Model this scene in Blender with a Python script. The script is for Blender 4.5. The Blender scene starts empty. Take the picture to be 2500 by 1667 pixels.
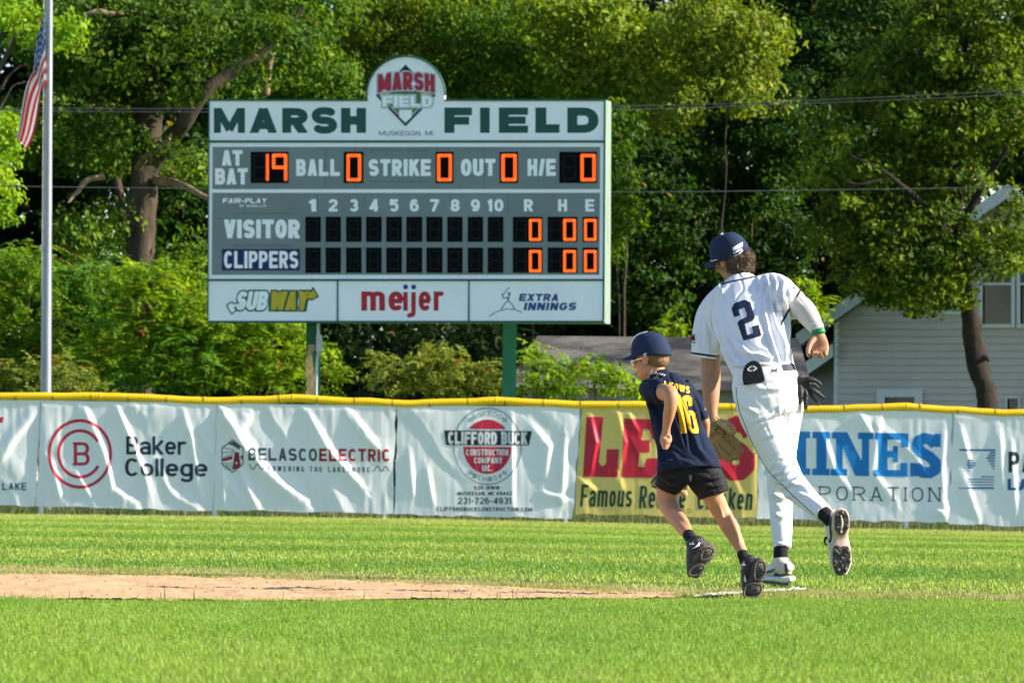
import bpy, bmesh, math, random
import numpy as np
from mathutils import Vector, Matrix, noise
from mathutils.bvhtree import BVHTree

SC = bpy.context.scene
COL = SC.collection
PI = math.pi

# ------------------------------------------------------------------ camera
FPX = 200.0 / 36.0 * 2500.0          # focal length in photo pixels
CAM_H = 0.492
PITCH = math.atan((1186.0 - 833.5) / FPX)
ROLL = 0.0115
cam_d = bpy.data.cameras.new('camera')
cam = bpy.data.objects.new('camera', cam_d)
COL.objects.link(cam)
SC.camera = cam
cam_d.sensor_width = 36.0
cam_d.lens = 200.0
cam_d.clip_start = 0.5
cam_d.clip_end = 6000.0
ROT = Matrix.Rotation(PI / 2 + PITCH, 3, 'X') @ Matrix.Rotation(ROLL, 3, 'Z')
cam.matrix_world = Matrix.Translation((0, 0, CAM_H)) @ ROT.to_4x4()
cam_d.dof.use_dof = True
cam_d.dof.focus_distance = 28.2
cam_d.dof.aperture_fstop = 15.0

# ------------------------------------------------------------------ light
SUN_EL, SUN_AZ = math.radians(27.0), math.radians(95.5)     # azimuth clockwise from +Y
SUN_DIR = Vector((math.cos(SUN_EL) * math.sin(SUN_AZ), math.cos(SUN_EL) * math.cos(SUN_AZ), math.sin(SUN_EL)))
world = bpy.data.worlds.new('World')
SC.world = world
world.use_nodes = True
wn = world.node_tree
sky = wn.nodes.new('ShaderNodeTexSky')
sky.sky_type = 'NISHITA'
sky.sun_disc = False
sky.sun_elevation = SUN_EL
sky.sun_rotation = SUN_AZ
sky.air_density = 1.0
sky.dust_density = 0.4
sky.ozone_density = 2.0
tintw = wn.nodes.new('ShaderNodeMix'); tintw.data_type = 'RGBA'; tintw.blend_type = 'MULTIPLY'; tintw.inputs[0].default_value = 1.0; tintw.inputs[7].default_value = (.97, .98, 1.06, 1)
wn.links.new(sky.outputs[0], tintw.inputs[6])
wn.links.new(tintw.outputs[2], wn.nodes['Background'].inputs[0])
wn.nodes['Background'].inputs[1].default_value = 0.095
sun_d = bpy.data.lights.new('sun', 'SUN')
sun_d.energy = 5.0
sun_d.angle = math.radians(0.55)
sun_d.color = (1.0, 0.89, 0.74)
sun = bpy.data.objects.new('sun', sun_d)
COL.objects.link(sun)
sun.rotation_euler = SUN_DIR.to_track_quat('Z', 'Y').to_euler()
sun.location = (20, -5, 20)
SC.view_settings.view_transform = 'Standard'
SC.view_settings.look = 'None'
SC.view_settings.gamma = 1.0
SC.view_settings.exposure = 1.33
SC.cycles.max_bounces = 8
SC.cycles.transparent_max_bounces = 8
SC.cycles.use_denoising = True

# ------------------------------------------------------------------ mapping between photo pixels and the place
CAM_POS = Vector((0, 0, CAM_H))
ROTN = np.array(ROT)
def ray(px, py):
    return ROT @ Vector(((px - 1250.0) / FPX, (833.5 - py) / FPX, -1.0))
def P(px, py, Y):
    d = ray(px, py)
    return CAM_POS + d * (Y / d.y)
def Pn(px, py, Y):
    px = np.asarray(px, float); py = np.asarray(py, float)
    d = np.stack([(px - 1250.0) / FPX, (833.5 - py) / FPX, -np.ones_like(px)], -1) @ ROTN.T
    t = np.asarray(Y, float) / d[..., 1]
    return np.array(CAM_POS) + d * t[..., None]
def G(px, py):
    d = ray(px, py)
    return CAM_POS + d * (-CAM_H / d.z)
def proj(V):
    c = (np.asarray(V) - np.array(CAM_POS)) @ ROTN
    return np.stack([1250.0 + FPX * c[..., 0] / -c[..., 2], 833.5 - FPX * c[..., 1] / -c[..., 2]], -1)

# ------------------------------------------------------------------ object helpers
ORIG = {}
def tag(o, label=None, cat=None, group=None, kind=None):
    if label: o['label'] = label
    if cat: o['category'] = cat
    if group: o['group'] = group
    if kind: o['kind'] = kind
    return o
def empty(name, loc, label=None, cat=None, group=None):
    o = bpy.data.objects.new(name, None)
    o.empty_display_size = 0.2
    COL.objects.link(o)
    o.location = loc
    ORIG[o] = Vector(loc)
    return tag(o, label, cat, group)
def mesh_np(name, V, F, mats, parent=None, smooth=False, mi=None, loc=None, col=None, flt=None):
    """link ONE mesh object from arrays of world-space vertices and faces (array or ragged list)"""
    V = np.asarray(V, np.float64).reshape(-1, 3)
    base = ORIG[parent] if parent is not None else Vector((0, 0, 0))
    org = Vector(loc) if loc is not None else (base if parent is not None else Vector((0, 0, 0)))
    V = V - np.array(org)
    me = bpy.data.meshes.new(name)
    me.vertices.add(len(V))
    me.vertices.foreach_set('co', V.astype(np.float32).ravel())
    if isinstance(F, np.ndarray):
        n, k = F.shape
        li = F.ravel(); tot = np.full(n, k, np.int32)
    else:
        tot = np.array([len(f) for f in F], np.int32)
        li = np.array([i for f in F for i in f], np.int32)
        n = len(tot)
    st = np.zeros(n, np.int32)
    if n: st[1:] = np.cumsum(tot)[:-1]
    me.loops.add(len(li))
    me.loops.foreach_set('vertex_index', li.astype(np.int32))
    me.polygons.add(n)
    me.polygons.foreach_set('loop_start', st)
    me.polygons.foreach_set('loop_total', tot)
    me.polygons.foreach_set('use_smooth', np.full(n, bool(smooth)))
    if not isinstance(mats, (list, tuple)): mats = [mats]
    for m in mats: me.materials.append(m)
    if mi is not None: me.polygons.foreach_set('material_index', np.asarray(mi, np.int32))
    if col is not None:
        a = me.attributes.new('tint', 'FLOAT_COLOR', 'POINT')
        c = np.ones((len(V), 4), np.float32); c[:, :3] = col
        a.data.foreach_set('color', c.ravel())
    if flt is not None:
        for k_, v_ in flt.items():
            a = me.attributes.new(k_, 'FLOAT', 'POINT')
            a.data.foreach_set('value', np.asarray(v_, np.float32))
    me.update(calc_edges=True)
    me.validate()
    o = bpy.data.objects.new(name, me)
    COL.objects.link(o)
    if parent is not None:
        o.parent = parent
        o.location = org - base
    else:
        o.location = org
    ORIG[o] = org
    return o

class MB:
    """collects shapes (world space) for one mesh"""
    def __init__(s): s.v = []; s.f = []; s.m = []; s.n = 0
    def add(s, V, F, m=0):
        V = np.asarray(V, float).reshape(-1, 3)
        s.v.append(V)
        for f in F: s.f.append([i + s.n for i in f]); s.m.append(m)
        s.n += len(V)
        return s
    def box(s, lo, hi, m=0):
        x0, y0, z0 = lo; x1, y1, z1 = hi
        return s.hexa([(x0,y0,z0),(x1,y0,z0),(x1,y1,z0),(x0,y1,z0),(x0,y0,z1),(x1,y0,z1),(x1,y1,z1),(x0,y1,z1)], m)
    def hexa(s, c, m=0):
        return s.add([tuple(p) for p in c], [(3,2,1,0),(4,5,6,7),(0,1,5,4),(1,2,6,5),(2,3,7,6),(3,0,4,7)], m)
    def slab(s, quad, depth, m=0):
        """front quad (4 world points, any order round) pushed back along +Y by depth"""
        q = [Vector(p) for p in quad]
        b = [p + Vector((0, depth, 0)) for p in q]
        return s.add([tuple(p) for p in q + b], [(0,1,2,3),(7,6,5,4),(1,0,4,5),(2,1,5,6),(3,2,6,7),(0,3,7,4)], m)
    def prism(s, pts, offset, m=0):
        q = [Vector(p) for p in pts]; n = len(q); off = Vector(offset)
        b = [p + off for p in q]
        F = [tuple(range(n)), tuple(range(2 * n - 1, n - 1, -1))]
        F += [((i + 1) % n, i, n + i, n + (i + 1) % n) for i in range(n)]
        return s.add([tuple(p) for p in q + b], F, m)
    def build(s, name, mats, parent=None, smooth=False, loc=None, **k):
        return mesh_np(name, np.concatenate(s.v), s.f, mats, parent, smooth, s.m, loc, **k)

def catmull(A, sub):
    A = np.asarray(A, float)
    if len(A) < 3 or sub <= 1:
        t = np.linspace(0, len(A) - 1, (len(A) - 1) * max(sub, 1) + 1)
        i = np.clip(t.astype(int), 0, len(A) - 2); f = (t - i)[:, None]
        return A[i] * (1 - f) + A[i + 1] * f
    E_ = np.vstack([2 * A[0] - A[1], A, 2 * A[-1] - A[-2]])
    out = []
    for i in range(len(A) - 1):
        p0, p1, p2, p3 = E_[i:i + 4]
        for k in range(sub):
            t = k / sub
            out.append(.5 * ((2 * p1) + (-p0 + p2) * t + (2 * p0 - 5 * p1 + 4 * p2 - p3) * t * t + (-p0 + 3 * p1 - 3 * p2 + p3) * t ** 3))
    out.append(A[-1])
    return np.array(out)

def tube_raw(pts, ra, rb, n=16, view=(0, 1, 0), ex=2.0, round_ends=True):
    """sweep elliptical rings along world points; ra across the view, rb along it"""
    pts = np.asarray(pts, float); ra = np.asarray(ra, float); rb = np.asarray(rb, float)
    m = len(pts)
    T = np.gradient(pts, axis=0)
    T /= np.linalg.norm(T, axis=1)[:, None] + 1e-12
    view = np.array(view, float); prev = None
    ang = np.arange(n) * 2 * PI / n
    ca, sa = np.cos(ang), np.sin(ang)
    if ex != 2.0:
        ca = np.sign(ca) * abs(ca) ** (2 / ex); sa = np.sign(sa) * abs(sa) ** (2 / ex)
    rings = []
    def ring(c, t, a, b):
        nonlocal prev
        ax = np.cross(t, view); l = np.linalg.norm(ax)
        if l < .3 and prev is not None:
            ax = prev - t * np.dot(prev, t); l = np.linalg.norm(ax)
        elif l < 1e-3:
            ax = np.cross(t, (0, 0, 1.)); l = np.linalg.norm(ax)
        ax = ax / (l + 1e-12)
        if prev is not None and np.dot(prev, ax) < 0: ax = -ax
        prev = ax
        bx = np.cross(ax, t)
        return c + np.outer(ca * a, ax) + np.outer(sa * b, bx)
    if round_ends:
        for q in (.35, .75, .95):
            r0 = min(ra[0], rb[0])
            rings.append((pts[0] - T[0] * r0 * .6 * math.sqrt(1 - q * q), T[0], ra[0] * q, rb[0] * q))
    for i in range(m): rings.append((pts[i], T[i], ra[i], rb[i]))
    if round_ends:
        for q in (.95, .75, .35):
            r0 = min(ra[-1], rb[-1])
            rings.append((pts[-1] + T[-1] * r0 * .6 * math.sqrt(1 - q * q), T[-1], ra[-1] * q, rb[-1] * q))
    V = np.concatenate([ring(*r) for r in rings])
    F = []
    k = len(rings)
    for i in range(k - 1):
        for j in range(n):
            a = i * n + j; b = i * n + (j + 1) % n
            F.append((a, b, b + n, a + n))
    F.append(tuple(range(n - 1, -1, -1)))
    F.append(tuple(range((k - 1) * n, k * n)))
    return V, F

def tube_px(secs, Y0, n=16, sub=5, ex=2.0, re=True):
    """secs: (px, py, metres beyond Y0, half width px, half depth px)"""
    A = catmull([s if len(s) == 5 else (*s, s[3]) for s in secs], sub)
    Y = Y0 + A[:, 2]
    pts = Pn(A[:, 0], A[:, 1], Y)
    return tube_raw(pts, np.maximum(A[:, 3], .5) * Y0 / FPX, np.maximum(A[:, 4], .5) * Y0 / FPX, n, ex=ex, round_ends=re)

def ellipsoid(c, ax, nu=20, nv=14):
    """ax: 3 vectors (half axes)"""
    c = np.array(c, float); ax = [np.array(a, float) for a in ax]
    V = []; F = []
    for i in range(1, nv):
        th = PI * i / nv
        for j in range(nu):
            ph = 2 * PI * j / nu
            V.append(c + ax[0] * math.sin(th) * math.cos(ph) + ax[1] * math.sin(th) * math.sin(ph) + ax[2] * math.cos(th))
    V.append(c + ax[2]); V.append(c - ax[2])
    top, bot = len(V) - 2, len(V) - 1
    for i in range(nv - 2):
        for j in range(nu):
            a = i * nu + j; b = i * nu + (j + 1) % nu
            F.append((a, a + nu, b + nu, b))
    for j in range(nu):
        F.append((top, j, (j + 1) % nu))
        F.append((bot, (nv - 2) * nu + (j + 1) % nu, (nv - 2) * nu + j))
    return np.array(V), F

def remesh(mb, voxel, smooth=2, fac=.5):
    """union of the closed shapes in mb as one continuous surface -> verts, quads, normals"""
    me = bpy.data.meshes.new('tmp')
    me.from_pydata([tuple(v) for v in np.concatenate(mb.v)], [], mb.f)
    bm = bmesh.new(); bm.from_mesh(me)
    bmesh.ops.recalc_face_normals(bm, faces=bm.faces)
    bm.to_mesh(me); bm.free()
    o = bpy.data.objects.new('tmp', me)
    COL.objects.link(o)
    r = o.modifiers.new('r', 'REMESH'); r.mode = 'VOXEL'; r.voxel_size = voxel
    s = o.modifiers.new('s', 'SMOOTH'); s.factor = fac; s.iterations = smooth
    dg = bpy.context.evaluated_depsgraph_get()
    m2 = bpy.data.meshes.new_from_object(o.evaluated_get(dg))
    bpy.data.objects.remove(o); bpy.data.meshes.remove(me)
    V = np.empty(len(m2.vertices) * 3, np.float32); m2.vertices.foreach_get('co', V); V = V.reshape(-1, 3).astype(float)
    N = np.array([tuple(v.vector) for v in m2.vertex_normals])
    F = [tuple(p.vertices) for p in m2.polygons]
    bpy.data.meshes.remove(m2)
    return V, F, N

# ------------------------------------------------------------------ value noise on arrays
_rs = np.random.RandomState(5)
_perm = _rs.permutation(4096)
_val = _rs.uniform(-1, 1, 4096)
def vnoise(X):
    X = np.asarray(X, float)
    i = np.floor(X).astype(np.int64); f = X - i
    f = f * f * (3 - 2 * f)
    def h(a, b, c): return _val[_perm[(_perm[(_perm[a & 4095] + b) & 4095] + c) & 4095]]
    r = 0
    for dx in (0, 1):
        for dy in (0, 1):
            for dz in (0, 1):
                w = (f[..., 0] if dx else 1 - f[..., 0]) * (f[..., 1] if dy else 1 - f[..., 1]) * (f[..., 2] if dz else 1 - f[..., 2])
                r = r + w * h(i[..., 0] + dx, i[..., 1] + dy, i[..., 2] + dz)
    return r
def fbm(X, oct=3):
    X = np.asarray(X, float); r = 0; a = 1
    for k in range(oct):
        r = r + a * vnoise(X * 2 ** k + 17.3 * k); a *= .5
    return r
def sstep(a, b, x):
    t = np.clip((np.asarray(x, float) - a) / (b - a), 0, 1)
    return t * t * (3 - 2 * t)

# ------------------------------------------------------------------ materials
def new_mat(name):
    m = bpy.data.materials.new(name); m.use_nodes = True
    nt = m.node_tree
    return m, nt, nt.nodes['Principled BSDF'], nt.nodes['Material Output']
def mat(name, col, rough=.6, metal=0.0, var=.12, scale=8.0, bump=0.0, bscale=60.0, spec=.3, stretch=(1, 1, 1), col2=None):
    m, nt, b, out = new_mat(name)
    b.inputs['Roughness'].default_value = rough
    b.inputs['Metallic'].default_value = metal
    b.inputs['Specular IOR Level'].default_value = spec
    tc = nt.nodes.new('ShaderNodeTexCoord')
    mp = nt.nodes.new('ShaderNodeMapping'); mp.inputs['Scale'].default_value = stretch
    nt.links.new(tc.outputs['Object'], mp.inputs['Vector'])
    nz = nt.nodes.new('ShaderNodeTexNoise'); nz.inputs['Scale'].default_value = scale; nz.inputs['Detail'].default_value = 5
    nt.links.new(mp.outputs[0], nz.inputs['Vector'])
    rp = nt.nodes.new('ShaderNodeValToRGB')
    c2 = col2 if col2 else tuple(c * (1 + var) for c in col)
    c1 = tuple(c * (1 - var) for c in col) if not col2 else col
    rp.color_ramp.elements[0].color = (*c1, 1); rp.color_ramp.elements[0].position = .3
    rp.color_ramp.elements[1].color = (*c2, 1); rp.color_ramp.elements[1].position = .7
    nt.links.new(nz.outputs['Fac'], rp.inputs['Fac'])
    nt.links.new(rp.outputs['Color'], b.inputs['Base Color'])
    if bump:
        n2 = nt.nodes.new('ShaderNodeTexNoise'); n2.inputs['Scale'].default_value = bscale; n2.inputs['Detail'].default_value = 4
        nt.links.new(mp.outputs[0], n2.inputs['Vector'])
        bp = nt.nodes.new('ShaderNodeBump'); bp.inputs['Strength'].default_value = bump; bp.inputs['Distance'].default_value = .02
        nt.links.new(n2.outputs['Fac'], bp.inputs['Height'])
        nt.links.new(bp.outputs[0], b.inputs['Normal'])
    return m
def leaf_mat(name, trans=.4, gloss=.25, rough=.45):
    """leaves and grass: colour from the 'tint' attribute, light passes through"""
    m, nt, b, out = new_mat(name)
    at = nt.nodes.new('ShaderNodeAttribute'); at.attribute_name = 'tint'
    b.inputs['Roughness'].default_value = rough
    b.inputs['Specular IOR Level'].default_value = gloss
    nt.links.new(at.outputs['Color'], b.inputs['Base Color'])
    tr = nt.nodes.new('ShaderNodeBsdfTranslucent')
    hs = nt.nodes.new('ShaderNodeHueSaturation'); hs.inputs['Saturation'].default_value = 1.1; hs.inputs['Value'].default_value = 1.25; hs.inputs['Hue'].default_value = .485
    nt.links.new(at.outputs['Color'], hs.inputs['Color']); nt.links.new(hs.outputs[0], tr.inputs['Color'])
    mx = nt.nodes.new('ShaderNodeMixShader'); mx.inputs[0].default_value = trans
    nt.links.new(b.outputs[0], mx.inputs[1]); nt.links.new(tr.outputs[0], mx.inputs[2])
    nt.links.new(mx.outputs[0], out.inputs['Surface'])
    return m
def vinyl_mat(name, col, trans=.35, rough=.38):
    m, nt, b, out = new_mat(name)
    b.inputs['Base Color'].default_value = (*col, 1); b.inputs['Roughness'].default_value = rough
    tc = nt.nodes.new('ShaderNodeTexCoord')
    nz = nt.nodes.new('ShaderNodeTexNoise'); nz.inputs['Scale'].default_value = 2.2; nz.inputs['Detail'].default_value = 6
    nt.links.new(tc.outputs['Object'], nz.inputs['Vector'])
    rp = nt.nodes.new('ShaderNodeValToRGB')
    rp.color_ramp.elements[0].color = (*[c * .93 for c in col], 1); rp.color_ramp.elements[1].color = (*col, 1)
    nt.links.new(nz.outputs['Fac'], rp.inputs['Fac']); nt.links.new(rp.outputs[0], b.inputs['Base Color'])
    tr = nt.nodes.new('ShaderNodeBsdfTranslucent')
    nt.links.new(rp.outputs[0], tr.inputs['Color'])
    mx = nt.nodes.new('ShaderNodeMixShader'); mx.inputs[0].default_value = trans
    nt.links.new(b.outputs[0], mx.inputs[1]); nt.links.new(tr.outputs[0], mx.inputs[2])
    nt.links.new(mx.outputs[0], out.inputs['Surface'])
    return m
def emit_mat(name, col, strength):
    m, nt, b, out = new_mat(name)
    b.inputs['Base Color'].default_value = (*[c * .3 for c in col], 1)
    b.inputs['Emission Color'].default_value = (*col, 1); b.inputs['Emission Strength'].default_value = strength
    return m
def band_mat(name, col, col2, rough=.8, bump=.15, bscale=900, attr='band', trans=0.0):
    """cloth with a printed band where the attribute is positive"""
    m = mat(name, col, rough, var=.03, scale=5, bump=bump, bscale=bscale, spec=.2)
    nt = m.node_tree; b = nt.nodes['Principled BSDF']
    src = b.inputs['Base Color'].links[0].from_socket
    at = nt.nodes.new('ShaderNodeAttribute'); at.attribute_name = attr
    mr = nt.nodes.new('ShaderNodeMapRange'); mr.inputs['From Min'].default_value = -.4; mr.inputs['From Max'].default_value = .4
    nt.links.new(at.outputs['Fac'], mr.inputs['Value'])
    mx = nt.nodes.new('ShaderNodeMix'); mx.data_type = 'RGBA'
    nt.links.new(mr.outputs[0], mx.inputs[0]); nt.links.new(src, mx.inputs[6]); mx.inputs[7].default_value = (*col2, 1)
    nt.links.new(mx.outputs[2], b.inputs['Base Color'])
    b.inputs['Sheen Weight'].default_value = .15
    return m
# ------------------------------------------------------------------ printing: signed distance shapes -> mesh
def seg_poly(X, Y, pts, hw, butt=True):
    pts = np.asarray(pts, float); d = np.full(X.shape, 1e9)
    n = len(pts) - 1
    closed = np.allclose(pts[0], pts[-1])
    for i in range(n):
        a, b = pts[i], pts[i + 1]; e = b - a; L = math.hypot(*e)
        if L < 1e-9: continue
        u = e / L
        s = (X - a[0]) * u[0] + (Y - a[1]) * u[1]
        q = np.abs(-(X - a[0]) * u[1] + (Y - a[1]) * u[0])
        ov0 = -s; ov1 = s - L
        r0 = butt and not closed and i == 0
        r1 = butt and not closed and i == n - 1
        ov = np.maximum(ov0, ov1)
        cap = np.hypot(q, np.maximum(ov, 0)) - hw
        box = np.maximum(q - hw, ov)
        use_box = (r0 & (ov0 >= ov1)) | (r1 & (ov1 > ov0))
        d = np.minimum(d, np.where(use_box, box, cap))
    return d
def arc(cx, cy, rx, ry, a0, a1, n=14, p=2.3):
    t = np.radians(np.linspace(a0, a1, n))
    c, s = np.cos(t), np.sin(t)
    return [(cx + rx * np.sign(k) * abs(k) ** (2 / p), cy + ry * np.sign(l) * abs(l) ** (2 / p)) for k, l in zip(c, s)]
def glyph(ch, a, wide=.62, xh=.7):
    """centre lines of a letter, unit cap height, half stroke a -> (width, strokes)"""
    w = wide; t, bt = 1 - a, a
    l, r = a, w - a; mx = w / 2
    U = {}
    if ch in 'MW': w = wide * 1.36; r = w - a; mx = w / 2
    if ch in 'I1il.,-/ j\'':
        w = {'I': 2 * a, 'i': 2 * a, 'l': 2 * a, '.': 2 * a, ',': 2 * a, "'": 2 * a, '-': wide * .55, '/': wide * .7, ' ': wide * .5, '1': max(wide * .5, a * 3), 'j': a * 3.2}[ch]
        l, r, mx = a, w - a, w / 2
    rx, ry = (r - l) / 2, (t - bt) / 2
    S = {
     'A': [[(l - .02 * w, -.1), (mx, 1.02 - a * .3)], [(r + .02 * w, -.1), (mx, 1.02 - a * .3)], [(l + .15 * w, .3), (r - .15 * w, .3)]],
     'B': [[(l, 0), (l, 1)], [(l, t), (r - rx * .9, t)] , arc(r - rx * .9, .5 + (t - .5) / 2, rx * .8, (t - .5) / 2, 90, -90), [(l, .5), (r - rx * .9, .5)], arc(r - rx * .9, bt + (.5 - bt) / 2, rx * .9, (.5 - bt) / 2, 90, -90), [(l, bt), (r - rx * .9, bt)]],
     'C': [arc(mx, .5, rx, ry, 42, 318, 24)],
     'D': [[(l, 0), (l, 1)], [(l, t), (mx, t)], arc(mx, .5, rx, ry, 90, -90, 18), [(l, bt), (mx, bt)]],
     'E': [[(l, 0), (l, 1)], [(0, t), (w, t)], [(0, .5), (w * .92, .5)], [(0, bt), (w, bt)]],
     'F': [[(l, 0), (l, 1)], [(0, t), (w, t)], [(0, .48), (w * .9, .48)]],
     'G': [arc(mx, .5, rx, ry, 42, 330, 24), [(r, bt + .08), (r, .5)], [(mx + a * .5, .48), (r + a, .48)]],
     'H': [[(l, 0), (l, 1)], [(r, 0), (r, 1)], [(l, .5), (r, .5)]],
     'I': [[(mx, 0), (mx, 1)]],
     'J': [[(r, 1), (r, .3)], arc(mx, bt + .25, rx, .25, 0, -180)],
     'K': [[(l, 0), (l, 1)], [(l, .36), (r + .04, 1.06)], [(l + .32 * w, .52), (r + .06, -.06)]],
     'L': [[(l, 0), (l, 1)], [(0, bt), (w, bt)]],
     'M': [[(l, 0), (l, 1)], [(r, 0), (r, 1)], [(l, 1.0), (mx, .12)], [(r, 1.0), (mx, .12)]],
     'N': [[(l, 0), (l, 1)], [(r, 0), (r, 1)], [(l, 1.02), (r, -.02)]],
     'O': [arc(mx, .5, rx, ry, 0, 360, 30)],
     'P': [[(l, 0), (l, 1)], [(l, t), (mx, t)], arc(mx, .46 + (t - .46) / 2, rx, (t - .46) / 2, 90, -90), [(l, .46), (mx, .46)]],
     'R': [[(l, 0), (l, 1)], [(l, t), (mx, t)], arc(mx, .47 + (t - .47) / 2, rx, (t - .47) / 2, 90, -90), [(l, .47), (mx, .47)], [(mx, .47), (r + .03, -.05)]],
     'S': [arc(mx, .5 + ry / 2, rx, ry / 2, 30, 270, 18) + arc(mx, .5 - ry / 2, rx, ry / 2, 90, -150, 18)[1:]],
     'T': [[(mx, 0), (mx, 1)], [(0, t), (w, t)]],
     'U': [[(l, 1), (l, rx + a)], arc(mx, rx + a, rx, rx, 180, 360, 16), [(r, rx + a), (r, 1)]],
     'V': [[(l - .02, 1.06), (mx, .02)], [(r + .02, 1.06), (mx, .02)]],
     'W': [[(l - .03, 1.06), (w * .28, .02)], [(w * .28, .02), (mx, .95)], [(mx, .95), (w * .72, .02)], [(r + .03, 1.06), (w * .72, .02)]],
     'X': [[(l - .03, 1.06), (r + .03, -.06)], [(r + .03, 1.06), (l - .03, -.06)]],
     'Y': [[(l - .03, 1.06), (mx, .45)], [(r + .03, 1.06), (mx, .45)], [(mx, .5), (mx, 0)]],
     '0': [arc(mx, .5, rx, ry, 0, 360, 30)],
     '1': [[(r - .02, 0), (r - .02, 1)], [(r, t - .02), (0, t - .2)]],
     '2': [arc(mx, t - rx, rx, rx, 165, -25, 16) + [(l, bt + .04)], [(0, bt), (w, bt)]],
     '3': [arc(mx, .5 + (t - .5) / 2, rx * .92, (t - .5) / 2, 150, -90), arc(mx, bt + (.5 - bt) / 2, rx, (.5 - bt) / 2, 90, -150)],
     '4': [[(r - .1 * w, 0), (r - .1 * w, 1)], [(0, .27), (w, .27)], [(l, .25), (r - .1 * w, 1.0)]],
     '5': [[(l, .5), (l + .03, 1)], [(l, t), (w * .95, t)], arc(mx, bt + .27, rx, .27, 140, -150)],
     '6': [arc(mx, bt + .25, rx, .25, 0, 360, 24), arc(mx, .5, rx, ry, 50, 190, 16)],
     '7': [[(0, t), (w, t)], [(r, t), (l + .12 * w, -.05)]],
     '8': [arc(mx, .5 + (t - .5) / 2, rx * .9, (t - .5) / 2, 0, 360, 24), arc(mx, bt + (.5 - bt) / 2, rx, (.5 - bt) / 2, 0, 360, 24)],
     '9': [arc(mx, t - .25, rx, .25, 0, 360, 24), arc(mx, .5, rx, ry, -130, 10, 16)],
     '-': [[(0, .42), (w, .42)]], '/': [[(a, -.08), (w - a, 1.08)]], '.': [[(mx, 0), (mx, 2 * a)]], ',': [[(mx, -.1), (mx, 2 * a)]],
     "'": [[(mx, 1), (mx, .7)]], ' ': [],
    }
    if ch in S and ch.upper() == ch: return w, S[ch]
    # small letters
    w = wide * .92; r = w - a; mx = w / 2; rx = (r - a) / 2; yc = xh / 2; ryx = xh / 2 - a
    if ch == 'm': w = wide * 1.45; r = w - a; mx = w / 2
    q = min(rx, .25)
    L = {
     'a': [arc(mx, yc * .62, rx, yc * .62 - a * .9, 0, 360, 20), [(r, 0), (r, xh * .6)], arc(mx, xh * .62, rx, xh * .38 - a, 0, 155)],
     'c': [arc(mx, yc, rx, ryx, 45, 315, 20)],
     'e': [arc(mx, yc, rx, ryx, 0, 318, 22), [(l, yc), (r + a * .6, yc)]],
     'g': [arc(mx, yc, rx, ryx, 0, 360, 22), [(r, xh), (r, -.08)], arc(mx, -.06, rx, .2 - a * .4, 0, -155)],
     'h': [[(l, 0), (l, 1)], arc(mx, xh - a - q, rx, q, 0, 180), [(r, xh - a - q), (r, 0)]],
     'i': [[(a, 0), (a, xh)], [(a, xh + .12), (a, xh + .12 + 2 * a)]],
     'j': [[(1.6 * a + a, xh), (1.6 * a + a, -.08)], arc(a * 1.1, -.08, a * 1.5, .13, 0, -95), [(1.6 * a + a, xh + .12), (1.6 * a + a, xh + .12 + 2 * a)]],
     'k': [[(l, 0), (l, 1)], [(l, .24), (r + .03, xh + .05)], [(l + .3 * w, .36), (r + .05, -.05)]],
     'l': [[(a, 0), (a, 1)]],
     'm': [[(l, 0), (l, xh)], arc((l + mx) / 2, xh - a - q, (mx - l) / 2, q, 0, 180), [(mx, xh - a - q), (mx, 0)], arc((r + mx) / 2, xh - a - q, (r - mx) / 2, q, 0, 180), [(r, xh - a - q), (r, 0)]],
     'n': [[(l, 0), (l, xh)], arc(mx, xh - a - q, rx, q, 0, 180), [(r, xh - a - q), (r, 0)]],
     'o': [arc(mx, yc, rx, ryx, 0, 360, 26)],
     'p': [arc(mx, yc, rx, ryx, 0, 360, 22), [(l, xh), (l, -.28)]],
     'r': [[(l, 0), (l, xh)], arc(l + rx * 1.2, xh - a - q, rx * 1.2, q, 75, 180)],
     's': [arc(mx, yc + ryx / 2, rx, ryx / 2, 30, 270, 14) + arc(mx, yc - ryx / 2, rx, ryx / 2, 90, -150, 14)[1:]],
     'u': [[(l, xh), (l, a + q)], arc(mx, a + q, rx, q, 180, 360), [(r, a + q), (r, 0)], [(r, 0), (r, xh)]],
    }
    if ch in 'il': w = 2 * a
    if ch == 'j': w = a * 3.6
    return w, L[ch]
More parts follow.
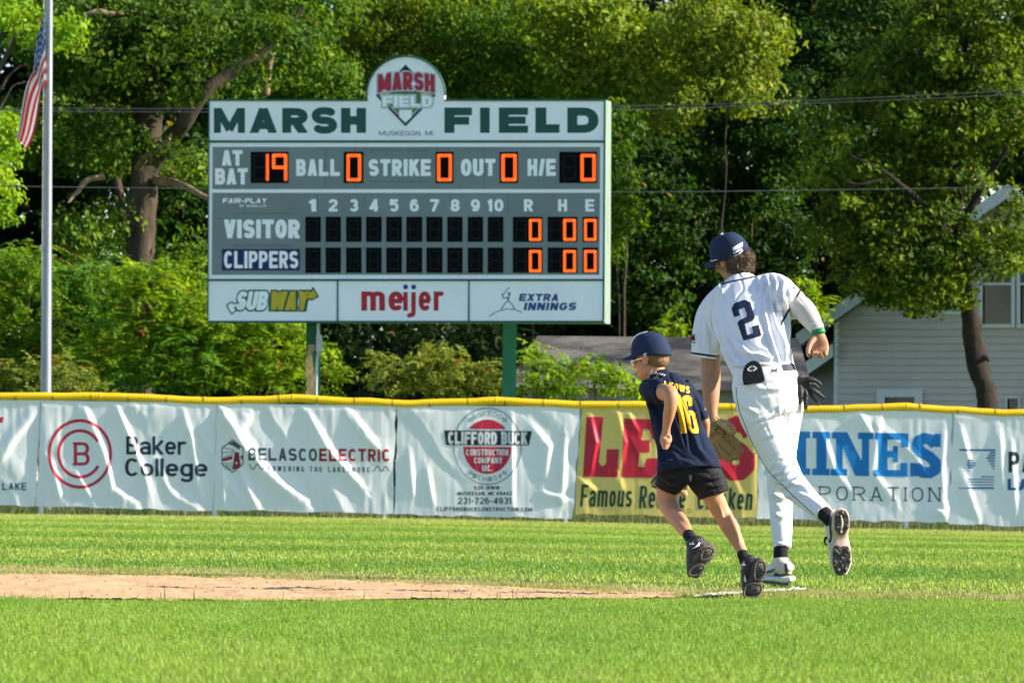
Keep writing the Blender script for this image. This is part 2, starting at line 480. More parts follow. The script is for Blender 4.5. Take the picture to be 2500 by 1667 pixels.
def text_sdf(s, t=.2, wide=.62, gap=.1, xh=.7, slab=0.0, desc=0.0):
    """-> function(u, v) of the line in unit cap heights and its width"""
    a = t / 2; x = 0; parts = []
    for ch in s:
        w, st = glyph(ch, a, wide, xh)
        parts.append((ch, x, w, st)); x += w + gap
    W = x - gap
    def f(U, V):
        d = np.full(U.shape, 1e9)
        for ch, x0, w, st in parts:
            sel = (U > x0 - .5 * gap - .06) & (U < x0 + w + .5 * gap + .06)
            if not sel.any(): continue
            u = U[sel] - x0; v = V[sel]; g = np.full(u.shape, 1e9)
            for poly in st: g = np.minimum(g, seg_poly(u, v, poly, a))
            lo = -.32 if ch in 'gjp' else (-.14 if ch == ',' else 0.0)
            hi = 1.0
            g = np.maximum(g, np.maximum(lo - v, v - hi))
            g = np.maximum(g, np.maximum(-.02 - u, u - w - .02))
            if slab and ch in 'ABDEFHIKLMNPRT1':
                xs = {'T': [(w / 2, 0)], 'I': [(w / 2, 0), (w / 2, 1)], '1': [(w - a, 0)], 'A': [(a, 0), (w - a, 0)], 'P': [(a, 0), (a, 1)], 'F': [(a, 0), (a, 1)], 'B': [(a, 0), (a, 1)], 'D': [(a, 0), (a, 1)], 'E': [(a, 0), (a, 1)], 'R': [(a, 0), (a, 1), (w - a, 0)], 'N': [(a, 0), (a, 1), (w - a, 1)], 'L': [(a, 0), (a, 1)]}.get(ch, [(a, 0), (a, 1), (w - a, 0), (w - a, 1)])
                for sx, sy in xs:
                    sh = a * .8
                    yy = sh if sy == 0 else 1 - sh
                    g = np.minimum(g, np.maximum(abs(u - sx) - slab, abs(v - yy) - sh))
            d[sel] = np.minimum(d[sel], g)
        return d
    return f, W
def sdf_mesh(fn, x0, y0, x1, y1, h):
    """marching squares inside the pixel box -> 2D verts, faces (kept where fn < 0)"""
    nx = max(2, int(math.ceil((x1 - x0) / h)) + 1); ny = max(2, int(math.ceil((y1 - y0) / h)) + 1)
    gx = np.linspace(x0, x1, nx); gy = np.linspace(y0, y1, ny)
    X, Y = np.meshgrid(gx, gy)
    D = fn(X, Y)
    D = np.where(np.abs(D) < 1e-6, 1e-6, D)
    D = np.clip(D, -1e3, 1e3)
    D[0, :] = np.maximum(D[0, :], 1e-3); D[-1, :] = np.maximum(D[-1, :], 1e-3); D[:, 0] = np.maximum(D[:, 0], 1e-3); D[:, -1] = np.maximum(D[:, -1], 1e-3)
    ins = D < 0
    V = []; F = []; vid = {}
    def gv(i, j):
        k = (i, j)
        if k not in vid: vid[k] = len(V); V.append((X[i, j], Y[i, j]))
        return vid[k]
    def ev(i, j, i2, j2):
        k = (min((i, j), (i2, j2)), max((i, j), (i2, j2)))
        if k not in vid:
            a, b = D[i, j], D[i2, j2]; t = a / (a - b)
            vid[k] = len(V); V.append((X[i, j] + (X[i2, j2] - X[i, j]) * t, Y[i, j] + (Y[i2, j2] - Y[i, j]) * t))
        return vid[k]
    cnt = ins[:-1, :-1].astype(int) + ins[1:, :-1] + ins[:-1, 1:] + ins[1:, 1:]
    for i, j in zip(*np.nonzero(cnt)):
        c = [(i, j), (i, j + 1), (i + 1, j + 1), (i + 1, j)]
        k = [ins[q] for q in c]
        if all(k): F.append([gv(*q) for q in c]); continue
        poly = []
        for q in range(4):
            p, n = c[q], c[(q + 1) % 4]
            if k[q]: poly.append(gv(*p))
            if k[q] != k[(q + 1) % 4]: poly.append(ev(*p, *n))
        if len(poly) >= 3: F.append(poly)
    return np.array(V, float).reshape(-1, 2), F
def put_text(s, box, t=.2, wide=.62, gap=.1, xh=.7, slab=0.0, shear=0.0, slope=0.0, h=1.3, grow=0.0, lo=0.0, warp=None):
    """text fitted to the pixel box (x0, y0 cap top, x1, y1 baseline) -> 2D verts/faces; slope = rise of y per px"""
    f, W = text_sdf(s, t, wide, gap, xh, slab)
    x0, y0, x1, y1 = box; sx = (x1 - x0 - abs(shear) * (y1 - y0)) / W; sy = y1 - y0
    def fn(X, Y):
        Yy = Y - slope * (X - x0)
        if warp: Yy = Yy - warp(X)
        v = (y1 - Yy) / sy
        u = (X - x0 - shear * (y1 - Yy)) / sx
        return f(u, v) * sy - grow
    e = abs(slope) * (x1 - x0) + 4 + grow + (20 if warp else 0)
    return sdf_mesh(fn, x0 - 4 - grow, y0 - e, x1 + 4 + grow, y1 + e + (.34 * sy if any(c in 'gjp,' for c in s) else 0), h)
def d_ell(cx, cy, rx, ry):
    return lambda X, Y: (np.hypot((X - cx) / rx, (Y - cy) / ry) - 1) * min(rx, ry)
def d_ring(cx, cy, rx, ry, w):
    return lambda X, Y: np.abs((np.hypot((X - cx) / rx, (Y - cy) / ry) - 1) * min(rx, ry)) - w / 2
def d_poly(pts):
    pts = np.asarray(pts, float)
    def f(X, Y):
        d = np.full(X.shape, 1e9); ins = np.zeros(X.shape, bool)
        for i in range(len(pts)):
            a, b = pts[i], pts[(i + 1) % len(pts)]; e = b - a
            t = np.clip(((X - a[0]) * e[0] + (Y - a[1]) * e[1]) / (e @ e + 1e-12), 0, 1)
            d = np.minimum(d, np.hypot(X - a[0] - t * e[0], Y - a[1] - t * e[1]))
            c = (a[1] > Y) != (b[1] > Y)
            with np.errstate(divide='ignore', invalid='ignore'):
                xi = a[0] + (Y - a[1]) * e[0] / (e[1] if abs(e[1]) > 1e-12 else 1e-12)
            ins ^= c & (X < xi)
        return np.where(ins, -d, d)
    return f
def d_line(pts, hw, butt=False): return lambda X, Y: seg_poly(X, Y, pts, hw, butt)
def d_or(*fs): return lambda X, Y: np.minimum.reduce([f(X, Y) for f in fs])
def d_and(*fs): return lambda X, Y: np.maximum.reduce([f(X, Y) for f in fs])
def d_not(f): return lambda X, Y: -f(X, Y)
def d_box(x0, y0, x1, y1, r=0.0):
    cx, cy, hx, hy = (x0 + x1) / 2, (y0 + y1) / 2, (x1 - x0) / 2 - r, (y1 - y0) / 2 - r
    return lambda X, Y: np.hypot(np.maximum(abs(X - cx) - hx, 0), np.maximum(abs(Y - cy) - hy, 0)) + np.minimum(np.maximum(abs(X - cx) - hx, abs(Y - cy) - hy), 0) - r
def print_on(name, shapes, mapper, m, parent, off):
    """shapes: list of (verts2d, faces); mapper(px, py, off) -> world points"""
    vs = []; fs = []; n = 0
    for V, F in shapes:
        if len(V) == 0: continue
        vs.append(V); fs += [[i + n for i in f] for f in F]; n += len(V)
    if not vs: return None
    V = np.concatenate(vs)
    return mesh_np(name, mapper(V[:, 0], V[:, 1], off), fs, m, parent)
# ------------------------------------------------------------------ ground
FB = [(-400, 1250), (0, 1256), (500, 1264), (1250, 1272), (2200, 1293), (2500, 1300), (2900, 1311)]     # foot of the fence
FT = [(-400, 977), (0, 969), (160, 969), (240, 967.5), (330, 972), (540, 979), (650, 977), (705, 972), (720, 972), (790, 977), (1000, 987), (1120, 983), (1207, 979), (1290, 983), (1440, 989), (1640, 990), (1795, 995), (1960, 1000), (2120, 997), (2210, 992), (2290, 999), (2380, 1006), (2500, 1010), (2900, 1020)]
def lin(tab, x): return np.interp(x, [t[0] for t in tab], [t[1] for t in tab])
def Yf(px): return 1.0 / (1 / 81.6 + (1 / 81.4 - 1 / 81.6) * (np.asarray(px, float) / 2500.0))
def zg(X, Y):
    X = np.asarray(X, float); Y = np.asarray(Y, float)
    return -0.088 * np.clip((X + 1.5) / 8.8, 0, 1.15) * sstep(40, 74, Y) * (1 - sstep(110, 160, Y))
def ground_mat():
    m, nt, b, out = new_mat('turf soil')
    b.inputs['Roughness'].default_value = .95; b.inputs['Specular IOR Level'].default_value = .1
    tc = nt.nodes.new('ShaderNodeTexCoord')
    n1 = nt.nodes.new('ShaderNodeTexNoise'); n1.inputs['Scale'].default_value = .6; n1.inputs['Detail'].default_value = 8
    n2 = nt.nodes.new('ShaderNodeTexNoise'); n2.inputs['Scale'].default_value = 30; n2.inputs['Detail'].default_value = 5
    nt.links.new(tc.outputs['Object'], n1.inputs['Vector']); nt.links.new(tc.outputs['Object'], n2.inputs['Vector'])
    r1 = nt.nodes.new('ShaderNodeValToRGB')
    r1.color_ramp.elements[0].color = (.075, .15, .016, 1); r1.color_ramp.elements[0].position = .35
    r1.color_ramp.elements[1].color = (.12, .2, .026, 1); r1.color_ramp.elements[1].position = .7
    mx = nt.nodes.new('ShaderNodeMix'); mx.data_type = 'RGBA'; mx.blend_type = 'MULTIPLY'; mx.inputs[0].default_value = .6
    nt.links.new(n1.outputs['Fac'], r1.inputs['Fac']); nt.links.new(r1.outputs[0], mx.inputs[6])
    r2 = nt.nodes.new('ShaderNodeValToRGB'); r2.color_ramp.elements[0].color = (.45, .45, .4, 1); r2.color_ramp.elements[1].color = (1, 1, 1, 1)
    nt.links.new(n2.outputs['Fac'], r2.inputs['Fac']); nt.links.new(r2.outputs[0], mx.inputs[7])
    nt.links.new(mx.outputs[2], b.inputs['Base Color'])
    return m
xs = np.concatenate([[-3000, -800, -200, -60], np.arange(-24, 24.1, 1.0), [60, 200, 800, 3000]])
ys = np.concatenate([[-60, -10], np.arange(0, 112, 2.0), [125, 150, 250, 600, 1500, 5000]])
GX, GY = np.meshgrid(xs, ys)
V = np.stack([GX, GY, zg(GX, GY)], -1).reshape(-1, 3)
nx_ = len(xs)
F = np.array([(j * nx_ + i, j * nx_ + i + 1, (j + 1) * nx_ + i + 1, (j + 1) * nx_ + i) for j in range(len(ys) - 1) for i in range(nx_ - 1)])
tag(mesh_np('ground', V, F, ground_mat(), smooth=True), kind='structure', label='grass ball field ground running back to the trees')

# infield dirt: a wedge of base path
def wpts(l): return [G(*p) for p in l]
dirt_far = wpts([(-420, 1396), (0, 1408), (300, 1410), (600, 1416), (900, 1426), (1250, 1439), (1450, 1449), (1640, 1456)])
dirt_near = wpts([(-420, 1458), (0, 1465), (300, 1468), (600, 1470), (900, 1468), (1250, 1466), (1450, 1464), (1640, 1462)])
def dirt_inside(X, Y):
    yf = np.interp(X, [p.x for p in dirt_far], [p.y for p in dirt_far])
    yn = np.interp(X, [p.x for p in dirt_near], [p.y for p in dirt_near])
    yf = np.where(X > dirt_far[-1].x, -1e3, yf)
    return yn, yf
nx_, ny_ = 340, 70
x0d, x1d = dirt_far[0].x, dirt_far[-1].x
U = np.linspace(0, 1, nx_); W_ = np.linspace(0, 1, ny_)
Xd = x0d + (x1d - x0d) * U
yn, yf = dirt_inside(Xd, 0)
yn = yn - .10; yf = yf + .12
XX = np.repeat(Xd[None, :], ny_, 0); YY = yn[None] + (yf - yn)[None] * W_[:, None]
rng = np.random.RandomState(3)
pit = vnoise(np.stack([XX * 14, YY * 7, XX * 0 + 4], -1))
ZZ = .006 + .011 * (fbm(np.stack([XX * 7, YY * 2.5, XX * 0], -1), 4) * .5 + .5) - .010 * np.clip(pit - .45, 0, 1) + .006 * rng.rand(*XX.shape) ** 4
V = np.stack([XX, YY, ZZ], -1).reshape(-1, 3)
F = np.array([(j * nx_ + i, j * nx_ + i + 1, (j + 1) * nx_ + i + 1, (j + 1) * nx_ + i) for j in range(ny_ - 1) for i in range(nx_ - 1)])
M_dirt = mat('infield dirt', (.46, .285, .145), .95, col2=(.62, .42, .24), scale=4, bump=.5, bscale=160, spec=.1)
tag(mesh_np('dirt', V, F, M_dirt, smooth=True), kind='structure', label='pink sandy base path crossing the grass')
# little clods of the same dirt
mbc = MB()
for i in range(900):
    x = rng.uniform(-2.9, .7); a, c = dirt_inside(np.array([x]), 0)
    if c[0] < a[0]: continue
    y = rng.uniform(a[0], c[0]); s = rng.uniform(.0015, .0065)
    Ve, Fe = ellipsoid((x, y, .012 + s * .3), [(s, 0, 0), (0, s, 0), (0, 0, s * .7)], 6, 4)
    mbc.add(Ve + rng.normal(0, s * .15, Ve.shape), Fe)
tag(mbc.build('dirt_clods', M_dirt), label='loose crumbs of dirt scattered on the base path', cat='dirt', kind='stuff')
# chalk
ck = [(1694, 1461), (1760, 1460), (1850, 1454), (1968, 1444), (1960, 1440), (1880, 1445), (1790, 1450), (1730, 1454)]
f_ck = d_poly(ck)
Vc, Fc = sdf_mesh(lambda X, Y: f_ck(X, Y) + 1.0 + 4.5 * vnoise(np.stack([X * .22, Y * .7, X * 0], -1)), 1670, 1432, 2000, 1468, 1.6)
gp = np.array([tuple(G(a, b)) for a, b in Vc]); gp[:, 2] = .013 + .004 * (vnoise(np.stack([gp[:, 0] * 60, gp[:, 1] * 30, gp[:, 0] * 0], -1)) * .5 + .5)
M_chalk = mat('chalk', (.62, .61, .57), .95, var=.12, scale=40)
tag(mesh_np('chalk_line', gp, Fc, M_chalk), label='white chalk patch on the grass under the runners feet', cat='chalk', kind='structure')

# ------------------------------------------------------------------ grass
M_grass = leaf_mat('grass blades', .3, .2, .6)
def blades(name, n, y0, y1, xmul, xoff, hgt, wid, tintf, seed, label, keep=None, lean=.9, xr=None, cat='grass'):
    r = np.random.RandomState(seed)
    Y = np.sqrt(r.uniform(y0 ** 2, y1 ** 2, n))
    X = (r.uniform(-1, 1, n) * (xmul * Y + xoff)) if xr is None else r.uniform(xr[0], xr[1], n)
    if keep is not None:
        k = keep(X, Y, r); X, Y = X[k], Y[k]; n = len(X)
    Z = zg(X, Y)
    h = hgt * r.uniform(.55, 1.25, n) * (1 + .25 * vnoise(np.stack([X * 4, Y * 1.5, X * 0], -1)))
    a = r.uniform(0, 2 * PI, n); l = np.abs(r.normal(0, lean, n)) * h
    lx = np.cos(a) * l + .25 * h * vnoise(np.stack([X * 1.1, Y * .5, X * 0 + 7], -1)); ly = np.sin(a) * l
    w = wid * r.uniform(.7, 1.3, n)
    b = a + PI / 2 + r.normal(0, .5, n)
    dx, dy = np.cos(b) * w / 2, np.sin(b) * w / 2
    B = np.stack([X, Y, Z], -1)
    v0 = B + np.stack([-dx, -dy, 0 * dx], -1); v1 = B + np.stack([dx, dy, 0 * dx], -1)
    m_ = B + np.stack([lx * .4, ly * .4, h * .62], -1)
    v2 = m_ + np.stack([dx, dy, 0 * dx], -1) * .8; v3 = m_ + np.stack([-dx, -dy, 0 * dx], -1) * .8
    v4 = B + np.stack([lx, ly, h], -1)
    V = np.stack([v0, v1, v2, v3, v4], 1).reshape(-1, 3)
    i = np.arange(n) * 5
    Fq = np.stack([i, i + 1, i + 2, i + 3], -1); Ft = np.stack([i + 3, i + 2, i + 4, i + 4], -1)
    c = np.repeat(tintf(X, Y, r), 5, 0)
    F = [tuple(q) for q in Fq] + [tuple(q[:3]) for q in Ft]
    o = mesh_np(name, V, F, M_grass, col=c)
    return tag(o, label, cat, None, 'stuff')
def turf_tint(X, Y, r):
    n = len(X)
    g = np.array([.25, .385, .05]); d = np.array([.125, .275, .032]); l = np.array([.38, .46, .11]); s = np.array([.36, .33, .13])
    t = (.5 + .5 * fbm(np.stack([X * .7, Y * .22, X * 0], -1), 3))[:, None]
    t2 = (.5 + .5 * vnoise(np.stack([X * 5, Y * 2, X * 0 + 3], -1)))[:, None]
    c = d * (1 - t) + g * t
    c = c * (1 - .3 * t2) + l * .3 * t2
    c = c * r.uniform(.86, 1.14, n)[:, None]
    k = r.rand(n) < .035
    c[k] = s * r.uniform(.6, 1.1, k.sum())[:, None]
    return c
def far_tint(X, Y, r):
    n = len(X)
    g = np.array([.33, .425, .075]); d = np.array([.145, .285, .035]); l = np.array([.38, .44, .10])
    st = .5 + .5 * np.sin(Y * 2 * PI / 9.0 + 1.2 * vnoise(np.stack([X * .35, Y * .12, X * 0], -1)))
    st2 = .5 + .5 * fbm(np.stack([X * .45, Y * .5, X * 0 + 9], -1), 3)
    q = np.clip(st * .85 + st2 * .5 - .2, 0, 1)[:, None]
    c = d * (1 - q) + g * q
    f = sstep(66, 78, Y)[:, None]; c = c * (1 - f) + l * f
    c = c * r.uniform(.8, 1.2, n)[:, None]
    k = r.rand(n) < .05
    c[k] = np.array([.34, .33, .12]) * r.uniform(.7, 1.1, k.sum())[:, None]
    return c
def dry_tint(X, Y, r):
    n = len(X)
    q = np.clip(.55 + .6 * fbm(np.stack([X * 3, Y * 2, X * 0], -1), 2), 0, 1)[:, None]
    c = np.array([.26, .31, .06]) * (1 - q) + np.array([.50, .42, .19]) * q
    return c * r.uniform(.7, 1.2, n)[:, None]
def near_keep(X, Y, r):
    yn, yf = dirt_inside(X, Y)
    ed = np.where(X < dirt_near[-1].x, yn, np.interp(X, [dirt_near[-1].x, 6], [dirt_near[-1].y, dirt_near[-1].y + .3]))
    return Y < ed + .22 * vnoise(np.stack([X * 2.2, X * 0, X * 0], -1)) + .12 * vnoise(np.stack([X * 9, X * 0, X * 0 + 2], -1)) + np.abs(r.normal(0, .12, len(X)))
def far_keep(X, Y, r):
    yn, yf = dirt_inside(X, Y)
    ed = np.where(X < dirt_far[-1].x, yf, np.interp(X, [dirt_far[-1].x, 6], [dirt_far[-1].y + .2, dirt_far[-1].y + .6]))
    return Y > ed + .5 + np.abs(r.normal(0, 1, len(X))) * np.interp(X, [-2.6, .8, 2.5], [1.6, .9, .4]) + .15 * vnoise(np.stack([X * 3, X * 0, X * 0 + 5], -1)) 
def edge_keep(X, Y, r):
    yn, yf = dirt_inside(X, Y)
    inside = X < dirt_far[-1].x
    ed = np.where(inside, yf, dirt_far[-1].y)
    wd = np.interp(X, [-2.6, .8, 2.5], [3.2, 1.6, 1.0])
    ok = (Y > ed - .06 + .1 * vnoise(np.stack([X * 5, X * 0, X * 0], -1))) & (Y < ed + wd * np.abs(r.normal(0, .55, len(X))) + .25)
    chalk = (X > G(1700, 1455).x) & (X < G(1970, 1450).x) & (np.abs(Y - np.interp(X, [G(1700, 1458).x, G(1970, 1444).x], [G(1700, 1458).y, G(1970, 1444).y])) < .35)
    return ok & (~chalk | (r.rand(len(X)) < .6))
blades('foreground_grass', 430000, 12.5, 26.5, .118, .55, .0165, .0026, turf_tint, 1, 'bright green mown grass in the foreground before the dirt', near_keep)
blades('dry_grass_edge', 330000, 23.5, 32.5, 0, 0, .024, .0035, dry_tint, 2, 'straw coloured grass edging the far side of the dirt path', edge_keep, xr=(-3.9, 4.2))
blades('outfield_grass', 380000, 25.5, 83.5, .118, 1.1, .019, .006, far_tint, 4, 'striped outfield grass between the dirt path and the fence', far_keep)
def tuft_tint(X, Y, r): return np.array([.20, .26, .06]) * r.uniform(.6, 1.4, len(X))[:, None]
blades('grass_tufts', 700, 23.2, 24.6, 0, 0, .055, .0035, tuft_tint, 6, 'long thin grass blades leaning over the near edge of the dirt', lambda X, Y, r: np.abs(Y - dirt_inside(X, Y)[0]) < .12, .55, xr=(-2.6, 1.4))
def weed_tint(X, Y, r):
    q = np.clip(.5 + .7 * vnoise(np.stack([X * 1.5, Y, X * 0], -1)), 0, 1)[:, None]
    return (np.array([.05, .11, .015]) * q + np.array([.19, .17, .06]) * (1 - q)) * r.uniform(.6, 1.3, len(X))[:, None]
blades('fence_weeds', 16000, 78, 85, 0, 0, .11, .010, weed_tint, 7, 'uncut weeds growing along the foot of the fence', lambda X, Y, r: np.abs(Y - Yf(1250 + X / 81 * FPX) - .55) < .65, .45, xr=(-9, 9))
blades('verge_grass', 30000, 84, 110, .115, .5, .16, .014, weed_tint, 8, 'rough grass behind the fence', None, .5)

# ------------------------------------------------------------------ fence with yellow cap
def FW(px, py, off):          # off = metres toward the field
    return Pn(px, py, Yf(px) - off)
fence = empty('chain_link_fence', P(1250, float(lin(FB, 1250)), float(Yf(1250))), 'chain link outfield fence with yellow plastic cap along its top', 'fence')
M_cap = mat('yellow cap plastic', (.82, .50, .006), .42, var=.05, scale=3, spec=.4)
M_galv = mat('galvanised steel', (.42, .43, .43), .45, .7, var=.12, scale=20)
M_post = mat('white painted post', (.66, .67, .66), .5, var=.1, scale=10)
joints = [-400, 240, 711, 1207, 1650, 2210, 2900]
for a, b in zip(joints[:-1], joints[1:]):
    X = np.arange(a + 2.0, b - 1.9, 2.0)
    yy = lin(FT, X)
    yy = np.convolve(np.pad(yy, 8, mode='edge'), np.ones(17) / 17, 'valid')
    pts = FW(X, yy + 1.5 * vnoise(np.stack([X * .02, X * 0, X * 0], -1)), 0)
    rr = .0585 + .0015 * np.sin(np.arange(len(X)) * PI / 2)
    rr[:3] *= 1.05
    V, F = tube_raw(pts, rr, rr, 18)
    mesh_np('top_cap', V, F, M_cap, fence, True)
for q_, px in enumerate(np.arange(-330, 2800, 92.0)):
    xs_ = np.array([px - 1.6, px, px + 1.6]); V, F = tube_raw(FW(xs_, lin(FT, xs_), 0), [.0603] * 3, [.0603] * 3, 14); mesh_np('tie', V, F, mat('cap tie', (.40, .25, .01), .6) if q_ == 0 else bpy.data.materials['cap tie'], fence, True)
for px in (100, 523, 937, 1380, 1795, 2212, 2620):
    p0 = P(px, float(lin(FB, px)) + 2, float(Yf(px))); p1 = P(px + 3, float(lin(FT, px)), float(Yf(px)))
    V, F = tube_raw([p0, (p0 + p1) / 2, p1], [.033] * 3, [.033] * 3, 12)
    mesh_np('post', V, F, M_post, fence, True)
# woven wire
V = []; F = []
xa, xb = -1.0, 1.0
def wire(px0, py0, px1, py1, off):
    a, b = FW([px0, px1], [py0, py1], off)
    d = b - a; d /= np.linalg.norm(d); s = np.cross(d, (0, 1, 0)) * .0022; y_ = np.array([0, .0022, 0])
    k = len(V)
    for p in (a, b): V.extend([p + s, p - s * .5 + y_, p - s * .5 - y_])
    F.extend([(k, k + 1, k + 4, k + 3), (k + 1, k + 2, k + 5, k + 4), (k + 2, k, k + 3, k + 5)])
for px in np.arange(-330, 2820, 12.0):
    H_ = float(lin(FB, px)) - float(lin(FT, px))
    lo, hi = float(lin(FB, px)), float(lin(FT, px))
    wire(px, lo - 1, px + H_ * .9, float(lin(FT, px + H_ * .9)), .002)
    wire(px + H_ * .9, float(lin(FB, px + H_ * .9)) - 1, px, hi, -.002)
mesh_np('wire_mesh', V, F, M_galv, fence)

# ------------------------------------------------------------------ banners
def fold_field(seed, folds, amp=1.0):
    amp *= .75
    dirs = np.random.RandomState(seed)
    th = dirs.uniform(.9, 1.25)
    def f(px, py):
        px = np.asarray(px, float); py = np.asarray(py, float)
        wx = px + 26 * vnoise(np.stack([px * .012, py * .010, px * 0 + seed], -1)); wy = py
        u = wx * math.cos(th - PI / 2) + wy * math.sin(th - PI / 2); v = -wx * math.sin(th - PI / 2) + wy * math.cos(th - PI / 2)
        d = .020 * amp * vnoise(np.stack([u * .013, v * .0045, px * 0 + seed * 3.1], -1))
        r = 1 - np.abs(vnoise(np.stack([u * .011 + 9, v * .004, px * 0 + seed * 1.7], -1)))
        d = d + .026 * amp * np.maximum(r - .7, 0) / .3
        d = d + .004 * amp * vnoise(np.stack([px * .10, py * .022, px * 0 + seed], -1))
        for pts, w, a in folds:
            m = np.full(px.shape, 1e9); sd = np.zeros(px.shape)
            L = 0; tot = sum(math.dist(pts[i], pts[i + 1]) for i in range(len(pts) - 1)); tpos = np.zeros(px.shape)
            for i in range(len(pts) - 1):
                p, q = np.array(pts[i], float), np.array(pts[i + 1], float); e = q - p; l = np.hypot(*e)
                t = np.clip(((px - p[0]) * e[0] + (py - p[1]) * e[1]) / l ** 2, 0, 1)
                dx, dy = px - p[0] - t * e[0], py - p[1] - t * e[1]
                dd = np.hypot(dx, dy); s = np.sign(dx * e[1] - dy * e[0])
                k = dd < m
                m = np.where(k, dd, m); sd = np.where(k, s * dd, sd); tpos = np.where(k, (L + t * l) / tot, tpos)
                L += l
            env = np.sin(np.clip(tpos, .03, .97) * PI) ** .6
            d = d + 1.2 * a * env * np.where(sd > 0, np.exp(-(sd / (w * .75)) ** 2), np.exp(-(sd / (w * 1.7)) ** 2))
        return d
    return f
M_vin = vinyl_mat('white banner vinyl', (.91, .92, .92), .28)
M_viny = vinyl_mat('yellow banner vinyl', (.80, .62, .17), .3)
M_hem = mat('dark gap tape', (.02, .05, .04), .7)
inks = {}
def ink(name, col):
    if name not in inks: inks[name] = vinyl_mat('banner ink ' + name, col, .25, .42)
    return inks[name]
BN = []
def banner(name, label, TL, TR, BR, BL, seed, folds, vin, amp=1.0):
    ff = fold_field(seed, folds, amp)
    xs0 = min(TL[0], BL[0]); xs1 = max(TR[0], BR[0])
    def mapper(px, py, off):
        px = np.asarray(px, float); py = np.asarray(py, float)
        ed = np.minimum(np.minimum(px - xs0, xs1 - px) / 14, np.minimum((py - TL[1]) / 10, 30))
        return FW(px, py, .035 + ff(px, py) * np.clip(.15 + ed * .5, .15, 1) + off)
    nu = int((xs1 - xs0) / 2.6); nv = int((BL[1] - TL[1]) / 2.6)
    u, v = np.meshgrid(np.linspace(0, 1, nu), np.linspace(0, 1, nv))
    def bil(k): return (TL[k] * (1 - u) + TR[k] * u) * (1 - v) + (BL[k] * (1 - u) + BR[k] * u) * v
    X = bil(0); Y = bil(1)
    rr = np.random.RandomState(seed)
    ydrop = 2.5 * vnoise(np.stack([X * .03, X * 0, X * 0 + seed], -1)) * v
    X = X + 2.2 * vnoise(np.stack([Y * .03, X * 0, X * 0 + seed], -1)) * (2 * u - 1) ** 8
    Y = Y + ydrop
    V = mapper(X, Y, 0).reshape(-1, 3)
    F = np.array([(j * nu + i, j * nu + i + 1, (j + 1) * nu + i + 1, (j + 1) * nu + i) for j in range(nv - 1) for i in range(nu - 1)])
    o = mesh_np(name, V, F, vin, smooth=True, loc=P((TL[0] + TR[0]) / 2, BL[1], float(Yf(TL[0])) - .03))
    tag(o, label, 'banner', 'advertising banners along the outfield fence')
    return o, mapper
T_ = 8      # banner tops run up behind the cap
# 0: partly out of frame
o, mp_ = banner('fence_banner', 'white banner cut off by the left picture edge, with a small grey word', (-310, 975), (100, 977), (86, 1235), (-310, 1226), 11, [([(96, 993), (34, 1068), (-10, 1140)], 12, .035), ([(-60, 1000), (-120, 1150)], 14, .03)], M_vin)
print_on('red_mark', [sdf_mesh(d_poly([(-60, 1018), (9, 1018), (6, 1032), (-60, 1032)]), -64, 1012, 14, 1036, 1.2), sdf_mesh(d_poly([(-60, 1040), (0, 1052), (-4, 1062), (-60, 1060)]), -64, 1036, 4, 1066, 1.2)], mp_, ink('red', (.62, .02, .05)), o, .004)
print_on('lettering', [put_text('WHITE LAKE', (-78, 1178, 65, 1196), .17, .6, .14)], mp_, ink('slate', (.05, .08, .11)), o, .004)
# 1
o, mp_ = banner('fence_banner', 'white banner with a red letter B inside two red rings and dark lettering', (102, 977), (528, 984), (518, 1247), (87, 1235), 12,
    [([(200, 985), (252, 1101), (275, 1192), (330, 1232)], 12, .05), ([(282, 985), (317, 1066), (367, 1199)], 9, .045), ([(447, 1000), (470, 1078), (493, 1225)], 9, .03), ([(120, 1120), (150, 1225)], 9, .025), ([(180, 1140), (225, 1220)], 8, .02)], M_vin)
R_ = ink('red', (.62, .02, .05))
cc = (195, 1107.5)
cap_c = d_and(d_ring(*cc, 52, 56.5, 7), d_not(d_poly([(cc[0] + 8, cc[1]), (cc[0] + 90, cc[1] - 68), (cc[0] + 90, cc[1] + 66)])))
print_on('ring_emblem', [sdf_mesh(d_ring(*cc, 75, 81, 7), 112, 1018, 278, 1196, 1.2), sdf_mesh(cap_c, 135, 1043, 256, 1172, 1.2), put_text('B', (180, 1079, 219, 1136), .13, .62, slab=.1, h=1.0)], mp_, R_, o, .004)
D_ = ink('navy', (.008, .03, .06))
print_on('lettering', [put_text('Baker', (308, 1064, 461, 1109), .155, .62, .07, .72, slope=.006), put_text('College', (305, 1118, 507, 1162), .155, .62, .07, .72, slope=.006)], mp_, D_, o, .004)
# 2
o, mp_ = banner('fence_banner', 'wrinkled white banner with a six sided lighthouse emblem and grey and red lettering', (530, 984), (966, 991), (959, 1253), (522, 1244), 13,
    [([(534, 992), (603, 1101), (684, 1181), (745, 1226)], 13, .065), ([(748, 1002), (805, 1101), (890, 1196)], 11, .05), ([(580, 1130), (630, 1244)], 9, .035), ([(540, 1100), (548, 1244)], 8, .03), ([(860, 1010), (920, 1090)], 9, .025), ([(610, 1010), (585, 1060)], 12, .03)], M_vin)
S_ = ink('slate', (.05, .08, .11))
hx = [(567.7 + 31 * math.sin(k * PI / 3), 1113 - 41 * math.cos(k * PI / 3)) for k in range(6)]
hexo = d_poly(hx)
hi = d_poly([(567.7 + 28 * math.sin(k * PI / 3), 1113 - 37.5 * math.cos(k * PI / 3)) for k in range(6)])
sh = [sdf_mesh(d_and(hexo, d_not(hi)), 532, 1068, 604, 1158, .9), sdf_mesh(d_poly([(556, 1084), (569, 1077), (587, 1090), (585, 1098), (566, 1086)]), 550, 1072, 592, 1102, .9)]
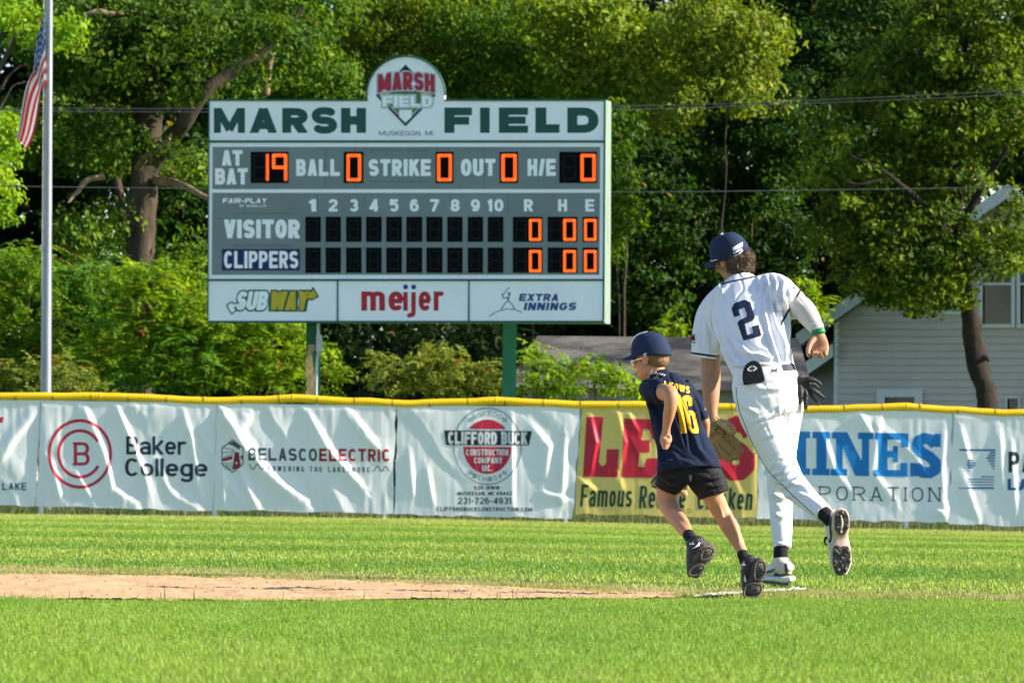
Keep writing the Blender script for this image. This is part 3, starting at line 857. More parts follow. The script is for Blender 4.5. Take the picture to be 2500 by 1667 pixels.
for k, a in enumerate((-.25, 0, .25)):
    sh.append(sdf_mesh(d_line([(541, 1092 + 14 * k), (572, 1098 + 3 * k)], .8), 536, 1080, 580, 1130, .9))
for k in range(3):
    sh.append(sdf_mesh(d_line([(543 + 2 * k + 3 * q, 1131 + 6 * k + 1.8 * math.sin(q * 1.6)) for q in range(9)], .8), 538, 1124, 578, 1152, .9))
print_on('emblem_outline', sh, mp_, ink('dim', (.12, .10, .12)), o, .0035)
print_on('emblem_lighthouse', [sdf_mesh(d_and(d_poly([(573, 1103), (583, 1103), (588, 1140), (567, 1147)]), d_not(d_ell(577, 1130, 2.5, 3))), 560, 1098, 595, 1150, .9), sdf_mesh(d_poly([(542, 1120), (568, 1111), (567, 1121), (545, 1126)]), 538, 1106, 572, 1130, .9), sdf_mesh(d_poly([(588, 1110), (594, 1113), (593, 1120), (588, 1121)]), 584, 1106, 600, 1126, .9)], mp_, ink('maroon', (.30, .015, .04)), o, .005)
print_on('lettering', [put_text('BELASCO', (606, 1092.5, 774, 1123.5), .2, .72, .16, slope=.012), put_text('POWERING THE LAKESHORE', (654, 1137, 903, 1150), .15, .45, .35, slope=.012, h=1.0), sdf_mesh(d_line([(608 + q, 1139 + 6 * math.sin(q * .29 - 1.2)) for q in range(0, 38, 2)], 1.1), 602, 1126, 650, 1152, 1.0), sdf_mesh(d_line([(910 + q, 1144 + 6 * math.sin(q * .31 + 1.2)) for q in range(0, 42, 2)], 1.1), 904, 1132, 956, 1158, 1.0)], mp_, S_, o, .004)
print_on('red_lettering', [put_text('ELECTRIC', (779, 1094.5, 952, 1125.5), .2, .66, .16, slope=.006)], mp_, ink('crimson', (.42, .01, .04)), o, .004)
# 3
o, mp_ = banner('fence_banner', 'white banner with round red emblem behind a black name bar and phone number', (971, 989), (1418, 993), (1398, 1266), (963, 1255), 14,
    [([(1290, 1030), (1340, 1090), (1330, 1180)], 12, .03), ([(1250, 990), (1252, 1250)], 7, .022), ([(1000, 1100), (1010, 1220)], 8, .025), ([(1040, 1130), (1060, 1240)], 8, .02), ([(1380, 1060), (1370, 1240)], 9, .03), ([(1320, 1200), (1390, 1220)], 8, .025)], M_vin, .8)
print_on('emblem_ring', [sdf_mesh(d_ring(1190, 1089, 82.5, 93, 3), 1100, 988, 1280, 1190, 1.1)]
   + [put_text(ch, (1190 + 71 * math.sin(a) - 5, 1089 - 80 * math.cos(a) - 6, 1190 + 71 * math.sin(a) + 5, 1089 - 80 * math.cos(a) + 6), .16, .6, h=1.0) for ch, a in zip('MUSKEGON', np.radians(np.linspace(-36, 36, 8)))]
   + [put_text(ch, (1190 + 71 * math.sin(a) - 5, 1089 + 80 * math.cos(a) - 6, 1190 + 71 * math.sin(a) + 5, 1089 + 80 * math.cos(a) + 6), .16, .6, h=1.0) for ch, a in zip('MICHIGAN', np.radians(np.linspace(-36, 36, 8)))], mp_, ink('pale slate', (.30, .36, .40)), o, .0035)
bar = d_poly([(1084, 1050), (1299, 1052), (1291, 1087), (1089, 1086)])
bar2 = lambda X, Y: bar(X, Y) - 4
disc = d_ell(1190, 1090, 59, 66.5)
t1 = text_sdf
cw = [put_text('CONSTRUCTION', (1138, 1096, 1241, 1112), .22, .6, .1, h=1.0), put_text('COMPANY', (1157, 1116, 1226, 1131), .22, .6, .1, h=1.0), put_text('INC.', (1177, 1135, 1201, 1150), .24, .6, .12, h=1.0)]
print_on('emblem_disc', [sdf_mesh(d_and(disc, d_not(bar2)), 1125, 1018, 1255, 1162, 1.2)], mp_, ink('rose red', (.60, .015, .06)), o, .005)
print_on('name_bar', [sdf_mesh(bar, 1080, 1044, 1304, 1094, 1.2)], mp_, ink('near black', (.008, .02, .03)), o, .005)
print_on('white_lettering', cw + [put_text('CLIFFORD BUCK', (1094, 1053, 1287, 1084), .24, .6, .07, slope=.006)], mp_, ink('white', (.80, .82, .83)), o, .008)
print_on('lettering', [put_text('520 IRWIN', (1157, 1186, 1219, 1194.5), .2, .6, .16, h=.9), put_text('MUSKEGON, MI 49442', (1117, 1199.5, 1250, 1208.5), .2, .6, .16, h=.9), put_text('231-726-4931', (1118, 1214, 1248, 1230), .17, .62, .12, h=1.0), put_text('CLIFFORDBUCKCONSTRUCTION.COM', (1066, 1236.5, 1299, 1246.5), .2, .7, .16, h=.9, slope=.008)], mp_, ink('near black', (.008, .02, .03)), o, .004)
# 4
o, mp_ = banner('fence_banner', 'yellow banner with big red letters over dark green slanted lettering', (1422, 993), (1855, 999), (1847, 1264), (1403, 1254), 15,
    [([(1440, 1010), (1455, 1080), (1440, 1160)], 8, .03), ([(1505, 1000), (1525, 1080), (1510, 1150)], 9, .03), ([(1530, 1000), (1560, 1060)], 8, .02), ([(1405, 1165), (1460, 1200)], 8, .025), ([(1800, 1000), (1850, 1090), (1840, 1230)], 10, .025), ([(1510, 1160), (1520, 1200)], 10, .02)], M_viny, .75)
Ls = d_or(d_poly([(1432, 1017), (1473, 1017), (1462, 1128), (1470, 1139), (1480, 1130), (1481, 1096), (1511, 1096), (1508, 1165), (1423, 1163)]))
def Es(x): return d_poly([(x, 1021), (x + 92, 1024), (x + 92, 1072), (x + 68, 1072), (x + 62, 1050), (x + 47, 1046), (x + 42, 1074), (x + 62, 1074), (x + 62, 1104), (x + 38, 1104), (x + 34, 1138), (x + 48, 1140), (x + 56, 1118), (x + 92, 1118), (x + 92, 1166), (x - 6, 1165)])
s_line = arc(1799, 1056, 38, 34, 12, 270, 18, 2.2) + arc(1797, 1126, 40, 36, 90, -165, 18, 2.2)[1:]
s_line = [(x, 2 * 1094 - y - 3) if False else (x, y) for x, y in s_line]
def Sx(X, Y): return seg_poly(X, -Y, [(x, -yy) for x, yy in [(1832, 1062), (1822, 1042), (1799, 1034), (1776, 1044), (1771, 1064), (1783, 1084), (1808, 1100), (1824, 1118), (1824, 1138), (1808, 1153), (1788, 1154), (1770, 1142), (1764, 1118)]], 19)
print_on('red_lettering', [sdf_mesh(Ls, 1415, 1010, 1520, 1172, 1.3), sdf_mesh(Es(1524), 1512, 1012, 1622, 1172, 1.3), sdf_mesh(Es(1637), 1626, 1012, 1736, 1172, 1.3), sdf_mesh(Sx, 1738, 1008, 1852, 1182, 1.3)], mp_, ink('crimson bright', (.60, .012, .045)), o, .004)
print_on('lettering', [put_text('Famous', (1416, 1182, 1546, 1236), .13, .36, .09, .74, shear=.08, slope=.01), put_text('Recipe', (1559, 1185, 1677, 1240), .13, .36, .09, .74, shear=.08, slope=.01), put_text('Chicken', (1701, 1189, 1840, 1243), .13, .36, .09, .74, shear=.08, slope=.01), sdf_mesh(d_ring(1683, 1246, 4.5, 5, 1.2), 1676, 1238, 1690, 1254, .8)], mp_, ink('dark green', (.008, .05, .035)), o, .004)
# 5
o, mp_ = banner('fence_banner', 'white banner with tall bright blue slab letters over thin grey lettering', (1857, 999), (2326, 1004), (2317, 1276), (1848, 1265), 16,
    [([(2100, 1010), (2130, 1060)], 9, .03), ([(2150, 1005), (2130, 1150), (2190, 1230)], 11, .025), ([(2310, 1040), (2300, 1150), (2312, 1270)], 9, .03), ([(2000, 1040), (2040, 1150), (2080, 1200)], 9, .022), ([(2280, 1240), (2316, 1262)], 9, .03)], M_vin, .75)
BL_ = ink('bright blue', (.0, .22, .62))
def sl(x): return (x - 1880) * .0175
def Hs(bx):
    fs = [d_box(*b) for b in bx]
    g = d_or(*fs)
    return lambda X, Y: g(X, Y - sl(X))
y0, y1 = 1051.5, 1157.5
blue = []
def slab_I(x): return [(x, y0, x + 43, y0 + 16), (x, y1 - 16, x + 43, y1), (x + 10, y0, x + 35, y1)]
blue.append(sdf_mesh(Hs([(1870, y0, 1914, y0 + 16), (1870, y1 - 16, 1914, y1), (1880, y0, 1904, y1), (1936, y0, 1978, y0 + 16), (1936, y1 - 16, 1978, y1), (1944, y0, 1968, y1), (1900, 1096, 1948, 1113)]), 1866, 1044, 1984, 1170, 1.3))
blue.append(sdf_mesh(Hs(slab_I(1983)), 1980, 1044, 2030, 1170, 1.3))
Nd = d_poly([(2034, y0), (2069, y0), (2107, 1128), (2118, y1), (2088, y1), (2053, 1078)])
Nb = Hs([(2031, y0, 2062, y0 + 16), (2041, y0, 2057, y1), (2028, y1 - 16, 2068, y1), (2095, y0, 2133, y0 + 16), (2104, y0, 2122, y1)])
blue.append(sdf_mesh(lambda X, Y: np.minimum(Nb(X, Y), Nd(X, Y - sl(X))), 2024, 1044, 2138, 1170, 1.3))
blue.append(sdf_mesh(Hs([(2136, y0, 2218, y0 + 16), (2133, y1 - 16, 2216, y1), (2144, y0, 2167, y1), (2200, y0, 2218, y0 + 34), (2198, y1 - 34, 2216, y1), (2160, 1095, 2192, 1111), (2180, 1083, 2192, 1123)]), 2128, 1044, 2224, 1172, 1.3))
Sb = Hs([(2281, y0, 2297, y0 + 32), (2222, y1 - 34, 2240, y1 - 1)])
def S2(X, Y):
    g = seg_poly(X, Y - sl(X), [(2284, 1078), (2272, 1066), (2256, 1063), (2242, 1070), (2239, 1084), (2250, 1097), (2270, 1108), (2284, 1122), (2284, 1138), (2270, 1147), (2252, 1146), (2236, 1132)], 13.5)
    return np.minimum(g, Sb(X, Y))
blue.append(sdf_mesh(S2, 2218, 1044, 2302, 1174, 1.3))
print_on('blue_lettering', blue, mp_, BL_, o, .004)
print_on('grey_lettering', [put_text('CORPORATION', (1874, 1184.5, 2296, 1219), .1, .78, .36, slab=.13, slope=.0125, h=1.0)], mp_, ink('grey slate', (.06, .09, .11)), o, .004)
# 6
o, mp_ = banner('fence_banner', 'white banner at the right edge of the picture with a striped blue square emblem', (2327, 1004), (2760, 1011), (2755, 1294), (2318, 1278), 17,
    [([(2345, 1040), (2370, 1140)], 8, .025), ([(2440, 1040), (2450, 1200)], 9, .025), ([(2350, 1150), (2390, 1270)], 9, .02), ([(2470, 1080), (2480, 1250)], 8, .025)], M_vin, .9)
st = [d_box(2342, 1095.5, 2430, 1100)]
for k in range(14):
    y = 1102 + k * 6.6; h_ = 4.2 - .16 * k
    xl = 2408 + 4 * abs(k - 2) if k < 9 else 2396 - (k - 9) * 10
    if k >= 10: xl = 2361
    st.append(d_box(xl, y, 2430 - k * .3, y + h_))
for k in range(4): st.append(d_box(2361 + (2 if k in (0, 3) else 0), 1121 + k * 5.8, 2382 - (5 if k in (0, 3) else 0), 1124.6 + k * 5.8))
st.append(d_box(2340, 1190.5, 2428, 1192.5))
print_on('striped_emblem', [sdf_mesh(lambda X, Y: d_or(*st)(X, Y - (X - 2342) * .01), 2334, 1088, 2436, 1202, 1.0)], mp_, ink('royal blue', (.02, .12, .36)), o, .004)
print_on('lettering', [put_text('PA', (2462, 1102, 2522, 1153), .2, .6, .14)], mp_, ink('near black', (.008, .02, .03)), o, .004)
print_on('blue_lettering', [put_text('LA', (2460, 1168, 2510, 1196), .22, .6, .14)], mp_, ink('royal blue', (.02, .12, .36)), o, .004)
# ------------------------------------------------------------------ scoreboard
def Yb(px): return 1.0 / (1 / 88.3 + (1 / 86.6 - 1 / 88.3) * (np.asarray(px, float) - 506) / 980.0)
def BW(px, py, off): return Pn(px, py, Yb(px) - off)
def Bp(px, py, off=0): return Vector(BW(np.array([px]), np.array([py]), off)[0])
board = empty('scoreboard', P(1000, 1262, 87.5), 'large green and white electronic scoreboard on two green posts behind the fence', 'scoreboard')
M_bw = mat('board white enamel', (.90, .92, .925), .7, var=.04, scale=2, spec=.2)
M_bg = mat('board grey green', (.20, .245, .245), .75, var=.10, scale=1.2, spec=.15)
M_gr = mat('board green trim', (.012, .09, .075), .45, var=.1, scale=6)
M_gpost = mat('green post paint', (.006, .10, .05), .45, var=.15, scale=4)
M_rust = mat('peeled tan paint', (.42, .31, .14), .8, var=.25, scale=12)
M_blk = mat('digit window black', (.004, .005, .006), .8, var=.1, scale=30, spec=.04)
M_seg = mat('unlit segment', (.011, .012, .013), .8, spec=.05)
M_led = emit_mat('orange led', (1.0, .13, .004), 1.0)
M_ledd = emit_mat('orange led glow', (1.0, .06, .0), .30)
M_txt = mat('board white lettering', (.93, .95, .955), .6, var=.03)
M_gtx = mat('board green lettering', (.004, .075, .06), .4, var=.05)
M_side = mat('board side panel', (.20, .265, .21), .4, var=.06, scale=3)
def bquad(x0, y0, x1, y1, off): return [Bp(x0, y1, off), Bp(x1, y1, off), Bp(x1, y0, off), Bp(x0, y0, off)]
def bbox_(mb, x0, y0, x1, y1, off, th, m=0, dx=0.0):
    """plate standing `off` proud of the cabinet; dx slants the lower edge"""
    q = [Bp(x0 + dx, y1, off), Bp(x1 + dx, y1, off), Bp(x1, y0, off), Bp(x0, y0, off)]
    n = Vector((-.21, -.977, 0)) * -th
    b = [p + n for p in q]
    return mb.add([tuple(p) for p in q + b], [(0,1,2,3),(7,6,5,4),(1,0,4,5),(2,1,5,6),(3,2,6,7),(0,3,7,4)], m)
def bx_(x, y): return x - (y - 244) * .0067          # the board's upright lines lean with the roll
# cabinet with its depth
mb = MB(); q = [Bp(507, 786, 0), Bp(1476, 789, 0), Bp(1478.5, 244, 0), Bp(510, 245, 0)]
back = [p + Vector((.21 * .45, .977 * .45, 0)) for p in q]
mb.add([tuple(p) for p in q + back], [(0,1,2,3),(7,6,5,4),(1,0,4,5),(2,1,5,6),(3,2,6,7),(0,3,7,4)], 0)
mb.build('cabinet', M_side, board)
mb = MB(); bbox_(mb, 510, 244, 1478, 347, .03, .028)
mb.build('header_panel', M_bw, board)
# arch
ar = [Bp(897, 244, .034), Bp(897, 236, .034)] + [Bp(991 - 94 * math.cos(a), 233 - 93 * math.sin(a), .034) for a in np.linspace(0, PI, 36)] + [Bp(1085, 236, .034), Bp(1085, 244, .034)]
MB().prism(ar, (.02, .10, 0)).build('arch_panel', M_bw, board)
ed = [Bp(896 if k == 0 else 991 - 96 * math.cos(a), 233 - 95 * math.sin(a), .02) for k, a in enumerate(np.linspace(0, PI, 36))]
V, F = tube_raw(ed, [.014] * 36, [.05] * 36, 8); mesh_np('arch_rim', V, F, M_gr, board, True)
mb = MB()
bbox_(mb, 509, 242.5, 897, 247, .05, .03); bbox_(mb, 1085, 242.5, 1479, 247, .05, .03)
bbox_(mb, 509, 343, 1478, 348.5, .05, .03); bbox_(mb, 507, 681, 1475, 686, .05, .03)
bbox_(mb, 506, 783, 1475, 787.5, .05, .03); bbox_(mb, 1474.5, 247, 1478.5, 782, .048, .03, 0, -3.5); bbox_(mb, 508.5, 247, 511, 782, .048, .03, 0, -3)
bbox_(mb, 822.5, 686, 825.5, 783, .047, .03); bbox_(mb, 1143, 686, 1146, 783, .047, .03)
mb.build('trim', M_gr, board)
mb = MB(); bbox_(mb, 511, 348, 1475, 681, .03, .028, 0, -2.5); mb.build('score_frame', M_bw, board)
mb = MB()
bbox_(mb, 519.5, 359, 1465, 462, .036, .006, 0, -.8); bbox_(mb, 518.5, 471, 1464.5, 671, .036, .006, 0, -1.5)
mb.build('score_panel', M_bg, board)
for a, b in ((507.5, 822.5), (825.5, 1143), (1146, 1474.5)):
    mb = MB(); bbox_(mb, a, 686, b, 783, .032, .03, 0, -.7); mb.build('sponsor_panel', M_bw, board)
mb = MB()
for (x, y0_, y1_) in ((794, 360, 461), (1182, 360, 461), (866, 360, 461), (775, 472, 528), (1240, 472, 530), (892, 472, 500), (1100, 472, 500)): bbox_(mb, x, y0_, x + .8, y1_, .038, .004)
for (x0_, x1_, y_) in ((904, 1046, 367), (904, 1046, 443), (570, 714, 521), (570, 714, 601), (530, 560, 534), (570, 705, 597)): bbox_(mb, x0_, y_, x1_, y_ + 1, .038, .004)
mb.build('panel_seams', M_gr, board)
def BT(name, sh, m, off=.0325):
    for g in ([[q] for q in sh] if name in ('caption_lettering', 'inning_lettering') else [sh]): print_on(name, g, BW, m, board, off)
BT('green_lettering', [put_text('M', (522, 264, 598, 325), .31, 1.0), put_text('A', (609, 264, 677, 325), .30, 1.0), put_text('R', (689, 264, 751, 325), .30, .85), put_text('S', (761, 262, 823, 327), .28, .85), put_text('H', (832.5, 264, 893.5, 325), .34, .9),
    put_text('F', (1085, 263, 1152, 325), .31, .85), put_text('I', (1172, 263, 1195.5, 325), .4), put_text('E', (1218, 263, 1289, 325), .29, .85), put_text('L', (1307, 263, 1366, 325), .34, .75), put_text('D', (1385, 263, 1461, 325), .32, 1.0)], M_gtx, .0325)
# emblem on the arch
NV = mat('emblem navy', (.015, .05, .13), .4); RD = mat('emblem red', (.42, .02, .05), .4); GN = mat('emblem field green', (.07, .17, .05), .4); TN = mat('emblem tan', (.50, .42, .22), .4); GY = mat('emblem pale outline', (.50, .55, .58), .4)
dia = d_poly([(990, 158), (1064, 234), (990, 309), (917, 234)]); dia_in = d_poly([(990, 168), (1056, 234), (990, 300), (925, 234)])
BT('emblem_diamond', [sdf_mesh(d_and(dia, d_not(dia_in)), 912, 152, 1070, 314, 1.0), sdf_mesh(d_and(dia, lambda X, Y: Y - 176), 960, 152, 1020, 180, 1.0)], NV, .0352)
BT('emblem_base_paths', [sdf_mesh(d_and(dia_in, d_not(d_poly([(990, 190), (1044, 244), (990, 292), (936, 244)])), lambda X, Y: 224 - Y), 920, 220, 1062, 304, 1.0)], TN, .0358)
BT('emblem_grass', [sdf_mesh(d_and(d_poly([(990, 190), (1044, 244), (990, 292), (936, 244)]), lambda X, Y: 222 - Y, d_not(d_box(974, 268, 1006, 300))), 930, 218, 1050, 298, 1.0)], GN, .0358)
BT('emblem_home_plate', [sdf_mesh(d_poly([(975, 270), (1005, 270), (1005, 286), (990, 300), (975, 286)]), 970, 266, 1010, 304, 1.0)], M_txt, .0364)
arch_w = lambda X: -9 * np.cos((X - 991) / 70 * 1.35)
BT('emblem_lettering_outline', [put_text('MARSH', (922, 185, 1061, 229), .22, .55, .05, warp=arch_w, grow=3.2), put_text('FIELD', (934, 234, 1055, 262), .22, .6, .08, grow=3.4)], GY, .0372)
BT('emblem_red_lettering', [put_text('MARSH', (922, 185, 1061, 229), .24, .55, .05, warp=arch_w)], RD, .0392)
BT('emblem_white_lettering', [put_text('FIELD', (934, 235, 1055, 261), .22, .6, .08)], M_txt, .0392)
BT('town_lettering', [put_text('MUSKEGON, MI', (925, 320, 1056, 331.5), .13, .85, .18, h=.9)], mat('grey lettering', (.12, .14, .15), .5), .0362)
# captions
BT('caption_lettering', [put_text('AT', (541, 367, 592, 405), .24, .6, .04), put_text('BAT', (525, 411, 605, 451), .24, .6, .06), put_text('BALL', (723, 389, 830, 430), .24, .6, .1), put_text('STRIKE', (900, 389, 1052, 430), .24, .6, .09), put_text('OUT', (1125, 388, 1210, 430), .24, .6, .08), put_text('H/E', (1288, 388, 1357, 430), .24, .6, .06),
    put_text('FAIR-PLAY', (543, 484, 652, 496.5), .24, .85, .1, shear=.12, h=1.0), put_text('BY TRANS-LUX', (585, 500, 650, 506), .2, .8, .15, h=.8), put_text('VISITOR', (547, 536, 732, 582), .25, .6, .07)], M_txt, .042)
nums = [('1', 764), ('2', 813.5), ('3', 863.7), ('4', 912.5), ('5', 962), ('6', 1011.5), ('7', 1061), ('8', 1111), ('9', 1160.5), ('10', 1210), ('R', 1290), ('H', 1373.5), ('E', 1440)]
BT('inning_lettering', [put_text(s, (x - (9 if s == '1' else 19 if s == '10' else 11), 486.5, x + (9 if s == '1' else 19 if s == '10' else 11), 516.5), .22, .62, .12, slab=.1 if s in '1RHE' else 0) for s, x in nums], M_txt, .0380)
mb = MB(); bbox_(mb, 542, 608, 732, 660, .046, .01, 0, -.5); mb.build('home_team_plate', mat('home plate navy', (.006, .012, .11), .4), board)
BT('home_team_lettering', [put_text('CLIPPERS', (547, 613, 728, 655), .2, .56, .09)], M_txt, .0480)
SEG = {'a': (0, 0, 1, 0), 'b': (1, 0, 1, .5), 'c': (1, .5, 1, 1), 'd': (0, 1, 1, 1), 'e': (0, .5, 0, 1), 'f': (0, 0, 0, .5), 'g': (0, .5, 1, .5)}
DIG = {'0': 'abcdef', '1': 'bc', '9': 'abcfg', '8': 'abcdefg'}
def window(x0, y0, x1, y1, digs):
    mb = MB(); bbox_(mb, x0, y0, x1, y1, .044, .012); w = mb.build('digit_window', M_blk, board)
    for ch, a, b, c, d in digs:
        lit = ch != ' '
        on = DIG[ch] if lit else 'abcdefg'
        th = (c - a) * (.11 if lit else .09)
        sh = []; dots = []
        for k in on:
            u0, v0, u1, v1 = SEG[k]
            A = (a + th + (c - a - 2 * th) * u0, b + th + (d - b - 2 * th) * v0); B = (a + th + (c - a - 2 * th) * u1, b + th + (d - b - 2 * th) * v1)
            sh.append(d_line([A, B], th, False))
            n = max(2, int(round(math.dist(A, B) / 4.2)))
            for i in range(n + 1):
                p = (A[0] + (B[0] - A[0]) * i / n, A[1] + (B[1] - A[1]) * i / n)
                nx, ny = (B[1] - A[1]) / math.dist(A, B), -(B[0] - A[0]) / math.dist(A, B)
                for s in (-.5, .5): dots.append((p[0] + nx * th * s * 1.0, p[1] + ny * th * s * 1.0))
        g = print_on('digit' if lit else 'blank_digit', [sdf_mesh(d_or(*sh), a - 2, b - 2, c + 2, d + 2, 1.3 if lit else 2.0)], BW, M_ledd if lit else M_seg, board, .048)
        if lit:
            V = []; F = []
            for p in dots:
                k = len(V)
                V += [(p[0] + 1.45 * math.cos(t), p[1] + 1.45 * math.sin(t)) for t in np.arange(6) * PI / 3]; F.append(list(range(k, k + 6)))
            V = np.array(V); mesh_np('led_dots', BW(V[:, 0], V[:, 1], .054), F, M_led, g)
window(612, 371, 704, 447, [(' ', 617, 376, 652, 442), ('1', 622, 375.5, 656.5, 442.5), ('9', 664, 375.5, 701.5, 442.5)])
window(839, 371, 886.5, 447, [('0', 846, 376, 882, 443)]); window(1063.7, 371, 1106.5, 447, [('0', 1067, 376, 1103.5, 443)])
window(1220, 371, 1264.5, 447, [('0', 1224, 376, 1261.5, 443)]); window(1365.5, 371, 1456.5, 447, [(' ', 1373, 378, 1407, 441), ('0', 1417, 376, 1454.5, 443)])
wx = [(745.5, 783), (795, 832), (845, 882.5), (893.6, 931.5), (943, 981), (992, 1030.6), (1041, 1080), (1092, 1129), (1142, 1179), (1190.7, 1228.6)]
for (yA, yB, dd) in ((529.5, 590.5, 0), (604.5, 666, 1)):
    for a, b in wx: window(a, yA, b, yB, [(' ', a + 6, yA + 6, b - 6, yB - 6)])
    z0, z1 = (534.7, 588) if dd == 0 else (610.5, 664.5)
    window(1252, yA, 1324, yB, [(' ', 1258, z0, 1286, z1), ('0', 1291.5, z0, 1321.5, z1)]); window(1337, yA, 1409, yB, [(' ', 1343, z0, 1371, z1), ('0', 1375, z0, 1406, z1)])
    window(1422.5, yA, 1459, yB, [('0', 1426, z0, 1456.5, z1)])
# sponsor panels
gS = mat('sign deep green', (.005, .09, .05), .4); yS = mat('sign yellow', (.55, .42, .02), .4)
def arrowL(): return d_or(d_poly([(554, 745), (566, 737), (570, 742), (592, 737), (592, 746), (572, 751), (577, 758), (565, 766), (556, 750)]))
def arrowR(): return d_poly([(744, 722), (752, 714), (762, 711), (764, 703), (776, 724), (760, 732), (758, 727), (748, 731)])
o1 = put_text('SUB', (574, 711, 658, 757), .28, .6, .03, shear=.18, grow=4.0); o2 = put_text('WAY', (655, 711, 760, 757), .28, .62, .0, shear=.16, grow=4.0)
BT('sponsor_emblem_outline', [o1, o2, sdf_mesh(lambda X, Y: arrowL()(X, Y) - 2, 546, 730, 600, 772, 1.0), sdf_mesh(lambda X, Y: arrowR()(X, Y) - 2.5, 736, 696, 784, 742, 1.0)], gS, .0340)
BT('sponsor_white_lettering', [put_text('SUB', (574, 711, 658, 757), .26, .6, .03, shear=.18), sdf_mesh(lambda X, Y: arrowL()(X, Y) + 1.2, 546, 730, 600, 772, 1.0)], M_txt, .0365)
BT('sponsor_yellow_lettering', [put_text('WAY', (657, 711, 757, 757), .27, .62, .0, shear=.16), sdf_mesh(lambda X, Y: arrowR()(X, Y) + .8, 736, 696, 784, 742, 1.0)], yS, .0365)
BT('sponsor_red_lettering', [put_text('me', (882, 693, 985, 758.5), .17, .48, .1, .72), sdf_mesh(d_box(984.5, 713, 995.5, 758.5), 980, 708, 1000, 764, 1.2), sdf_mesh(d_or(d_box(1004, 713, 1015, 762), d_line([(1009.5, 760), (1008, 768), (999, 770)], 5.5)), 990, 708, 1020, 782, 1.2), put_text('er', (1022, 693, 1089, 758.5), .17, .48, .1, .72)], mat('sign red', (.46, .012, .03), .4), .0340)
BT('sponsor_blue_dots', [sdf_mesh(d_ell(990, 700.5, 6.2, 6.2), 982, 692, 998, 709, 1.0), sdf_mesh(d_ell(1010, 700.5, 6.2, 6.2), 1002, 692, 1018, 709, 1.0)], mat('sign blue', (.01, .05, .25), .4), .0340)
nb = mat('sign navy', (.02, .06, .22), .4)
BT('sponsor_navy_lettering', [put_text('EXTRA', (1266, 717, 1366, 735), .26, .8, .12, shear=.2, slab=.1, h=1.0), put_text('INNINGS', (1278, 738.5, 1409, 757.5), .26, .75, .12, shear=.2, slab=.1, h=1.0)], nb, .0340)
BT('sponsor_batter_emblem', [sdf_mesh(d_or(d_line([(1195, 772), (1212, 761), (1235, 754), (1258, 756), (1274, 763)], 1.2), d_line([(1224, 754), (1232, 742), (1241, 734), (1250, 742), (1256, 754)], 1.4), d_line([(1241, 734), (1236, 726), (1228, 728), (1226, 718)], 1.3), d_line([(1226, 722), (1242, 702)], 1.3), d_ell(1243, 717, 3.6, 4.2), d_line([(1243, 722), (1240, 732)], 2)), 1188, 696, 1280, 778, .9)], mat('sign slate', (.12, .18, .30), .4), .0340)
# maker's strip on the right flank
mb = MB()
for k in range(10):
    p = Bp(1477, 484 + k * 11.5, 0) + Vector((.05, .2, 0)); mb.box((p.x, p.y, p.z - .025), (p.x + .012, p.y + .06, p.z + .03))
mb.build('side_letter_strip', M_txt, board)
# posts
for (a, b, y1_) in ((748, 783, 1262), (1228, 1262, 1272)):
    w0 = P(a, 780, 88.15); w1 = P(b, 780, 88.15); w2 = P(a - 3, y1_, 88.15)
    mb = MB(); zt = w0.z + .3; zb = -.05; x0, x1 = w0.x, w1.x; y0_ = 88.15; wd = .20
    lean = w2.x - w0.x
    for (xa, xb, ya, yb) in ((x0, x1, y0_, y0_ + .014), (x0, x1, y0_ + wd, y0_ + wd + .014), ((x0 + x1) / 2 - .01, (x0 + x1) / 2 + .01, y0_ + .014, y0_ + wd)):
        mb.hexa([(xa, ya, zb), (xb, ya, zb), (xb, yb, zb), (xa, yb, zb), (xa, ya, zt), (xb, ya, zt), (xb, yb, zt), (xa, yb, zt)])
    ps = mb.build('support_post', M_gpost, board)
    if a == 748:
        fr = d_poly([(747, 842), (757, 838), (769, 842), (768, 856), (762, 862), (764, 900), (769, 930), (766, 975), (746, 975), (747, 880), (751, 862)])
        print_on('peeling_paint', [sdf_mesh(lambda X, Y: fr(X, Y) + 3 * vnoise(np.stack([X * .12, Y * .12, X * 0], -1)), 740, 830, 776, 985, 1.2)], lambda x, y, o_: Pn(x, y, 88.15 - o_), M_rust, ps, .004)
        pts = [P(776, 780, 88.02), P(777, 820, 88.02), P(779, 850, 88.0), P(774, 885, 88.02), P(772, 930, 88.02), P(772, 990, 88.02)]
        V, F = tube_raw(catmull(pts, 5), [.022] * 26, [.022] * 26, 10); mesh_np('conduit', V, F, M_galv, board, True)
        mb = MB(); p = P(779, 840, 87.97); mb.box((p.x - .045, p.y - .04, p.z - .12), (p.x + .045, p.y + .05, p.z + .14)); mb.build('junction_box', M_galv, board)

# ------------------------------------------------------------------ flagpole, flag, wires
p0 = P(110.5, 1262, 86.0); p1 = P(121.5, -120, 86.0)
pole = empty('flagpole', p0, 'tapered grey metal flagpole standing behind the fence', 'flagpole')
n = 20
pts = [p0 + (p1 - p0) * (i / (n - 1)) for i in range(n)]
rr = np.linspace(.086, .047, n)
V, F = tube_raw(pts, rr, rr, 20); mesh_np('shaft', V, F, mat('brushed aluminium', (.27, .29, .32), .45, .6, var=.14, scale=3, stretch=(3, 3, .6), bump=.05), pole, True)
V, F = tube_raw([p + Vector((-.075, -.06, 0)) for p in pts], [.005] * n, [.005] * n, 6); mesh_np('halyard', V, F, mat('rope', (.5, .48, .44), .9), pole)
mb = MB()
for q in (3, 9):
    p = pts[q]; mb.box((p.x - .11, p.y - .07, p.z - .03), (p.x - .05, p.y + .03, p.z + .05))
mb.build('cleat', M_galv, pole)
nu, nv = 60, 52
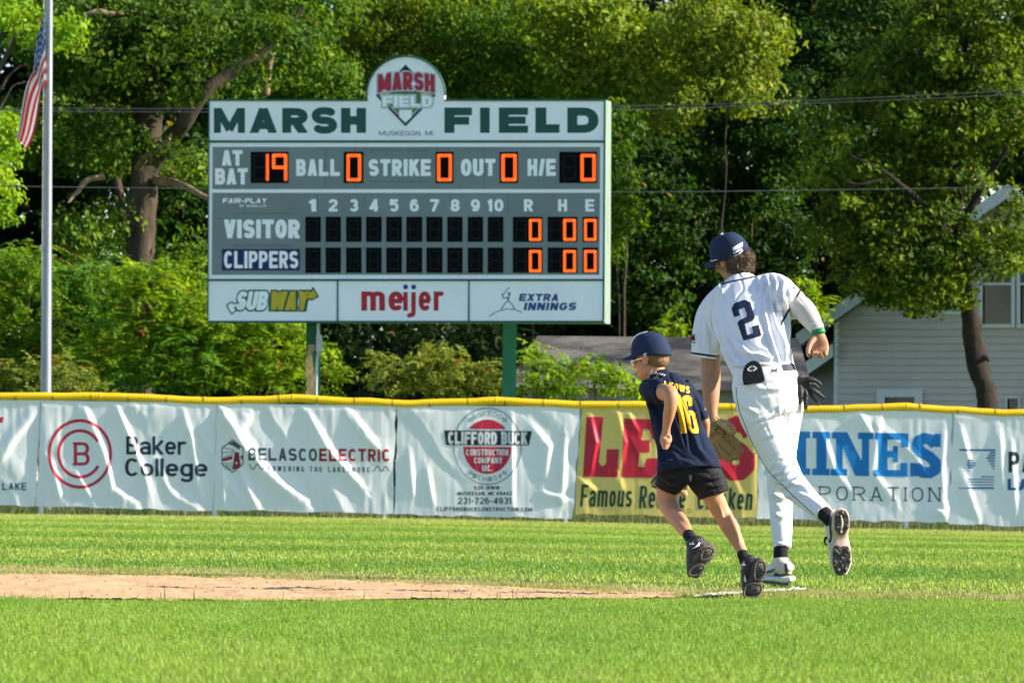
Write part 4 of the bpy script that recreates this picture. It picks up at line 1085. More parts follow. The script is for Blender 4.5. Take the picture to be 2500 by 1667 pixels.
top = catmull([(110, 14), (99, 62), (80, 130), (60, 225), (48, 300), (41, 338)], 12); bot = catmull([(112, 209), (101, 222), (95, 262), (90, 305), (80, 340), (67, 365)], 12)
def along(c, t):
    k = t * (len(c) - 1); i = np.clip(k.astype(int), 0, len(c) - 2); f = (k - i)[..., None]
    return c[i] * (1 - f) + c[i + 1] * f
U, Vv = np.meshgrid(np.linspace(0, 1, nu), np.linspace(0, 1, nv))
A = along(top, U); B = along(bot, U)
fk = sstep(.28, .62, U); fo = np.where(Vv > .46, (Vv - .46) / .54, (.46 - Vv) * 1.3)
Wv = Vv * (1 - fk) + fo * fk
Q = A * (1 - Wv[..., None]) + B * Wv[..., None]
dep = 86.0 - .09 + .30 * U + .16 * fk * np.clip((.46 - Vv) / .46, 0, 1) + .07 * np.sin(Vv * 9 + U * 2.5) * np.minimum(1, U * 3 + .08) + .025 * np.sin(Vv * 19 + 1 + U * 4) * U
Vf = Pn(Q[..., 0] + 1.2 * np.sin(Vv * 8 + U * 3) * U, Q[..., 1] , dep).reshape(-1, 3)
F = np.array([(j * nu + i, j * nu + i + 1, (j + 1) * nu + i + 1, (j + 1) * nu + i) for j in range(nv - 1) for i in range(nu - 1)])
mi = []
for j in range(nv - 1):
    for i in range(nu - 1):
        v = (j + .5) / (nv - 1); u = (i + .5) / (nu - 1); s = int(v * 13)
        if s < 7 and u < .4:
            su, sv = u / .4 * 6, v / (7 / 13) * 5
            mi.append(3 if (su % 1 > .35 and su % 1 < .72 and sv % 1 > .3 and sv % 1 < .72) else 2)
        else: mi.append(0 if s % 2 == 0 else 1)
flag = mesh_np('flag', Vf, F, [vinyl_mat('flag red', (.62, .03, .045), .2, .8), vinyl_mat('flag white', (.85, .84, .83), .2, .8), vinyl_mat('flag blue', (.02, .045, .16), .3, .8), vinyl_mat('flag star', (.6, .62, .66), .2, .8)], smooth=True, mi=mi, loc=P(112, 20, 86.0))
tag(flag, 'limp red white and blue striped flag hanging from the flagpole', 'flag')
M_wire = mat('wire', (.06, .065, .07), .6)
M_wire2 = mat('pale wire', (.075, .08, .085), .6)
def uwire(name, pts, Y, r, label, m):
    A = catmull([P(x, y, Y) for x, y in pts], 12)
    V, F = tube_raw(A, [r] * len(A), [r] * len(A), 6)
    o = mesh_np(name, V, F, m, loc=A[0]); tag(o, label, 'wire', 'overhead wires before the trees')
uwire('overhead_wire', [(-1400, 250), (-300, 262), (505, 266), (1491, 259), (1900, 249), (2500, 220), (2900, 195), (3800, 130)], 91.0, .006, 'upper grey overhead wire level with the board name panel', M_wire2)
uwire('overhead_wire', [(-1400, 258), (-300, 268), (505, 274), (1491, 268), (1900, 256), (2500, 231), (2900, 208), (3800, 145)], 91.4, .006, 'thinner overhead wire just beneath the upper grey wire', M_wire2)
uwire('overhead_wire', [(-1400, 446), (-300, 453), (0, 455), (505, 461), (1491, 469), (2000, 464), (2500, 457), (2900, 450), (3800, 430)], 90.6, .008, 'single pale overhead wire crossing at mid height of the scoreboard', M_wire2)
# ------------------------------------------------------------------ trees and bushes
M_leaf = leaf_mat('leaves', .42, .12, .5)
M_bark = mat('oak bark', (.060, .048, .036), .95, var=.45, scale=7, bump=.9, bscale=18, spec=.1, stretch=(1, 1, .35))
M_bark_l = mat('lit pale bark', (.22, .16, .10), .95, var=.35, scale=7, bump=.8, bscale=18, spec=.1, stretch=(1, 1, .35))  # thin limbs: sunlight put into a paler bark colour
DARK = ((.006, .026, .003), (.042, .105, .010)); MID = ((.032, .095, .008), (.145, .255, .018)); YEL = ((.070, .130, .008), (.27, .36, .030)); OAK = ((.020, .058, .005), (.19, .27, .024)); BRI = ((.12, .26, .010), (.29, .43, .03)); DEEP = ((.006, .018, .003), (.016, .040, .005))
def blob_pts(blobs, dens, r, crad, per):
    """clustered points in ellipsoids given in photo pixels at a distance -> points, outward, cluster random"""
    C = []; O = []; K = []
    for b in blobs:
        cx, cy, Y, rx, ry, rd = b[:6]; w = b[6] if len(b) > 6 else 1.0
        s = Y / FPX
        area = PI * rx * ry * s * s
        n = max(3, int(area * dens * w / per))
        d = r.normal(size=(n, 3)); d /= np.linalg.norm(d, axis=1)[:, None]
        q = r.uniform(.25, 1.0, n) ** .5
        c0 = np.array(P(cx, cy, Y))
        c = c0 + d * q[:, None] * np.array([rx * s, rd, ry * s])
        k = r.rand(n)
        cr = crad * r.uniform(.6, 1.35, n)
        g = r.normal(size=(n, per, 3)); g /= np.linalg.norm(g, axis=2)[..., None]
        g *= (r.uniform(.1, 1, (n, per)) ** .45)[..., None]
        p = c[:, None] + g * cr[:, None, None] * np.array([1, 1, .62]) - np.array([0, 0, .12]) * cr[:, None, None] * (np.hypot(g[..., 0], g[..., 1]) ** 2)[..., None]
        C.append(p.reshape(-1, 3)); O.append((g * .7 + d[:, None] * .5).reshape(-1, 3)); K.append(np.repeat(k, per))
    return np.concatenate(C), np.concatenate(O), np.concatenate(K)
def leaf_geo(c, nrm, size, r, asp=.5):
    n = len(c)
    nrm = nrm / (np.linalg.norm(nrm, axis=1)[:, None] + 1e-9)
    t = r.normal(size=(n, 3)); t -= nrm * (t * nrm).sum(1)[:, None]; t[:, 2] -= .5; t -= nrm * (t * nrm).sum(1)[:, None]
    t /= np.linalg.norm(t, axis=1)[:, None] + 1e-9
    b = np.cross(nrm, t)
    s = size * (.55 + 1.15 * r.rand(n) ** 1.6)[:, None]
    v = np.stack([c - t * s * .5, c + b * s * asp * .5 + nrm * s * .09 - t * s * .05, c + t * s * .5, c - b * s * asp * .5 + nrm * s * .09 - t * s * .05], 1).reshape(-1, 3)
    i = np.arange(n) * 4
    return v, np.stack([i, i + 1, i + 2, i + 3], -1)
def tints(pal, K, r, n):
    lo, hi = np.array(pal[0]), np.array(pal[1])
    q = np.clip(K ** 1.7 * .85 + r.uniform(-.08, .28, n), 0, 1)[:, None]  # skews clumps dark with a few bright; shade and highlights painted into leaf colour
    c = lo * (1 - q) + hi * q
    c = c * r.uniform(.75, 1.3, n)[:, None]
    y = r.rand(n) < .008
    c[y] = np.array([.30, .24, .04]) * r.uniform(.7, 1.2, y.sum())[:, None]
    return np.repeat(c, 4, 0)
def crown(name, blobs, pal, parent, seed, size=.115, dens=1700, crad=.46, per=90, up=.5, asp=.55):
    r = np.random.RandomState(seed)
    p, o, k = blob_pts(blobs, dens, r, crad, per)
    nr = o * .8 + r.normal(0, .7, p.shape) + np.array([.28, -.06, up * .8])
    V, F = leaf_geo(p, nr, size, r, asp)
    return mesh_np(name, V, F, M_leaf, parent, col=tints(pal, k, r, len(p)))
def limb(pts, Y, radii, n=12, jit=.03, seed=0, sub=6):
    A = catmull([(*P(x, y, Y + (dy or 0)), rr * Y / FPX) for (x, y, dy), rr in zip([(q if len(q) == 3 else (*q, 0)) for q in pts], radii)], sub)
    V, F = tube_raw(A[:, :3], A[:, 3], A[:, 3], n)
    V = V + (fbm(V * 3.0 + seed, 2) * jit)[:, None] * np.array([1, 1, .2])
    return V, F
def tree(name, label, blobs, pal, trunk, seed, group='trees behind the scoreboard', bark=None, limbs=(), **k):
    """trunk: list of (px, py, radius px) at distance Y ; limbs the same"""
    Y = blobs[0][2]
    base = P(trunk[0][0], trunk[0][1], trunk[0][3] if len(trunk[0]) > 3 else Y)
    g = G(trunk[0][0], 1245)
    root = empty(name, (base.x, base.y, 0.0), label, 'tree', group)
    crown('crown', blobs, pal, root, seed, **k)
    mb = MB()
    tk = .2 if name in ('elm_tree', 'locust_tree') else .36 if name in ('locust_tree', 'elm_tree', 'forest_tree') else 1.0
    V, F = limb([(t[0], t[1], 0) for t in trunk], base.y, [t[2] * tk for t in trunk], 14, .05, seed); mb.add(V, F)
    mb.build('trunk', bark or M_bark, root, True)
    for li in limbs:
        V, F = limb([(t[0], t[1], t[3] if len(t) > 3 else 0) for t in li], base.y, [t[2] for t in li], 10, .04, seed + 3)
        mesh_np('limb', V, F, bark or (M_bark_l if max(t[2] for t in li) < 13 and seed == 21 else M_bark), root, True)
    return root
def B(Y, rd, l): return [(x, y, Y, rx, ry, rd) for x, y, rx, ry in l]
# great oak on the left
tree('oak_tree', 'big dark oak with a thick grey trunk and broken limbs left of the scoreboard',
     B(105, 2.4, [(300, 130, 210, 150), (160, 300, 150, 120), (455, 150, 120, 90), (430, 60, 190, 90), (230, 560, 90, 80), (470, 640, 60, 70), (150, 90, 150, 110), (540, 70, 90, 80), (450, 420, 60, 60), (270, 330, 90, 80)]) + [(470, 235, 102.6, 24, 18, .3), (585, 130, 102.6, 34, 22, .3), (690, 90, 102.6, 60, 44, .5), (640, 190, 102.8, 26, 30, .4)], ((.018, .058, .006), (.13, .225, .020)),
     [(336, 1240, 46), (336, 950, 42), (338, 700, 38), (345, 560, 38), (352, 430, 36), (362, 330, 34), (358, 200, 30), (352, 60, 27), (350, -60, 22)], 21,
     limbs=[[(372, 400, 24), (410, 345, 22, -.4), (450, 300, 21, -.8), (490, 235, 20, -1.0), (545, 185, 17, -1.0), (625, 140, 13, -1.0), (690, 75, 9, -1.0), (740, 20, 6, -1.0)],
            [(330, 420, 9), (352, 388, 9, -.9), (380, 368, 7, -1.4), (410, 340, 5, -1.7)], [(380, 440, 12), (425, 448, 11, -.8), (465, 462, 9, -1.2), (512, 486, 6, -1.5)],
            [(250, 433, 7, -1.2), (215, 440, 7, -1.4), (190, 470, 5, -1.5), (168, 495, 4, -1.6)], [(650, 230, 9, .5), (652, 170, 8, .5), (668, 120, 8, .4), (690, 80, 7, .3)],
            [(300, 560, 14, .6), (292, 490, 11, .8), (286, 440, 9, 1.0)], [(205, 38, 5, -1.5), (240, 30, 8, -1.5), (270, 34, 6, -1.4), (330, 30, 5, -.8)]])
tree('maple_tree', 'small bright yellow green tree at the left picture edge beside the flagpole',
     B(99, .7, [(10, 340, 40, 90), (135, 75, 75, 48), (5, 480, 30, 60), (20, 40, 60, 40)]), BRI, [(-40, 1240, 14), (-38, 800, 12), (-30, 420, 9), (-10, 200, 7), (40, 90, 5)], 22,
     limbs=[[(-20, 120, 4), (30, 70, 4), (75, 55, 3), (120, 70, 2)], [(-30, 260, 4), (10, 200, 4), (45, 165, 3), (70, 160, 2)], [(-30, 350, 4), (20, 225, 3), (60, 200, 2)]], per=40, crad=.34)
tree('locust_tree', 'feathery mid green tree rising behind the left half of the name panel',
     B(111, 1.6, [(690, 110, 120, 120), (620, 260, 80, 80), (790, 190, 90, 80), (720, 10, 150, 60)]), MID, [(670, 1240, 18), (668, 800, 16), (662, 400, 13), (650, 180, 10), (690, 60, 6)], 23)
tree('locust_tree', 'olive yellow tree directly behind the arch of the scoreboard', B(114, 1.8, [(930, 70, 150, 100), (880, 190, 110, 80), (1040, 30, 120, 60), (1010, 170, 110, 70)]), ((.055, .105, .008), (.20, .27, .024)), [(905, 1240, 20), (905, 700, 17), (900, 300, 13), (905, 100, 9), (915, -40, 5)], 24)
tree('locust_tree', 'darker tree with a thin upright trunk above the right half of the name panel', B(113, 1.6, [(1230, 170, 120, 80), (1180, 70, 120, 90), (1310, 220, 90, 60), (1110, 190, 70, 60)]), MID, [(1300, 1240, 18), (1298, 800, 16), (1296, 300, 12), (1292, 100, 9), (1290, -60, 6)], 25)
tree('locust_tree', 'tall sunlit yellow green tree between scoreboard and the dark wood', B(111, 1.5, [(1480, 90, 140, 110), (1560, 210, 110, 90), (1380, 30, 130, 70), (1660, 130, 100, 110), (1420, 210, 80, 70)]), YEL, [(1520, 1240, 20), (1525, 700, 17), (1540, 300, 13), (1560, 120, 9), (1570, -40, 5)], 26, per=40)
tree('locust_tree', 'sunlit olive tree with drooping sprays left of the dark top of the picture', B(109, 1.2, [(1790, 160, 90, 80), (1840, 90, 70, 90), (1720, 60, 110, 70), (1650, 270, 70, 60), (1830, 230, 60, 50)]), ((.075, .13, .010), (.27, .335, .04)), [(1760, 1240, 18), (1762, 700, 15), (1775, 300, 11), (1790, 150, 8), (1800, 0, 4)], 27, per=40)
tree('elm_tree', 'dark green tree right of the scoreboard side panel', B(113, 1.8, [(1560, 430, 120, 130), (1530, 620, 90, 140), (1640, 560, 110, 120), (1610, 720, 100, 90)]), DARK, [(1600, 1240, 22), (1598, 800, 19), (1590, 480, 14), (1580, 330, 8)], 28)
tree('elm_tree', 'deep green tree behind the taller runner', B(114, 1.8, [(1800, 400, 130, 130), (1740, 640, 120, 120), (1880, 560, 120, 150), (1940, 300, 120, 130), (1870, 730, 90, 80)]), DARK, [(1830, 1240, 22), (1830, 800, 19), (1835, 500, 14), (1850, 300, 8)], 29)
tree('elm_tree', 'yellow green ivy covered tree beside the right side of the scoreboard', B(108, .6, [(1520, 300, 38, 50), (1515, 420, 26, 90), (1500, 560, 24, 80), (1535, 520, 24, 60)]), MID, [(1512, 1240, 9), (1510, 800, 8), (1506, 400, 7), (1495, 250, 4)], 30, per=34, crad=.28)
# oak in front of the house
tree('oak_tree', 'oak with a dark leaning trunk before the grey house, crown full of lit leaves',
     B(106, 1.3, [(2330, 120, 180, 110), (2230, 300, 120, 90), (2440, 250, 120, 130), (2130, 420, 110, 70), (2330, 420, 90, 80), (2200, 540, 110, 80), (2110, 620, 70, 60), (2340, 640, 60, 80), (2490, 600, 40, 60), (2250, 700, 60, 55), (2400, 20, 200, 70), (2150, 200, 90, 80), (2060, 500, 50, 60), (2210, 610, 130, 80), (2290, 540, 80, 80), (2240, 690, 90, 50), (2130, 550, 90, 80), (2330, 300, 120, 90), (2235, 735, 70, 45), (2150, 690, 85, 50), (2300, 715, 60, 45), (2440, 640, 40, 36), (2450, 570, 40, 44), (2478, 500, 26, 40), (2385, 600, 36, 50), (2030, 330, 60, 36), (1985, 430, 48, 34), (2070, 255, 60, 40), (2010, 560, 46, 40), (2085, 660, 44, 40)]), OAK,
     [(2412, 1250, 30), (2408, 1000, 27), (2398, 930, 25), (2385, 870, 25), (2372, 800, 23), (2360, 735, 22), (2352, 660, 21), (2340, 560, 19), (2330, 430, 15), (2350, 250, 10), (2360, 100, 6)], 31,
     limbs=[[(2345, 600, 12), (2290, 540, 10, -.5), (2230, 480, 8, -.9), (2160, 420, 5, -1.2), (2080, 380, 3, -1.3)], [(2340, 560, 10), (2400, 450, 8, -.4), (2460, 360, 5, -.8)], [(2330, 430, 9), (2280, 300, 6, -.3), (2220, 200, 4, -.5)],
            [(2060, 440, 2, -1.3), (2100, 450, 3, -1.3), (2150, 440, 4, -1.2)], [(2395, 880, 6, -.2), (2408, 872, 7, -.25), (2416, 880, 4, -.28)]], per=44, crad=.34, dens=1500, bark=mat('shaded oak bark', (.030, .025, .020), .95, var=.4, scale=7, bump=.9, bscale=18, spec=.1, stretch=(1, 1, .35)))  # trunk's shade put into a darker bark colour
tree('maple_tree', 'deep shaded tree standing behind the leaning oak at the top right', B(122, 2.0, [(2150, 100, 170, 150), (2000, 160, 130, 130), (2050, 380, 130, 130), (2380, 300, 160, 140), (2260, 420, 120, 80)]), DARK, [(2080, 1240, 24), (2078, 700, 20), (2080, 300, 14), (2085, 80, 8)], 32)
# wood behind: a row of tall dark trees that close the view
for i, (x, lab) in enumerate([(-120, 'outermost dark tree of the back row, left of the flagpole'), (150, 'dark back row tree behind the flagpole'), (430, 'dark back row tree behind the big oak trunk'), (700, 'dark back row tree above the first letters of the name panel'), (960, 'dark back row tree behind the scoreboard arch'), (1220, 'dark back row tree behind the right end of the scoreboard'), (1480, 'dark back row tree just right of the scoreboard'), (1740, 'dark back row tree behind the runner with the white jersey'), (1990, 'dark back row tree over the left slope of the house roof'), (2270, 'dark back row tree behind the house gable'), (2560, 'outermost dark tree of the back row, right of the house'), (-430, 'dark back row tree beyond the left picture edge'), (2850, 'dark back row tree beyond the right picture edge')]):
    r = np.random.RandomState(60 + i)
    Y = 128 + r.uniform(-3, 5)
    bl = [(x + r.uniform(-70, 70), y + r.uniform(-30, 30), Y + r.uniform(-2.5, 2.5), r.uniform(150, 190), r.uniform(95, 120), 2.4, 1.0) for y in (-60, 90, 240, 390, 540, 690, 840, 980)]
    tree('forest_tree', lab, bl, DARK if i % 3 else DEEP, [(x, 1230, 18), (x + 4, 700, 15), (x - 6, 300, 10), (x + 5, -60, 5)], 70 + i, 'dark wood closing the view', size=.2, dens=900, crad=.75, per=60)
# unseen trees added beyond the right edge to throw shade on the back row
for X_, Y_, h_, lab in ((15.5, 124, 15, 'unseen dark tree added for shade at the near end of the wood right of the house'), (21, 128, 17, 'unseen dark tree added for shade in the middle of the wood right of the house'), (27, 122, 16, 'unseen dark tree added for shade at the far right of the wood beyond the house')):
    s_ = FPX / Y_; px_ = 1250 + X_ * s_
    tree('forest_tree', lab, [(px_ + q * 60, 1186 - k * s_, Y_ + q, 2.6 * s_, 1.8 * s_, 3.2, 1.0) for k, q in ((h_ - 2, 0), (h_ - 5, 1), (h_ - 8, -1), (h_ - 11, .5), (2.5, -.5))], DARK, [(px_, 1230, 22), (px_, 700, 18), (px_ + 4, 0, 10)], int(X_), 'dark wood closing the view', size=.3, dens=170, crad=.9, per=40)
# ------------------------------------------------------------------ sumac and shrubs
def shrub(name, label, blobs, pal, seed, dens=95, ln=.5, lf=.115, stems=3, fill=620, fillpal=None, group='bushes behind the fence'):
    r = np.random.RandomState(seed)
    Y = blobs[0][2]; cx = np.mean([b[0] for b in blobs])
    base = P(float(cx), 1240, Y)
    root = empty(name, (base.x, base.y, 0), label, 'bush', group)
    vs = []; fs = []; cs = []; n = 0
    st = MB()
    for b in blobs:
        bx, by, Yb_, rx, ry, rd = b[:6]; s = Yb_ / FPX
        k = max(4, int(PI * rx * ry * s * s * dens))
        d = r.normal(size=(k, 3)); d[:, 2] += .5; d /= np.linalg.norm(d, axis=1)[:, None]
        o = np.array(P(bx, by, Yb_)) + d * (r.uniform(.35, 1, k) ** .5)[:, None] * np.array([rx * s, rd, ry * s])
        for q in range(k):
            a = r.uniform(0, 2 * PI); el = r.uniform(.05, .9)
            D = np.array([math.cos(a) * math.cos(el) + d[q, 0] * .6, math.sin(a) * math.cos(el) + d[q, 1] * .5 - .25, math.sin(el)]); D /= np.linalg.norm(D)
            L = ln * r.uniform(.6, 1.25); npair = 9
            t = np.linspace(.12, 1, npair)
            pts = o[q] + D * (t * L)[:, None] - np.array([0, 0, 1]) * (t ** 2 * L * r.uniform(.25, .7))[:, None]
            side = np.cross(D, (0, 0, 1.)); side /= np.linalg.norm(side) + 1e-9
            T_ = np.gradient(pts, axis=0); T_ /= np.linalg.norm(T_, axis=1)[:, None]
            w = lf * np.sin(np.clip(t * .85 + .15, 0, 1) * PI * .9) ** .5 * r.uniform(.8, 1.2)
            tone = r.rand()
            for sg in (-1, 1):
                dr = side * sg * .9 + T_ * .35 + np.array([0, 0, -.28]) + r.normal(0, .12, (npair, 3)); dr /= np.linalg.norm(dr, axis=1)[:, None]
                wd = T_ * (w * .17)[:, None]
                tip = pts + dr * w[:, None]; md = pts + dr * (w * .45)[:, None]
                vs.append(np.stack([pts, md + wd, tip, md - wd], 1).reshape(-1, 3))
                i = np.arange(npair) * 4 + n; fs.append(np.stack([i, i + 1, i + 2, i + 3], -1)); n += npair * 4
                qn = np.clip(tone * .8 + r.uniform(-.1, .3, npair), 0, 1)[:, None]
                c = (np.array(pal[0]) * (1 - qn) + np.array(pal[1]) * qn) * r.uniform(.8, 1.25, npair)[:, None]
                if r.rand() < .02: c = c * 0 + np.array([.30, .11, .03])
                cs.append(np.repeat(c, 4, 0))
    mesh_np('fronds', np.concatenate(vs), np.concatenate(fs), M_leaf, root, col=np.concatenate(cs))
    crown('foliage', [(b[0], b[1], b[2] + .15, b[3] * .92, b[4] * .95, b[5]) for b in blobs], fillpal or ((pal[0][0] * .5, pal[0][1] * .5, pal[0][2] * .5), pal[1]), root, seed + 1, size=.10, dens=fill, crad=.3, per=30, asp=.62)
    for q in range(stems):
        b = blobs[q % len(blobs)]; x = b[0] + r.uniform(-.6, .6) * b[3]
        V, F = limb([(x + r.uniform(-25, 25), 1250, 0), (x, 1100, 0), (x + r.uniform(-15, 15), b[1], 0)], b[2], [3.2, 2.6, 1.6], 7, .01, q)
        st.add(V, F)
    if stems: st.build('stems', M_bark, root, True)
    return root
SUM = ((.07, .185, .008), (.32, .47, .026)); SUMD = ((.045, .14, .009), (.20, .34, .022)); GRN = ((.036, .13, .014), (.155, .32, .03))
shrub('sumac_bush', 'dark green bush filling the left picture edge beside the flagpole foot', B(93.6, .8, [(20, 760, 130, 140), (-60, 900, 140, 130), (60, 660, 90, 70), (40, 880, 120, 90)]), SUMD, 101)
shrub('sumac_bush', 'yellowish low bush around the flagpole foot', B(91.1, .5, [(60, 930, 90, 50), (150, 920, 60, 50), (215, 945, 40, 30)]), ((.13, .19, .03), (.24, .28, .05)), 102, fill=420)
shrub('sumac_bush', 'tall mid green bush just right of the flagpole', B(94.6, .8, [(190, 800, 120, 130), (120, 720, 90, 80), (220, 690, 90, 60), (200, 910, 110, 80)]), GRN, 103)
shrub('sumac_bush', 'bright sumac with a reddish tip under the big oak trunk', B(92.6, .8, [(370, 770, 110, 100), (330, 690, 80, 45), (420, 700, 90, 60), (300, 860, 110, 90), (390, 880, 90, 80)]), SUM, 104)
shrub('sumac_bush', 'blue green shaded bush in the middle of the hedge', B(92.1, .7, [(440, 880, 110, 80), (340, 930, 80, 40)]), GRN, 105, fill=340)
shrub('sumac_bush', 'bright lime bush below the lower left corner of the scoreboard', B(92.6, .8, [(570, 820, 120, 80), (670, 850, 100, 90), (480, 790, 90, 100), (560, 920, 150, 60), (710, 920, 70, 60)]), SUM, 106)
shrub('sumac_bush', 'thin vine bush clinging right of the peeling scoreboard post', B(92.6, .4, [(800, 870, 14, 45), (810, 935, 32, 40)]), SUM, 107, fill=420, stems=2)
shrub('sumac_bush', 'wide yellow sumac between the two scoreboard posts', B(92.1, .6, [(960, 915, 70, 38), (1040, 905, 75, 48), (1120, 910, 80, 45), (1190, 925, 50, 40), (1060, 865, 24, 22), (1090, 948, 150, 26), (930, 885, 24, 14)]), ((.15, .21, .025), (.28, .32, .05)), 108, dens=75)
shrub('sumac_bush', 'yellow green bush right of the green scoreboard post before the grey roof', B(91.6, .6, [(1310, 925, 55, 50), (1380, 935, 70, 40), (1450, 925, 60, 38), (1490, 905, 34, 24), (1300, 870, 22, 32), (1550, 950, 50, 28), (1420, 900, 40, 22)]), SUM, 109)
shrub('sumac_bush', 'near black thicket standing for deep shade under the middle of the scoreboard', B(104, 1.0, [(870, 850, 90, 70), (1010, 830, 110, 60), (1150, 830, 90, 70), (900, 940, 120, 50), (1240, 860, 60, 80)]), DEEP, 110, dens=20, fill=700, fillpal=DEEP)  # leaves coloured near black to stand for the dark gap's shade
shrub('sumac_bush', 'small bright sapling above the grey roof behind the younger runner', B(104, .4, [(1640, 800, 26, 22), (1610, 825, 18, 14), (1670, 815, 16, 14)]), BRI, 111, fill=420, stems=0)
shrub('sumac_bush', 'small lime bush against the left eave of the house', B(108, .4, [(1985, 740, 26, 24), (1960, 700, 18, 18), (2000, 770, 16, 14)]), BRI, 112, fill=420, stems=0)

# ------------------------------------------------------------------ houses
def Yh(px): return 1.0 / (1 / 116.0 + (1 / 112.5 - 1 / 116.0) * (np.asarray(px, float) - 1940) / 560.0)
def HW(px, py, off): return Pn(px, py, Yh(px) - off)
def Hp(px, py, off=0.0): return Vector(HW(np.array([px]), np.array([py]), off)[0])
M_side_h = mat('vinyl siding', (.58, .545, .51), .65, var=.07, scale=1.5, spec=.2)
M_trimh = mat('white house trim', (.70, .73, .75), .5, var=.06, scale=4)
M_soff = mat('soffit', (.30, .29, .27), .7)
M_shing = mat('dappled shade shingles', (.045, .048, .055), .95, col2=(.20, .185, .16), scale=.8, bump=.6, bscale=40, spec=.1)  # pale and dark patches paint the dappled tree shade
M_shing.node_tree.nodes['Color Ramp'].color_ramp.elements[0].position = .42; M_shing.node_tree.nodes['Color Ramp'].color_ramp.elements[1].position = .60
M_pane = mat('dark window glass', (.012, .016, .020), .12, var=.2, scale=1, spec=.5)
M_blind = mat('window blind', (.10, .12, .13), .6)
house = empty('house', Hp(2250, 1240), 'house with grey lap siding, white gable trim and dark windows at the right', 'house')
def roofx(y, side): return 1943.5 + (819.5 - y) / .709 if side < 0 else 2460 + (y - 453) / .709
V = []; F = []
y = 1260.0
while y > 470:
    yt = y - 17.6
    xl = max(2040, roofx(yt - 34, -1) + 4); xr = min(2900, roofx(yt - 34, 1) - 4)
    xl0 = max(2040, roofx(y - 34, -1) + 4); xr0 = min(2900, roofx(y - 34, 1) - 4)
    if xr > xl:
        k = len(V)
        V += [tuple(Hp(xl0, y, .045)), tuple(Hp(xr0, y, .045)), tuple(Hp(xr, yt, .004)), tuple(Hp(xl, yt, .004)), tuple(Hp(xl0, y, .004)), tuple(Hp(xr0, y, .004))]
        F += [(k, k + 1, k + 2, k + 3), (k + 4, k + 5, k + 1, k)]
    y = yt
wall = mesh_np('wall', V, F, M_side_h, house)
dpt = Vector((1.2, 8.0, 0))
mb = MB()
q = [Hp(2040, 1262), Hp(2900, 1262), Hp(2900, 810), Hp(2462, 500), Hp(2040, 795)]
mb.prism(q, dpt); mb.build('wall_core', M_side_h, house)
mb = MB(); c0, c1 = Hp(2034, 1262, .03), Hp(2043, 785, .03)
mb.hexa([(c0.x, c0.y - .02, c0.z), (c0.x + .10, c0.y - .02, c0.z), (c0.x + .10, c0.y + .1, c0.z), (c0.x, c0.y + .1, c0.z), (c1.x - .05, c1.y - .02, c1.z), (c1.x + .05, c1.y - .02, c1.z), (c1.x + .05, c1.y + .1, c1.z), (c1.x - .05, c1.y + .1, c1.z)]); mb.build('corner_board', M_trimh, house)
mb = MB()
mb.prism([Hp(1943, 815, .55), Hp(2460, 449, .55), Hp(2977, 815, .55), Hp(2977, 848, .55), Hp(2460, 483, .55), Hp(1946, 848, .55)], (0, .05, 0)); mb.build('gable_fascia', M_trimh, house)
mb = MB()
mb.prism([Hp(1948, 812, .5), Hp(2460, 451, .5), Hp(2460, 470, .5), Hp(1950, 832, .5)], Vector((1.3, 9.0, 0))); mb.prism([Hp(2460, 451, .5), Hp(2972, 812, .5), Hp(2970, 832, .5), Hp(2460, 470, .5)], Vector((1.3, 9.0, 0)))
mb.build('roof', M_shing, house)
mb = MB(); mb.prism([Hp(1952, 847, .45), Hp(2460, 484, .45), Hp(2460, 486, .45), Hp(1952, 849, .45)], Vector((.05, .45, 0))); mb.build('soffit', M_soff, house)
# lower porch wing on the left
mb = MB(); mb.prism([Hp(1935, 905, .3), Hp(2034, 838, .3), Hp(2034, 870, .3), Hp(1937, 938, .3)], (0, .06, 0)); mb.build('porch_fascia', M_trimh, house)
mb = MB(); mb.prism([Hp(1940, 1260, -.3), Hp(2036, 1260, -.3), Hp(2036, 860, -.3), Hp(1946, 925, -.3)], (.4, 3, 0)); mb.build('porch_wall', mat('porch siding', (.26, .26, .25), .7, var=.1, scale=3), house)
mb = MB(); mb.prism([Hp(1935, 903, .28), Hp(2034, 836, .28), Hp(2034, 846, .28), Hp(1935, 913, .28)], (.5, 4, 0)); mb.build('porch_roof', M_shing, house)
def hwin(x0, y0, x1, y1, fw, sash=None, pane=None):
    mb = MB()
    for a, b, c, d in ((x0, y0, x1, y0 + fw), (x0, y1 - fw, x1, y1), (x0, y0 + fw, x0 + fw, y1 - fw), (x1 - fw, y0 + fw, x1, y1 - fw)) + (((x0 + fw, sash - 3, x1 - fw, sash + 3),) if sash else ()):
        mb.slab([Hp(a, d, .12), Hp(c, d, .12), Hp(c, b, .12), Hp(a, b, .12)], .13)
    w = mb.build('window', M_trimh, house)
    mb = MB(); mb.slab([Hp(x0 + fw - 1, y1 - fw + 1, .075), Hp(x1 - fw + 1, y1 - fw + 1, .075), Hp(x1 - fw + 1, (sash or y0 + fw) , .075), Hp(x0 + fw - 1, (sash or y0 + fw), .075)], .02); mb.build('pane', pane or M_pane, w)
    if sash:
        mb = MB(); mb.slab([Hp(x0 + fw - 1, sash, .085), Hp(x1 - fw + 1, sash, .085), Hp(x1 - fw + 1, y0 + fw - 1, .085), Hp(x0 + fw - 1, y0 + fw - 1, .085)], .02); mb.build('pane', M_blind, w)
hwin(2390, 585, 2478, 800, 9, 693); hwin(2482, 585, 2570, 800, 9, 693); hwin(2270, 640, 2345, 768, 10, 700)
hwin(2141, 950, 2252, 1040, 19); hwin(2455, 968, 2490, 1020, 4)
